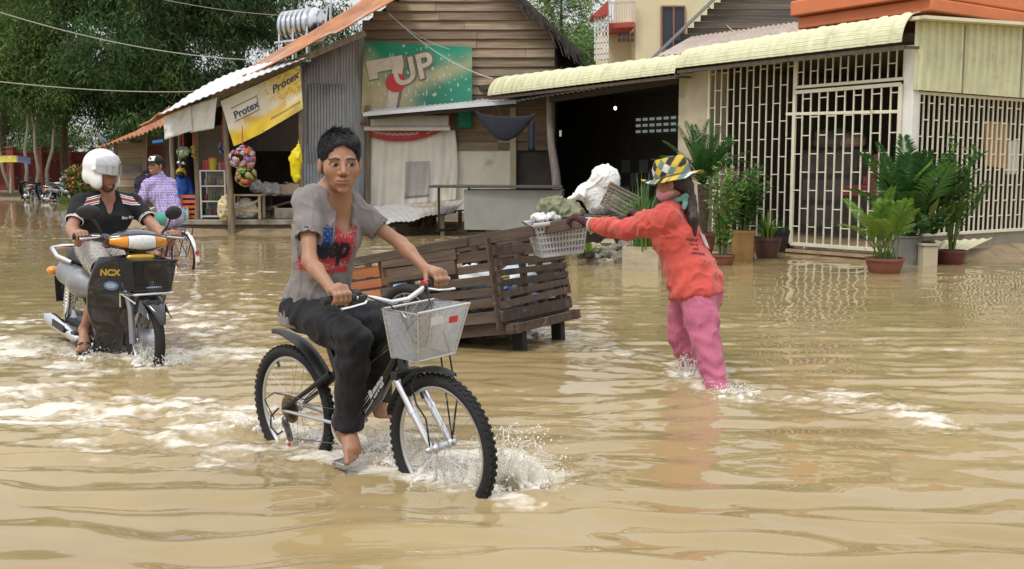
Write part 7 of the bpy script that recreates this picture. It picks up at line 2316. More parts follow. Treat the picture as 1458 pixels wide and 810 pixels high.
# ------------------------------------------------------------------ people
SKIN = mat('skin', (1, 1, 1), .48, var=.07, vs=14, tint=True, sss=.12, bump=.0008, bs=120)
def lv(a, b, t):
 return V(a).lerp(V(b), t)
class Head:
 def __init__(s, O, F, s_=1.1, up=UPZ, roll=0):
  s.O = V(O); s.f = V(F).normalized(); s.l = V(up).cross(s.f).normalized(); s.u = s.f.cross(s.l); s.s = s_
  if roll:
   q = Matrix.Rotation(roll, 3, s.f); s.l = q @ s.l; s.u = q @ s.u
  s.rot = [[s.l[i], s.f[i], s.u[i]] for i in range(3)]
 def p(s, a, b, c):
  return s.O + (s.l * a + s.f * b + s.u * c) * s.s
 def e(s, S, c, r, k, op='u'):
  S.ell(s.p(*c), [x * s.s for x in r], k, op, s.rot)
 def c(s, S, p, q, r1, r2, k, op='u'):
  S.cap(s.p(*p), s.p(*q), r1 * s.s, r2 * s.s, k, op)
 def loc(s, v):
  d = (v - np.array(s.O)) / s.s
  return d @ np.array(s.l), d @ np.array(s.f), d @ np.array(s.u)
 def add(s, S, neck, nr=.052, ears=True):
  e, c = s.e, s.c
  e(S, (0, -.014, .044), (.075, .094, .085), .03)
  e(S, (0, .03, -.015), (.0645, .062, .080), .03)
  e(S, (0, .042, -.066), (.0445, .044, .037), .03)
  e(S, (0, .074, -.096), (.019, .016, .014), .018)
  for g in (-1, 1):
   e(S, (g * .044, .052, -.020), (.021, .021, .022), .035)
   e(S, (g * .030, .080, .024), (.024, .011, .009), .014)
   e(S, (g * .030, .1010, .004), (.017, .0125, .010), .014, 's')
   e(S, (g * .031, .0745, .003), (.0150, .0155, .0115), .004)
  c(S, (0, .084, .014), (0, .106, -.026), .0075, .0115, .010)
  for g in (-1, 1):
   e(S, (g * .0125, .097, -.031), (.0115, .010, .0082), .006)
   e(S, (g * .006, .102, -.0415), (.0035, .005, .004), .003, 's')
  e(S, (0, .086, -.060), (.028, .017, .018), .012)
  e(S, (0, .0955, -.0565), (.0245, .0080, .0050), .005)
  e(S, (0, .0945, -.0680), (.0205, .0085, .0060), .005)
  c(S, (0, .1045, -.0618), (.013, .1035, -.0612), .0022, .0022, .003, 's'); c(S, (0, .1045, -.0618), (-.013, .1035, -.0612), .0022, .0022, .003, 's')
  for g in (-1, 1):
   c(S, (g * .012, .1035, -.0612), (g * .026, .097, -.0565), .0022, .0016, .004, 's')
  e(S, (0, .098, -.080), (.016, .008, .005), .006, 's')
  if ears:
   for g in (-1, 1):
    e(S, (g * .077, -.006, -.004), (.011, .020, .033), .006)
    e(S, (g * .089, .003, .002), (.006, .010, .017), .004, 's')
  S.cap(s.p(0, -.022, -.055), neck, nr * s.s, nr * s.s * 1.1, .03)
 def paint(s, base, lip=(.33, .145, .105), gaze=.003, brow=(.05, .033, .027)):
  base = np.array(base)
  def fn(v):
   a, b, c = s.loc(v)
   col = np.tile(base, (len(v), 1))
   red = np.exp(-((np.abs(a) - .042) / .025) ** 2 - ((c + .025) / .03) ** 2) * (b > .03) + .8 * np.exp(-(a / .018) ** 2 - ((c + .028) / .02) ** 2) * (b > .08)
   col = col * (1 - red[:, None] * np.array([.0, .05, .07]))
   fr = b > .045
   aa = np.abs(a)
   e = ((aa - .0315) / .0150) ** 2 + ((c - .003 - .10 * (aa - .0315)) / .0053) ** 2
   m = fr & (e < 2.1) & (c > .0005); col[m] = (.035, .022, .018)
   m = fr & (e < 1.0); col[m] = (.34, .30, .28)
   for g in (-1, 1):
    m = fr & (((a - g * .0315 - gaze) / .0092) ** 2 + ((c - .0034) / .0078) ** 2 < 1) & (e < 1.25); col[m] = (.012, .008, .007)
   t = (aa - .033) / .021
   m = fr & (np.abs(t) < 1) & (np.abs(c - .0225 - .0045 * (1 - t * t)) < .0042 * (1 - .45 * np.clip(t, 0, 1))); col[m] = brow
   m = fr & (b > .075) & ((a / .0265) ** 2 + ((c + .0615 - 8 * a * a) / .0105) ** 2 < 1); col[m] = lip
   m = fr & (b > .07) & (aa < .025) & (np.abs(c + .0615 - 8 * a * a) < .0017); col[m] = (.10, .035, .03)
   m = fr & ((aa - .006) ** 2 + (c + .041) ** 2 < .0034 ** 2) & (b > .09); col[m] = (.07, .03, .025)
   return col
  return fn
def hand_grip(S, wrist, c, t, a, s=1.1, n=None, k=.006):
 """a hand closed on a bar: c bar point, t from index to little finger, a from wrist to bar"""
 t = V(t).normalized(); a = V(a); a = (a - t * a.dot(t)).normalized()
 n = (V(n) - t * V(n).dot(t)).normalized() if n is not None else None
 nn = a.cross(t).normalized()
 if n is not None and nn.dot(n) < 0:
  nn = -nn
 c = V(c)
 kn = []
 for i, (o, L) in enumerate(((-.033, 1.0), (-.011, 1.07), (.011, 1.02), (.032, .88))):
  q = lambda x, y: c + t * (o * s) + (a * x + nn * y) * (s * L)
  K = q(-.012, .036); kn.append(K)
  S.chain([K, q(.022, .026), q(.028, .002), q(.010, -.020)], [.0105 * s, .0098 * s, .0088 * s, .0078 * s], k)
  S.cap(V(wrist).lerp(K, .25), K, .015 * s, .0125 * s, .014)
 S.cap(wrist, lv(kn[1], kn[2], .5), .024 * s, .018 * s, .02)
 b = V(wrist).lerp(kn[0], .35) - t * .012 * s - nn * .008 * s
 S.chain([b, c + t * (-.045 * s) + (a * -.012 - nn * .012) * s, c + t * (-.036 * s) + (a * .012 - nn * .026) * s], [.014 * s, .0115 * s, .009 * s], .01)
def foot(S, ankle, toe, l, s=1.1, up=UPZ):
 """bare foot from the ankle to the big toe, l across the foot"""
 A, T = V(ankle), V(toe)
 d = (T - A); l = V(l).normalized()
 f = d.normalized(); u = l.cross(f).normalized()
 if u.dot(up) < 0:
  u = -u
 H = A - u * .045 * s - f * .035 * s
 S.ell(H, [.03 * s] * 3, .025)
 S.cap(A, H, .032 * s, .03 * s, .03)
 ball = lv(A, T, .68) - u * .012 * s
 S.cap(A, ball, .034 * s, .026 * s, .03)
 S.cap(H, ball, .028 * s, .024 * s, .03)
 for i, (o, L) in enumerate(((-.030, 1.0), (-.012, .98), (.004, .94), (.018, .88), (.031, .80))):
  b = ball + l * (o * s); e = A + d * L + l * (o * 1.15 * s) - u * .02 * s
  S.cap(lv(A, b, .6), b, .018 * s, .0145 * s, .015)
  S.chain([b, lv(b, e, .55) + u * .003, e], [.013 * s, .0105 * s if i else .013 * s, .0095 * s if i else .013 * s], .004)
def torso(S, hip, shR, shL, neck, g=0.0, s=1.1, w=1.0, fw=None, hipw=1.0, sh=1.0):
 hip, shR, shL, neck = V(hip), V(shR), V(shL), V(neck)
 l = (shL - shR).normalized(); m = (shR + shL) * .5
 up = (neck - hip).normalized(); f = l.cross(up).normalized() * -1
 if fw is not None and f.dot(V(fw)) < 0:
  f = -f
 ch = lv(hip, m, .70) + f * .012 * s; wa = lv(hip, m, .35)
 for q in (-1, 1):
  S.chain([hip + l * q * .065 * s * hipw, wa + l * q * .055 * s * w, ch + l * q * .072 * s * w, m + l * q * .07 * s - up * .03 * s], [.088 * s * hipw + g, .080 * s * w + g, .092 * s * w + g, .06 * s + g], .05)
 S.cap(shR, shL, .050 * s * sh + g, .050 * s * sh + g, .05)
 for q in (shR, shL):
  S.cap(lv(q, m, .15), lv(neck, m, .15), .044 * s + g, .045 * s + g, .05)
 return l, f, up
def arm(S, sh, el, wr, s=1.1, r=(.048, .040, .037, .024), k=.025):
 S.chain([sh, lv(sh, el, .45), el, lv(el, wr, .3), wr], [r[0] * s, r[1] * 1.05 * s, r[1] * .9 * s, r[2] * s, r[3] * s], k)
def leg(S, hip, kn, an, s=1.1, g=0, r=(.080, .052, .050, .034), k=.03):
 b = lv(kn, an, .3)
 S.chain([hip, lv(hip, kn, .5), kn, b, an], [r[0] * s + g, r[0] * .86 * s + g, r[1] * s + g, r[2] * s + g, r[3] * s + g], k)
def cloth_noise(amp, f, sd=1, st=(1, 1, 1), extra=None):
 def fn(v, n):
  x, y, z = [v[:, i] * f * st[i] for i in range(3)]
  q = .6 * vnoise(x * .7, y * .7, z * .7, sd + 5)
  w = amp * ((1 - np.clip(np.abs(fbm(x + q, y - q, z + q, 2, sd)), 0, 1)) ** 4 - .3) + .5 * amp * ((1 - np.clip(np.abs(fbm(x * 2 + q, y * 2, z * 1.3, 2, sd + 3)), 0, 1)) ** 4 - .3)
  if extra is not None:
   w = w + extra(v)
  return v + n * w[:, None]
 return fn
def hbox(c, r, h):
 c = np.array(c); return (c - r, c + r, h)
# ---- the boy on the bicycle
boy = thing('person', 'barefoot boy in grey printed t-shirt and black trousers riding the near bicycle', 'person', P(470, 660, 5.0))
hipC = P(453, 436, 5.15)
shR, shL = P(437, 290, 4.96), P(499, 296, 5.17); nk = P(474, 272, 5.08)
elR, wrR = P(441, 372, 4.80), P(474, 414, 4.625); elL, wrL = P(571, 347, 5.16), P(608, 385, 5.03)
hR, kR, aR, tR = hipC - BL * .09 + V((0, 0, -.01)), P(504, 484, 4.84), P(495, 606, 4.93), P(507, 652, 4.80)
hL, kL, aL, tL = hipC + BL * .09 + V((0, 0, -.01)), P(549, 458, 4.97), P(533, 566, 5.14), P(549, 590, 5.02)
gR, gL = BW(.322, -.295, GRZ), BW(.322, .295, GRZ)
hd = Head(P(484, 235, 5.02), (.29, -.95, -.03), 1.2)
S = Sdf()
torso(S, hipC, shR, shL, nk, -.006, fw=(.4, -.9, 0), w=.84, sh=.9)
hd.add(S, nk + V((0, .02, -.02)), .053)
for q in (shR, shL):
 S.cap(lv(nk, q, .18) + V((0, .03, .025)), lv(nk, q, .85) + V((0, .01, .008)), .045, .036, .05)
arm(S, shR, elR, wrR, .92); arm(S, shL, elL, wrL, .92)
hand_grip(S, wrR, gR + UPZ * .004, -BL, gR - wrR, 1.12, UPZ); hand_grip(S, wrL, gL + UPZ * .004, BL, gL - wrL, 1.12, UPZ)
leg(S, hR, kR, aR); leg(S, hL, kL, aL)
foot(S, aR, tR, BL, 1.15, BH + UPZ); foot(S, aL, tL, -BL, 1.1, BH + UPZ)
# collar bones
for q in (shR, shL):
 S.cap(lv(nk, q, .15) + V((.01, -.035, -.025)), lv(nk, q, .75) + V((.01, -.03, -.015)), .012, .01, .02)
bt = hd.paint((.345, .182, .110), gaze=.004, brow=(.03, .02, .018), lip=(.32, .13, .10))
_f = bt
def boycol(v):
 c = _f(v)
 z = v[:, 2]
 lowleg = (z < .35)
 c[lowleg] = c[lowleg] * np.array([1.0, .95, .95])
 return c
body = S.build('body', SKIN, boy, .0085, [hbox(hd.p(0, .01, 0), .165, .0031), hbox(gR, .105, .004), hbox(gL, .105, .004), hbox(lv(aR, tR, .6), .12, .0045)], color=boycol, relax=2)
# hair: a close cap with hanging tufts
HAIR = mat('black_hair', (.009, .008, .008), .7, var=.4, vs=60, stretch=(1, 1, .2))
def hair_strands(g, hd, n, rnd, L=.052):
 """short straight strands combed from the crown over the skull"""
 C_, Rr = V((0, -.016, .046)), V((.080, .098, .090))
 for _ in range(n):
  th = rnd.uniform(-PI, PI); el = math.asin(rnd.uniform(-.45, 1))
  d = V((math.sin(th) * math.cos(el), math.cos(th) * math.cos(el), math.sin(el)))
  p = C_ + V((d.x * Rr.x, d.y * Rr.y, d.z * Rr.z))
  a, b, c = p
  if (b > .045 and c < .100 - .12 * abs(a) * (abs(a) > .03)) or (b > -.055 and abs(a) > .045 and c < .036) or c < -.045:
   continue
  k = L * rnd.uniform(.55, 1.1) * (.6 + .4 * max(0, d.z))
  comb = (V((a, b, 0)) - V((-.012, -.055, 0)))
  comb = comb.normalized() if comb.length > 1e-4 else V((0, 1, 0))
  comb = comb * .8 + V((.55 * max(0, d.z) + rnd.gauss(0, .25), .25 + rnd.gauss(0, .2), -.9 * (1 - max(0, d.z)) + rnd.gauss(0, .12)))
  pts = []; q = p.copy(); lift = rnd.uniform(.03, .14) + (rnd.random() ** 2) * .5 * max(0, d.z) ** 2
  for i in range(5):
   pts.append(q.copy())
   nn = V(((q.x - C_.x) / Rr.x ** 2, (q.y - C_.y) / Rr.y ** 2, (q.z - C_.z) / Rr.z ** 2)).normalized()
   t = (comb - nn * comb.dot(nn)).normalized()
   q = q + (t + nn * (lift + .12 * (i == 0))) * (k / 4)
  w = .0030 * rnd.uniform(.6, 1.3); vs = []
  for i, q in enumerate(pts):
   nn = (q - C_).normalized(); t = (pts[min(i + 1, 4)] - pts[max(i - 1, 0)]).normalized(); sd_ = t.cross(nn) * w * (1 - .85 * i / 4)
   vs += [hd.p(*(q - sd_)), hd.p(*(q + sd_))]
  g.t = tuple([rnd.uniform(.5, 1.5)] * 3)
  g.add(vs, [(2 * i, 2 * i + 1, 2 * i + 3, 2 * i + 2) for i in range(4)])
S = Sdf()
hd.e(S, (0, -.016, .048), (.080, .099, .088), .02)
hd.e(S, (.01, .012, .080), (.062, .070, .046), .03)
hd.e(S, (0, -.055, -.0), (.072, .055, .055), .03)
hd.e(S, (0, .104, .010), (.072, .068, .076), .010, 's'); hd.e(S, (0, .09, -.06), (.09, .06, .07), .01, 's')
for q in (-1, 1):
 hd.e(S, (q * .09, .014, -.026), (.034, .062, .050), .008, 's')
hair = S.build('hair', HAIR, boy, .0045, post=lambda v, n: v + n * (.008 * fbm(v[:, 0] * 30, v[:, 1] * 30, v[:, 2] * 22, 3))[:, None])
g = G(); hair_strands(g, hd, 8000, random.Random(5))
g.build('tufts', mat('black_hair_tuft', (.009, .008, .008), .6, var=0, tint=True, spec=.35), hair, 0, world=True, fix=False)
# t-shirt
TEE = mat('grey_tee', (.215, .195, .195), .9, var=.12, vs=7, bump=.004, bs=38, sheen=.1, dirt=((.22, .19, .185), .62, 3))
S = Sdf()
l_, f_, u_ = torso(S, hipC + V((-.0, 0, .02)), shR, shL, nk, .011, w=.90, fw=(.4, -.9, 0), hipw=1.0, sh=.86)
hem = lv(hipC, (shR + shL) * .5, -.16)
for q in (-1, 1):
 S.cap(hipC + l_ * q * .07, hem + l_ * q * .078 + V((-.02, 0, 0)), .102, .112, .05)
S.cap(hipC - BH * .06, hem - BH * .06 + UPZ * .04, .10, .09, .05)
for a, e in ((shR, elR), (shL, elL)):
 S.chain([a, lv(a, e, .35), lv(a, e, .66)], [.058, .058, .061], .03)
 d = (e - a).normalized()
 S.cut(lv(a, e, .60), d, lv(a, e, .7), .085, .003)
 S.cap(lv(a, e, .54), lv(a, e, .8), .053, .053, .002, 's')
S.cut(hem - u_ * .0, -UPZ - f_ * .28, hem - UPZ * .16 - f_ * .05, .30, .003)
# scooped neck
S.ell(nk + f_ * .060 - u_ * .020, (.082, .085, .075), .006, 's')
for q in (shR, shL):
 S.cap(lv(nk, q, .35) + V((0, .03, .018)), lv(nk, q, .9) + V((0, .01, .012)), .050, .044, .05)
S.ell(nk + u_ * .03, (.098, .085, .062), .008, 's'); S.ell(nk + f_ * .08 - u_ * .105 + l_ * .02, (.05, .06, .08), .015, 's')
def fold(v):
 d = v - np.array(hipC)
 h = d @ np.array(u_); x = d @ np.array(l_); y = d @ np.array(f_)
 low = np.exp(-((h - .05) / .10) ** 2)
 diag = 1.5 * np.sin(h * 46 + x * 22 + 3 * vnoise(v[:, 0] * 5, v[:, 1] * 5, v[:, 2] * 5, 4)) * .0055 * low
 pull = np.sin((x * .9 + h * .55) * 44 + 2 * vnoise(v[:, 0] * 6, v[:, 1] * 6, v[:, 2] * 4, 9)) * .0055 * np.exp(-((h - .33) / .16) ** 2)
 return diag + pull
tee = S.build('t_shirt', TEE, boy, .0065, post=cloth_noise(.011, 9, 3, (1, 1, .55), fold), relax=2)
tr = bvh_of(tee)
n = (f_ * .75 + V((.17, -.98, .05)) * .6).normalized(); ex = (l_ - n * l_.dot(n)).normalized(); ey = n.cross(ex)
if ey.z < 0:
 ey = -ey
rq = Matrix.Rotation(.06, 3, n); ex = rq @ ex; ey = rq @ ey
d_ = ray(478, 356); o0 = tr.ray_cast(V((0, 0, CAMH)), d_)[0] - ex * .035
pw, ph = .28, .25
nu, nv = 96, 84
pts = [((i / nu - .5) * pw, (.5 - j / nv) * ph) for i in range(nu + 1) for j in range(nv + 1)]
fs = []
cl = []
for i in range(nu + 1):
 for j in range(nv + 1):
  u, v = i / nu, j / nv
  c = None
  wv = .03 * math.sin(u * 7 + 1) + .012 * math.sin(u * 19)
  w = v + wv
  ns = noise.noise(V((u * 26, v * 26, 3))) + .6 * noise.noise(V((u * 60, v * 60, 8)))
  if u < .50 and w < .60 and u > .17:
   c = (.018, .055, .24)
   if (int(u * 17) + int(w * 15)) % 2 == 0 and ((u * 17) % 1 - .5) ** 2 + ((w * 15) % 1 - .5) ** 2 < .05 and w < .3:
    c = (.3, .32, .42)
  elif u > .54 and w < .62:
   k = int(w * 7.5)
   c = (.43, .035, .045) if k % 2 == 0 or ns < .25 else (.33, .25, .25)
  elif .62 < w < .98 and .02 < u < .93:
   k = int((w - .62) * 8.5)
   c = (.43, .035, .045) if k % 2 == 0 or ns < .1 else (.36, .28, .275)
  if c and (ns > .95 or (min(u, 1 - u) < .06 and ns > .1) or (min(v, 1 - v) < .05 and ns > .1)):
   c = None
  cl.append(c)
w_ = nv + 1
keepf = [(i * w_ + j, (i + 1) * w_ + j, (i + 1) * w_ + j + 1, i * w_ + j + 1) for i in range(nu) for j in range(nv)]
keepf = [q for q in keepf if all(cl[x] is not None for x in q)]
g = G(); decal(g, tr, pts, keepf, o0, ex, ey, n, .0022, top=.058)
g.c = [c or (.3, .25, .25) for c in cl]
g.build('flag_print', mat('print_ink', (1, 1, 1), .8, var=.18, vs=40, tint=True), tee, 180, world=True, fix=False)
vs, fs = text_mesh('Jeep', .15, 0, .006); vs, fs = subdiv([(x * .80, y * 1.05) for x, y in vs], fs, .012)
g = G(); decal(g, tr, vs, fs, o0 + ey * .012 + ex * .005, ex, ey, n, .0042, top=.058); g.build('lettering', mat('print_navy', (.012, .014, .03), .7, var=.1), tee, 0, world=True, fix=False)
# trousers
JEAN = mat('black_jeans', (.012, .012, .015), .85, var=.35, vs=9, bump=.005, bs=30, sheen=.05)
S = Sdf()
S.cap(hipC - BL * .06, hipC + BL * .06, .125, .125, .05); S.ell(hipC - BH * .05 - UPZ * .02, (.13, .13, .12), .05)
leg(S, hR, kR, aR, 1.1, .018, (.080, .058, .056, .050)); leg(S, hL, kL, aL, 1.1, .018, (.080, .058, .056, .05))
for kn, an in ((kR, aR), (kL, aL)):
 d = (an - kn).normalized(); e = lv(kn, an, 1.02)
 S.cap(an, an + d * .05, .072, .072, .02); S.cut(e, d, e + d * .06, .10, .003); S.cap(lv(kn, an, .94), e + d * .1, .062, .062, .002, 's')
def jf(v):
 a = np.exp(-(np.linalg.norm(v - np.array(kR), axis=1) / .14) ** 2) + np.exp(-(np.linalg.norm(v - np.array(kL), axis=1) / .14) ** 2)
 return .006 * a * np.sin(v[:, 2] * 75 + 4 * vnoise(v[:, 0] * 9, v[:, 1] * 9, v[:, 2] * 4, 3)) + .004 * np.sin(v[:, 2] * 40 + 8 * v[:, 0])
S.build('trousers', JEAN, boy, .0075, post=cloth_noise(.010, 10, 7, (1, 1, .5), jf), relax=2)
# ---- the rider on the motorbike
rid = thing('person', 'motorbike rider in white open helmet, black v-neck shirt and checked shorts', 'person', P(140, 500, 8.2))
hipC = MW(-.2, 0, .86)
shR, shL = P(114, 290, 8.28), P(189, 289, 8.58); nk = P(151, 275, 8.42)
elR, wrR = P(102, 325, 8.12), P(111, 346, 7.86); elL, wrL = P(219, 322, 8.46), P(241, 345, 8.28)
gR, gL = MW(.345, -.325, .965), MW(.345, .325, .965)
hR, hL = hipC - ML * .09, hipC + ML * .09
kR, aR, tR = P(147, 386, 7.9), P(120, 470, 8.06), P(119, 496, 7.86)
kL, aL, tL = MW(.26, .24, .62), MW(.02, .22, .36), MW(.20, .23, .29)
hd = Head(P(146, 246, 8.36), (.93, -.34, -.12), 1.08)
S = Sdf()
torso(S, hipC, shR, shL, nk, -.004, fw=(.4, -.9, 0)); hd.add(S, nk, .05, False)
arm(S, shR, elR, wrR, 1.15); arm(S, shL, elL, wrL, 1.15)
hand_grip(S, wrR, gR, -ML, gR - wrR, 1.12, UPZ); hand_grip(S, wrL, gL, ML, gL - wrL, 1.12, UPZ)
leg(S, hR, kR, aR, 1.08); leg(S, hL, kL, aL, 1.08); foot(S, aR, tR, ML, 1.1); foot(S, aL, tL, -ML, 1.1)
S.build('body', SKIN, rid, .011, [hbox(hd.p(0, .02, 0), .15, .0048), hbox(gR, .1, .006), hbox(gL, .1, .006), hbox(lv(aR, tR, .6), .11, .006)], color=hd.paint((.37, .19, .125), gaze=.002))
TEEB = mat('black_shirt', (.012, .012, .014), .85, var=.2, vs=9)
S = Sdf(); l_, f_, u_ = torso(S, hipC, shR, shL, nk, .012, fw=(.4, -.9, 0), w=1.02)
S.cap(hipC - ML * .05, hipC + ML * .05, .118, .118, .05)
for a, e in ((shR, elR), (shL, elL)):
 S.chain([a, lv(a, e, .35), lv(a, e, .85)], [.07, .068, .064], .035)
 d = (e - a).normalized(); S.cut(lv(a, e, .72), d, lv(a, e, .85), .09, .003); S.cap(lv(a, e, .67), lv(a, e, .95), .057, .057, .002, 's')
S.ell(nk + f_ * .065 - u_ * .02, (.062, .06, .07), .01, 's'); S.ell(nk + f_ * .085 - u_ * .085, (.026, .05, .075), .02, 's'); S.ell(nk + u_ * .02, (.07, .07, .05), .01, 's')
shirt = S.build('shirt', TEEB, rid, .009, post=cloth_noise(.007, 8, 4), relax=2)
tr = bvh_of(shirt)
ex = l_; ey = u_; n = f_
wh, rd_ = G(), G()
for q in (-1, 1):
 for k in range(5):
  w_, h_ = (.115, .0095)
  o_ = lv(nk, shL if q > 0 else shR, .66) + V((0, 0, .012)) - u_ * (.018 * k) + l_ * (q * .012 * (k - 1.5) * .6)
  m = (rd_ if k == 2 else wh)
  vs, fs = subdiv([(-w_ / 2, -h_), (w_ / 2, -h_), (w_ / 2, h_ * .9), (-w_ / 2, h_ * .9)], [(0, 1, 2, 3)], .014)
  vs = [(x * (.96 + .04 * k) + .006 * math.sin(y * 50), y * (.55 if k != 2 else .9) - .25 * q * x) for x, y in vs]
  decal(m, tr, vs, fs, o_, l_, u_, (f_ + u_ * .35).normalized(), .004)
for a, e in ((shR, elR), (shL, elL)):
 d = (e - a).normalized()
 for t, r in ((.685, .0045), (.64, .003)):
  wh.ring(lv(a, e, t), d, .0655, r, 30, 6)
vs, fs = text_mesh('Ben Min', .034, 0, .001); vs, fs = subdiv(vs, fs, .02)
decal(wh, tr, vs, fs, lv(nk, shL, .62) - u_ * .135, l_, u_, f_, .004)
vs2 = [(x * .9, y * .9) for x, y in vs]
decal(wh, tr, vs2, fs, lv(shR, elR, .42), l_, u_, f_, .004)
wh.build('white_trim', WHITEINK, shirt, 0, world=True, fix=False); rd_.build('red_trim', REDINK, shirt, 0, world=True, fix=False)
S = Sdf(); S.cap(hipC - ML * .06, hipC + ML * .06, .125, .125, .05)
for h, k_ in ((hR, kR), (hL, kL)):
 S.chain([h, lv(h, k_, .5), lv(h, k_, 1.0)], [.105, .10, .088], .04)
 d = (k_ - h).normalized(); S.cut(lv(h, k_, .93), d, lv(h, k_, 1.1), .12, .003); S.cap(lv(h, k_, .86), lv(h, k_, 1.2), .076, .07, .002, 's')
def plaid(v):
 a = (v @ np.array(MH)) * 58; b = v[:, 2] * 58 + (v @ np.array(ML)) * 25; c_ = (v @ np.array(ML)) * 50
 s1 = ((a % 1) < .42).astype(float); s2 = (((b + c_ * .4) % 1) < .42).astype(float)
 k = 1 - .50 * s1 - .42 * s2
 return np.stack([.62 * k, .58 * k, .54 * k], 1)
S.build('shorts', mat('checked_cloth', (1, 1, 1), .85, var=.1, tint=True), rid, .0065, color=plaid, post=cloth_noise(.008, 8, 8), relax=1)
g = G(); c = MW(-.03, .0, .93)
G().ell(c + V((.03, -.10, -.03)), (.05, .03, .035), 10, 6, jit=.4).build('shirt_tail', REDINK, rid, 180, world=True)
# sandals
g = G(); l_ = ML; d = (tR - aR).normalized(); u = l_.cross(d); u = u if u.z > 0 else -u
g.poly3([lv(aR, tR, t) + l_ * (w_ * s) - u * .078 for t, w_, s in ((-.25, .028, 1), (.3, .036, 1), (.75, .048, 1), (1.02, .03, 1), (1.02, .03, -1), (.75, .048, -1), (.3, .036, -1), (-.25, .028, -1))], -u, .016)
g.build('sandal_sole', BLACK, rid, 40, world=True)
g = G(); b = lv(aR, tR, .62)
for t in (.50, .62, .74):
 c = lv(aR, tR, t) - u * .030; g.tube([c + l_ * (.052 * math.cos(a)) + u * (.038 * math.sin(a)) for a in np.linspace(0, PI, 10)], .010, 6)
g.tube([lv(aR, tR, -.1) + l_ * .034 - u * .06, aR + l_ * .03 - u * .02, aR - l_ * .03 - u * .02, lv(aR, tR, -.1) - l_ * .034 - u * .06], .007, 6)
g.build('sandal_strap', BLACK, rid, 60, world=True)
# helmet
HW = mat('helmet_white', (.80, .81, .82), .12, var=.02, coat=.6)
S = Sdf()
hd.e(S, (0, -.012, .052), (.122, .138, .125), .03); hd.e(S, (0, -.03, -.03), (.118, .118, .085), .03)
for q in (-1, 1):
 hd.e(S, (q * .085, .03, -.055), (.034, .055, .062), .03)
hd.e(S, (0, .12, -.045), (.088, .115, .100), .02, 's'); hd.e(S, (0, -.01, -.03), (.092, .112, .14), .01, 's')
S.cut(hd.p(0, 0, -.11), -hd.u, hd.p(0, 0, -.2), .14, .006)
hel = S.build('helmet', HW, rid, .007, relax=2)
def vis(u, v):
 th = -1.35 + 2.7 * u; e = abs(2 * u - 1) ** 2; ph = (.72 - .25 * e) - (1.17 - .42 * e) * v
 k = math.cos(ph) if ph > 0 else 1 - .09 * ph
 return hd.p(math.sin(th) * .129 * k, -.012 + math.cos(th) * .147 * k, .052 + .133 * math.sin(ph))
g = G(); g.sheet(lambda u, v: vis(.06 + .88 * u, v), 44, 20, .003, -hd.f); g.build('visor', mat('mirror_visor', (.50, .50, .51), .10, metal=.7, var=0, coat=.8), hel, 180, world=True)
for q in (-1, 1):
 G().ell(hd.p(q * .122, .03, .03), (.02, .02, .02), 12, 8).build('visor_pivot', HW, hel, 180, world=True)
g = G()
for q in (-1, 1):
 g.tube([hd.p(q * .082, .035, -.05), hd.p(q * .070, .045, -.085), hd.p(q * .035, .06, -.125), hd.p(0, .062, -.132)], .011, 6, flat=.5)
g.build('chin_strap', BLACK, hel, 60, world=True)
# ---- the woman pushing the cart
wom = thing('person', 'woman in orange-red sweater and pink trousers wading behind the hand cart', 'person', P(1005, 560, 6.9))
hipC = P(988, 404, 7.12)
shR, shL = P(966, 303, 7.42), P(948, 311, 7.03); nk = P(965, 291, 7.22)
WD = CD
hN = CM @ V((-.72, CW / 2 + .005, CH + .035)); hF = CM @ V((-.72, -CW / 2, CH + .035))
elL, wrL = P(893, 327, 7.27), P(841, 320, 7.56); elR, wrR = lv(shR, hF, .50) - V((0, 0, .03)), lv(shR, hF, .90)
hL, hR = P(993, 420, 7.0), P(979, 418, 7.24)
kL, aL = P(1005, 486, 6.84), P(1027, 575, 6.66); kR, aR = P(969, 475, 7.26), P(988, 538, 7.33)
hd = Head(P(957, 262, 7.16), (-.90, .33, -.22), 1.04)
side = UPZ.cross(WD).normalized()
S = Sdf()
torso(S, hipC, shR, shL, nk, -.004, fw=WD); hd.add(S, nk, .044, True)
arm(S, shL, elL, wrL); arm(S, shR, elR, wrR)
leg(S, hL, kL, aL); leg(S, hR, kR, aR)
foot(S, aL, aL + WD * .17 - UPZ * .05, side, 1.05); foot(S, aR, aR + WD * .14 - UPZ * .10, side, 1.05)
S.build('body', SKIN, wom, .012, [hbox(hd.p(0, .02, 0), .15, .006)], color=hd.paint((.38, .21, .14)))
GLOVE = mat('maroon_glove', (.055, .012, .018), .9, var=.5, vs=25)
for wr, c, t, nm in ((wrL, hN, -CD, 'glove'), (wrR, hF, -CD, 'glove')):
 S = Sdf(); sgn = 1
 tt = V((side.x, side.y, 0))
 hand_grip(S, wr, c, CD.cross(UPZ) if False else (CD * -.55 + side * (1 if wr is wrL else -1) * .8), c - wr, 1.2, UPZ, .008); S.cap(wr, lv(wr, elL if wr is wrL else elR, .12), .036, .036, .02)
 S.build(nm, GLOVE, wom, .006)
SWT = mat('coral_sweater', (.52, .075, .058), .9, var=.14, vs=6, bump=.006, bs=26, sheen=.2)
S = Sdf(); l_, f_, u_ = torso(S, hipC, shR, shL, nk, .030, fw=WD, w=1.10, hipw=1.12)
hem = lv(hipC, nk, -.10)
for q in (-1, 1):
 S.cap(lv(hipC, nk, .2) + l_ * q * .06, hem + l_ * q * .08 - f_ * .03, .14, .160, .06)
S.cap(lv(hipC, nk, .35) + f_ * .03, hem + f_ * .055 - UPZ * .03, .12, .125, .06)
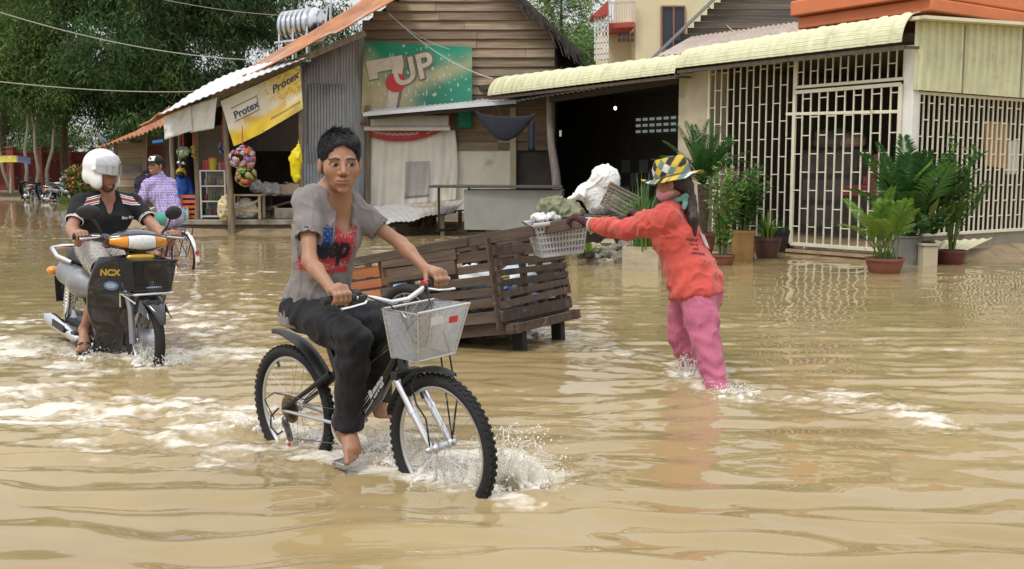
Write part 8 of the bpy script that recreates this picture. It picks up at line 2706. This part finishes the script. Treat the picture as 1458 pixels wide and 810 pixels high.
for a, e, w_ in ((shL, elL, wrL), (shR, elR, wrR)):
 S.chain([a, lv(a, e, .5), e, lv(e, w_, .5), lv(e, w_, .97)], [.085, .078, .070, .060, .046], .04)
 d = (w_ - e).normalized(); S.cut(lv(e, w_, .95), d, lv(e, w_, 1.15), .08, .003)
S.cut(hem - u_ * .03, -u_ * .8 - UPZ * .5, hem - u_ * .25, .34, .006)
def wf_(v):
 d = v - np.array(hipC); h = d @ np.array(u_); x = d @ np.array(f_)
 arm_ = np.exp(-(np.minimum(np.linalg.norm(v - np.array(lv(elL, wrL, .6)), axis=1), np.linalg.norm(v - np.array(lv(shL, elL, .6)), axis=1)) / .16) ** 2)
 ax_ = np.array((wrL - elL).normalized())
 return .009 * np.exp(-((h + .01) / .09) ** 2) * np.sin(x * 30 + h * 26 + 3 * vnoise(v[:, 0] * 6, v[:, 1] * 6, v[:, 2] * 6, 2)) + .0045 * arm_ * np.sin((v @ ax_) * 95 + 45 * v[:, 2] + 5 * vnoise(v[:, 0] * 9, v[:, 1] * 9, v[:, 2] * 9, 5)) + .006 * np.exp(-((h - .12) / .03) ** 2)
sw = S.build('sweater', SWT, wom, .0085, post=cloth_noise(.014, 9, 6, (1, 1, .7), wf_), relax=2)
g = G(); g.ring(lv(elL, wrL, .96), wrL - elL, .047, .010, 20, 6); g.build('cuff', mat('cuff_grey', (.45, .36, .3), .9), sw, 60, world=True)
tr = bvh_of(sw); g = G()
n = (V((.12, -.99, .1)) * .8 - f_ * .35).normalized(); ex = V((n.y, -n.x, 0)).normalized() * -1; ey = n.cross(ex)
if ey.z < 0:
 ey = -ey
if ex.x < 0:
 ex = -ex
oB = P(985, 351, 7.0); rB = Matrix.Rotation(-.12, 3, n)
for k, (w_, h_, m) in enumerate(((.105, .020, 9), (.09, .012, 8), (.06, .012, 5), (.12, .020, 10))):      # worn dark lettering, unreadable
 for i in range(m):
  x0 = -w_ / 2 + w_ * i / m; wd = w_ / m * R.uniform(.55, .85)
  vs, fs = subdiv([(x0, -h_ / 2), (x0 + wd, -h_ / 2 * R.uniform(.4, 1)), (x0 + wd, h_ / 2), (x0, h_ / 2 * R.uniform(.4, 1))], [(0, 1, 2, 3)], .015)
  vs = [(x + .014 * k, y - .030 * k + .045) for x, y in vs]
  decal(g, tr, vs, fs, oB, rB @ ex, rB @ ey, n, .0035)
g.build('back_print', mat('dark_print', (.12, .03, .035), .8, var=.2, vs=40), sw, 0, world=True, fix=False)
PNK = mat('pink_trousers', (.43, .11, .19), .8, var=.14, vs=5, bump=.007, bs=22, sheen=.15)
S = Sdf(); S.cap(hipC - l_ * .06 - u_ * .04, hipC + l_ * .06 - u_ * .04, .12, .12, .06); S.ell(hipC - f_ * .05 - u_ * .09, (.135, .135, .125), .06); S.cut(hipC + u_ * .02, u_, hipC + u_ * .2, .3, .004)
leg(S, hL, kL, aL, 1.12, .018, (.093, .060, .054, .053), .04); leg(S, hR, kR, aR, 1.12, .014, (.093, .060, .054, .050), .04)
def pf(v):
 a = np.exp(-(np.linalg.norm(v - np.array(kL), axis=1) / .17) ** 2) + np.exp(-(np.linalg.norm(v - np.array(kR), axis=1) / .17) ** 2) + np.exp(-(np.linalg.norm(v - np.array(lv(hL, kL, .1)), axis=1) / .15) ** 2)
 b = np.exp(-((v[:, 2] - .12) / .10) ** 2)
 return .004 * a * np.sin(v[:, 2] * 60 + v[:, 0] * 30 + 4 * vnoise(v[:, 0] * 8, v[:, 1] * 8, v[:, 2] * 5, 3)) + .006 * b * np.sin(v[:, 2] * 52 + 5 * vnoise(v[:, 0] * 9, v[:, 1] * 9, v[:, 2] * 5, 6))
S.build('trousers', PNK, wom, .0085, post=cloth_noise(.011, 11, 9, (1, 1, .4), pf), relax=2)
S = Sdf(); S.chain([lv(kR, aR, .86), aR, aR + WD * .05 - UPZ * .05], [.05, .048, .05], .02); S.build('sock', mat('grey_sock', (.12, .115, .11), .9, var=.5, vs=40), wom, .009)
S = Sdf(); hd.e(S, (0, .055, -.050), (.062, .062, .056), .01); hd.e(S, (0, .02, -.055), (.069, .05, .03), .02); S.build('face_mask', mat('pink_mask', (.62, .34, .40), .8, var=.05), wom, .007)
DKH = mat('brown_hair', (.030, .016, .013), .5, var=.4, vs=40, stretch=(1, 1, .15))
S = Sdf(); hd.e(S, (0, -.018, .045), (.083, .10, .088), .02); hd.e(S, (0, -.06, -.02), (.07, .055, .06), .03)
S.chain([hd.p(0, -.10, -.02), P(983, 290, 7.1), P(988, 312, 7.04), P(990, 334, 7.02)], [.035, .042, .036, .012], .03); S.build('hair', DKH, wom, .008, post=cloth_noise(.008, 22, 3, (1, 1, .2)))
SCF = mat('teal_scarf', (.14, .30, .25), .85, var=.3, vs=14)
S = Sdf(); S.chain([hd.p(-.05, .02, -.115), hd.p(.02, .04, -.12), hd.p(.055, -.02, -.112), hd.p(.045, -.075, -.10), hd.p(0, -.09, -.10), hd.p(-.06, -.05, -.105), hd.p(-.05, .02, -.115)], [.019] * 7, .02); S.cap(hd.p(.04, -.08, -.10), P(974, 297, 7.05), .022, .014, .02); S.build('scarf', SCF, wom, .008, post=cloth_noise(.008, 14, 4))
G().sheet(lambda u, v: P(996 + 8 * v + 7 * u, 330 + 20 * v + 5 * u, 7.12), 6, 8, .01).build('white_towel', mat('towel', (.62, .62, .62), .9), wom, 180, world=True)
# checked sun hat
def hatcol(p):
 a, b, c = hd.loc(np.array([p])); a, b, c = float(a[0]), float(b[0]), float(c[0])
 x = (b + c * .75) / .050; y = (c * .9 - b * .55 + a * .8) / .050
 i, j = math.floor(x), math.floor(y)
 k = (i % 2) + 2 * (j % 2)
 if k == 0:
  return (.56, .40, .05) if (i + j) % 4 < 3 else (.62, .62, .60)
 if k == 3:
  return (.62, .62, .60) if (i // 2 + j // 2) % 2 else (.56, .40, .05)
 return (.022, .024, .024) if k == 1 else (.13, .19, .17)
HAT = mat('checked_hat', (1, 1, 1), .85, var=.08, vs=20, tint=True)
def hat_pt(u, v):
 th = 2 * PI * u
 if v < .6:
  t = v / .6
  r = (.03 + .076 * min(1, (t * 1.65)) ** .5 + .012 * t); z = .165 - .112 * max(0, t - .28) / .72 - .012 * t * t
  bb = .012 * math.sin(th * 3) * t
 else:
  t = (v - .6) / .4
  r = .118 + .072 * t; z = .042 - .022 * t + .016 * t * math.cos(2 * th) + .028 * t * max(0, math.cos(th)) ** 2 + .006 * math.sin(5 * th) * t
  bb = 0
 return hd.p(r * math.sin(th) * .92, -.012 + r * math.cos(th) * 1.08, z + bb * .3 + .008)
g = G(); nu, nv = 120, 60
for i in range(nu + 1):
 for j in range(nv + 1):
  p = hat_pt(i / nu, j / nv); g.v.append(tuple(p)); g.c.append(hatcol(p))
w_ = nv + 1
for i in range(nu):
 for j in range(nv):
  g.f.append((i * w_ + j, (i + 1) * w_ + j, (i + 1) * w_ + j + 1, i * w_ + j + 1)); g.m.append(0)
g.add([hat_pt(i / 24, 0) for i in range(24)], [tuple(range(24))]); g.c[-24:] = [hatcol(hat_pt(i / 24, 0)) for i in range(24)]
hat = g.build('sun_hat', HAT, wom, 180, world=True)
sm = hat.modifiers.new('thick', 'SOLIDIFY'); sm.thickness = .004
g = G(); g.ring(hd.p(0, -.012, .052), hd.u, .123, .004, 40, 6); g.tube([hd.p(0, -.13, .066), hd.p(.01, -.15, .08), hd.p(.0, -.145, .10), hd.p(-.01, -.15, .08), hd.p(.0, -.16, .05)], .006, 5); g.build('hat_band', mat('band_dark', (.1, .1, .09), .8, var=.5, vs=60), hat, 60, world=True)
# ---- the far youth on the other bicycle
yth = thing('person', 'smiling youth in black cap and purple checked shirt looking back from the far bicycle', 'person', P(230, 380, 15.5))
hipC = YW_(-.2, 0, .93)
shL, shR = P(211, 263, 15.36), P(242, 261, 15.66); nk = P(227, 252, 15.55)
gl, gr = YW_(*(h2 + V((-.16, .27, .225)))), YW_(*(h2 + V((-.16, -.27, .225))))
elL, wrL = P(203, 280, 15.32), lv(P(203, 280, 15.32), gl, .82); elR, wrR = P(250, 287, 15.75), P(243, 296, 16.0)
hL, hR = YW_(-.2, .1, .9), YW_(-.2, -.1, .9)
kL, aL = YW_(.22, .14, .72), YW_(.0, .14, .38); kR, aR = YW_(.2, -.16, .62), YW_(.0, -.14, .2)
hd = Head(P(222, 236, 15.5), (-.42, -.90, -.02), 1.1)
S = Sdf(); torso(S, hipC, shR, shL, nk, -.004, fw=YH); hd.add(S, nk, .05)
arm(S, shL, elL, wrL); arm(S, shR, elR, wrR); hand_grip(S, wrL, gl, YM.to_3x3() @ V((0, 1, 0)), gl - wrL, 1.1, UPZ); hand_grip(S, wrR, gr, YM.to_3x3() @ V((0, -1, 0)), gr - wrR, 1.1, UPZ)
leg(S, hL, kL, aL); leg(S, hR, kR, aR)
yl = YM.to_3x3() @ V((0, 1, 0))
foot(S, aL, aL + YH * .2 - UPZ * .06, yl); foot(S, aR, aR + YH * .2 - UPZ * .06, yl)
_yp = hd.paint((.36, .19, .12), gaze=0)
def yc(v):
 c = _yp(v); a, b, d = hd.loc(v); m = (b > .08) & (np.abs(a) < .02) & (np.abs(d + .062) < .005); c[m] = (.6, .55, .5); return c
S.build('body', SKIN, yth, .014, [hbox(hd.p(0, .02, 0), .15, .006), hbox(gl, .1, .008)], color=yc)
S = Sdf(); l_, f_, u_ = torso(S, hipC, shR, shL, nk, .022, fw=YH, w=1.06, hipw=1.05); S.cap(hipC, hipC - UPZ * .06 - YH * .05, .14, .15, .06)
for a, e, w_ in ((shL, elL, wrL), (shR, elR, wrR)):
 S.chain([a, e, lv(e, w_, .9)], [.075, .06, .05], .04)
S.cap(nk - UPZ * .01, nk + UPZ * .05, .062, .06, .02)
def pur(v):
 x = v @ np.array(l_); k1 = ((x * 34) % 1 < .35); k2 = ((v[:, 2] * 26) % 1 < .3)
 c = np.tile(np.array([.24, .17, .48]), (len(v), 1)); c[k1 | k2] = (.50, .44, .66); return c
S.build('shirt', mat('purple_check', (1, 1, 1), .85, var=.08, tint=True), yth, .011, color=pur, post=cloth_noise(.012, 7, 4, (1, 1, .5)), relax=1)
S = Sdf(); S.cap(hL, hR, .13, .13, .05)
for h, k_ in ((hL, kL), (hR, kR)):
 S.chain([h, lv(h, k_, 1.02)], [.095, .066], .04); S.cut(lv(h, k_, .95), k_ - h, lv(h, k_, 1.15), .13, .003)
S.build('shorts', mat('teal_shorts', (.10, .36, .32), .8, var=.12), yth, .014)
S = Sdf(); hd.e(S, (0, -.016, .03), (.084, .10, .08), .02); hd.e(S, (0, .118, -.04), (.07, .08, .09), .01, 's'); S.build('hair', HAIR, yth, .01)
S = Sdf(); hd.e(S, (0, -.014, .060), (.090, .106, .088), .02); S.cut(hd.p(0, 0, .045), -hd.u, hd.p(0, 0, -.03), .16, .004); cap = S.build('cap', mat('black_cap', (.014, .014, .015), .8, var=.2), yth, .008)
G().sheet(lambda u, v: hd.p((u - .5) * .15, .07 + (.09 * math.sin(PI * (.2 + .6 * u)) - .02) * v, .052 - .012 * v - .05 * (u - .5) ** 2), 12, 8, .006, -hd.u).build('cap_peak', mat('black_cap', (.014, .014, .015)), cap, 60, world=True)
G().sheet(lambda u, v: hd.p((u - .5) * .10, .066 + .030 * math.cos((u - .5) * 2.2) - .034 * v * v, .066 + .062 * v), 8, 8, .004, -hd.f).build('cap_front', WHITEP, cap, 60, world=True)
G().ell(hd.p(0, .094, .10), (.018, .012, .022), 10, 6).build('cap_badge', mat('badge_grey', (.2, .16, .16), .7), cap, 60, world=True)
# ------------------------------------------------------------------ splashes
WSP = mat('splash_water', (.86, .83, .76), .2, var=.06, vs=30, trans=.12, ior=1.33, spec=.9)
WSH = mat('splash_film', (.78, .73, .63), .12, var=.2, vs=40, alpha=.42, spec=.9)
def splash(label, px, py, n, rad, hh, drift=(0, 0), strands=8, seed=1, big=.007):
 rnd = random.Random(seed); c = PZ(px, py, 0); g = G()
 dx = V((drift[0], drift[1], 0))
 for _ in range(int(n * 2.2)):
  a = rnd.uniform(0, 2 * PI); r = rad * rnd.random() ** 1.4
  p = c + V((math.cos(a) * r, math.sin(a) * r * .8, 0)) + dx * rnd.random() ** 1.2
  z = hh * rnd.random() ** 2.4 * max(.15, 1 - r / rad * .6)
  s = big * rnd.choice((.16, .2, .25, .3, .4, .6)) * rnd.uniform(.7, 1.2)
  g.ell(p + UPZ * (z + .004), (s, s, s * rnd.uniform(.9, 1.7)), 6, 4)
 for _ in range(strands):       # thrown ropes and ragged edges of water
  a = rnd.uniform(0, 2 * PI); p = c + V((math.cos(a) * rad * .25, math.sin(a) * rad * .2, 0))
  v = V((math.cos(a) * rnd.uniform(.3, 1), math.sin(a) * rnd.uniform(.2, .8), 0)) * rad + dx * rnd.random(); z1 = hh * rnd.uniform(.2, .8)
  pts, rs = [], []
  for k in range(14):
   t = k / 13
   pts.append(p + v * t + UPZ * (4 * z1 * t * (1 - t * .9)) + V((rnd.gauss(0, .006), rnd.gauss(0, .006), rnd.gauss(0, .006))))
   rs.append(big * rnd.uniform(.10, .5) * (1 - .5 * t))
  g.tube(pts, rs, 5)
 g.mi = 1
 for _ in range(strands):       # thin torn sheets of water
  a = rnd.uniform(0, 2 * PI); r = rad * rnd.uniform(.1, .55); w_ = rnd.uniform(.25, .7) * hh + .02; h_ = rnd.uniform(.2, .6) * hh + .01; ks = rnd.random() * 9
  p = c + V((math.cos(a) * r, math.sin(a) * r * .8, 0)) + dx * rnd.random() * .6; t_ = V((-math.sin(a), math.cos(a) * .8, 0)); n_ = V((math.cos(a), math.sin(a), 0))
  g.grid(lambda u, v: p + t_ * (w_ * (u - .5)) + n_ * (.5 * h_ * v * v + .012 * noise.noise(V((u * 5, v * 4, ks)))) + UPZ * (h_ * v * (.55 + .45 * noise.noise(V((u * 4, ks, 1)))) * math.sin(PI * min(1, u + .08)) - .004), 9, 6)
 g.mi = 0
 for _ in range(strands * 3):   # low churned lumps at the surface
  a = rnd.uniform(0, 2 * PI); r = rad * rnd.random() * .8
  p = c + V((math.cos(a) * r, math.sin(a) * r * .8, 0)) + dx * rnd.random() * .5
  g.ell(p, (rnd.uniform(.012, .04), rnd.uniform(.01, .03), rnd.uniform(.008, .026)), 9, 6, Matrix.Rotation(a, 3, 'Z'), .9)
 o = g.build('water_splash', [WSP, WSH], None, 180, fix=False)
 meta(o, label, 'splash', None, 'stuff')
splash('splash thrown up in front of the near bicycle front wheel', 706, 690, 760, .21, .30, (.24, .05), 24, 3, .008)
splash('churned water curling behind the near bicycle front wheel', 582, 655, 420, .16, .15, (-.10, -.03), 14, 4)
splash('low spray along the water between foot and front wheel', 640, 672, 380, .24, .07, (0, -.04), 14, 5)
splash('spray behind the barefoot boy right foot', 535, 640, 320, .15, .14, (.08, .05), 10, 6)
splash('spray at the near bicycle rear wheel', 372, 608, 240, .15, .07, (-.2, .05), 8, 7)
splash('spray below the near bicycle pedals', 455, 625, 320, .2, .06, (0, 0), 10, 8)
splash('splash at the motorbike front wheel', 222, 517, 340, .22, .16, (.05, -.05), 12, 9, .009)
splash('spray under the motorbike foot pegs', 150, 506, 260, .3, .08, (-.1, 0), 10, 10, .009)
splash('clear splash in front of the wading woman far leg', 984, 533, 260, .09, .16, (-.06, 0), 12, 11)
splash('small splash around the wading woman near leg', 1034, 562, 240, .15, .09, (.12, 0), 8, 12)
splash('small splash at the hand cart rear leg', 752, 474, 160, .16, .09, (.08, 0), 7, 13)
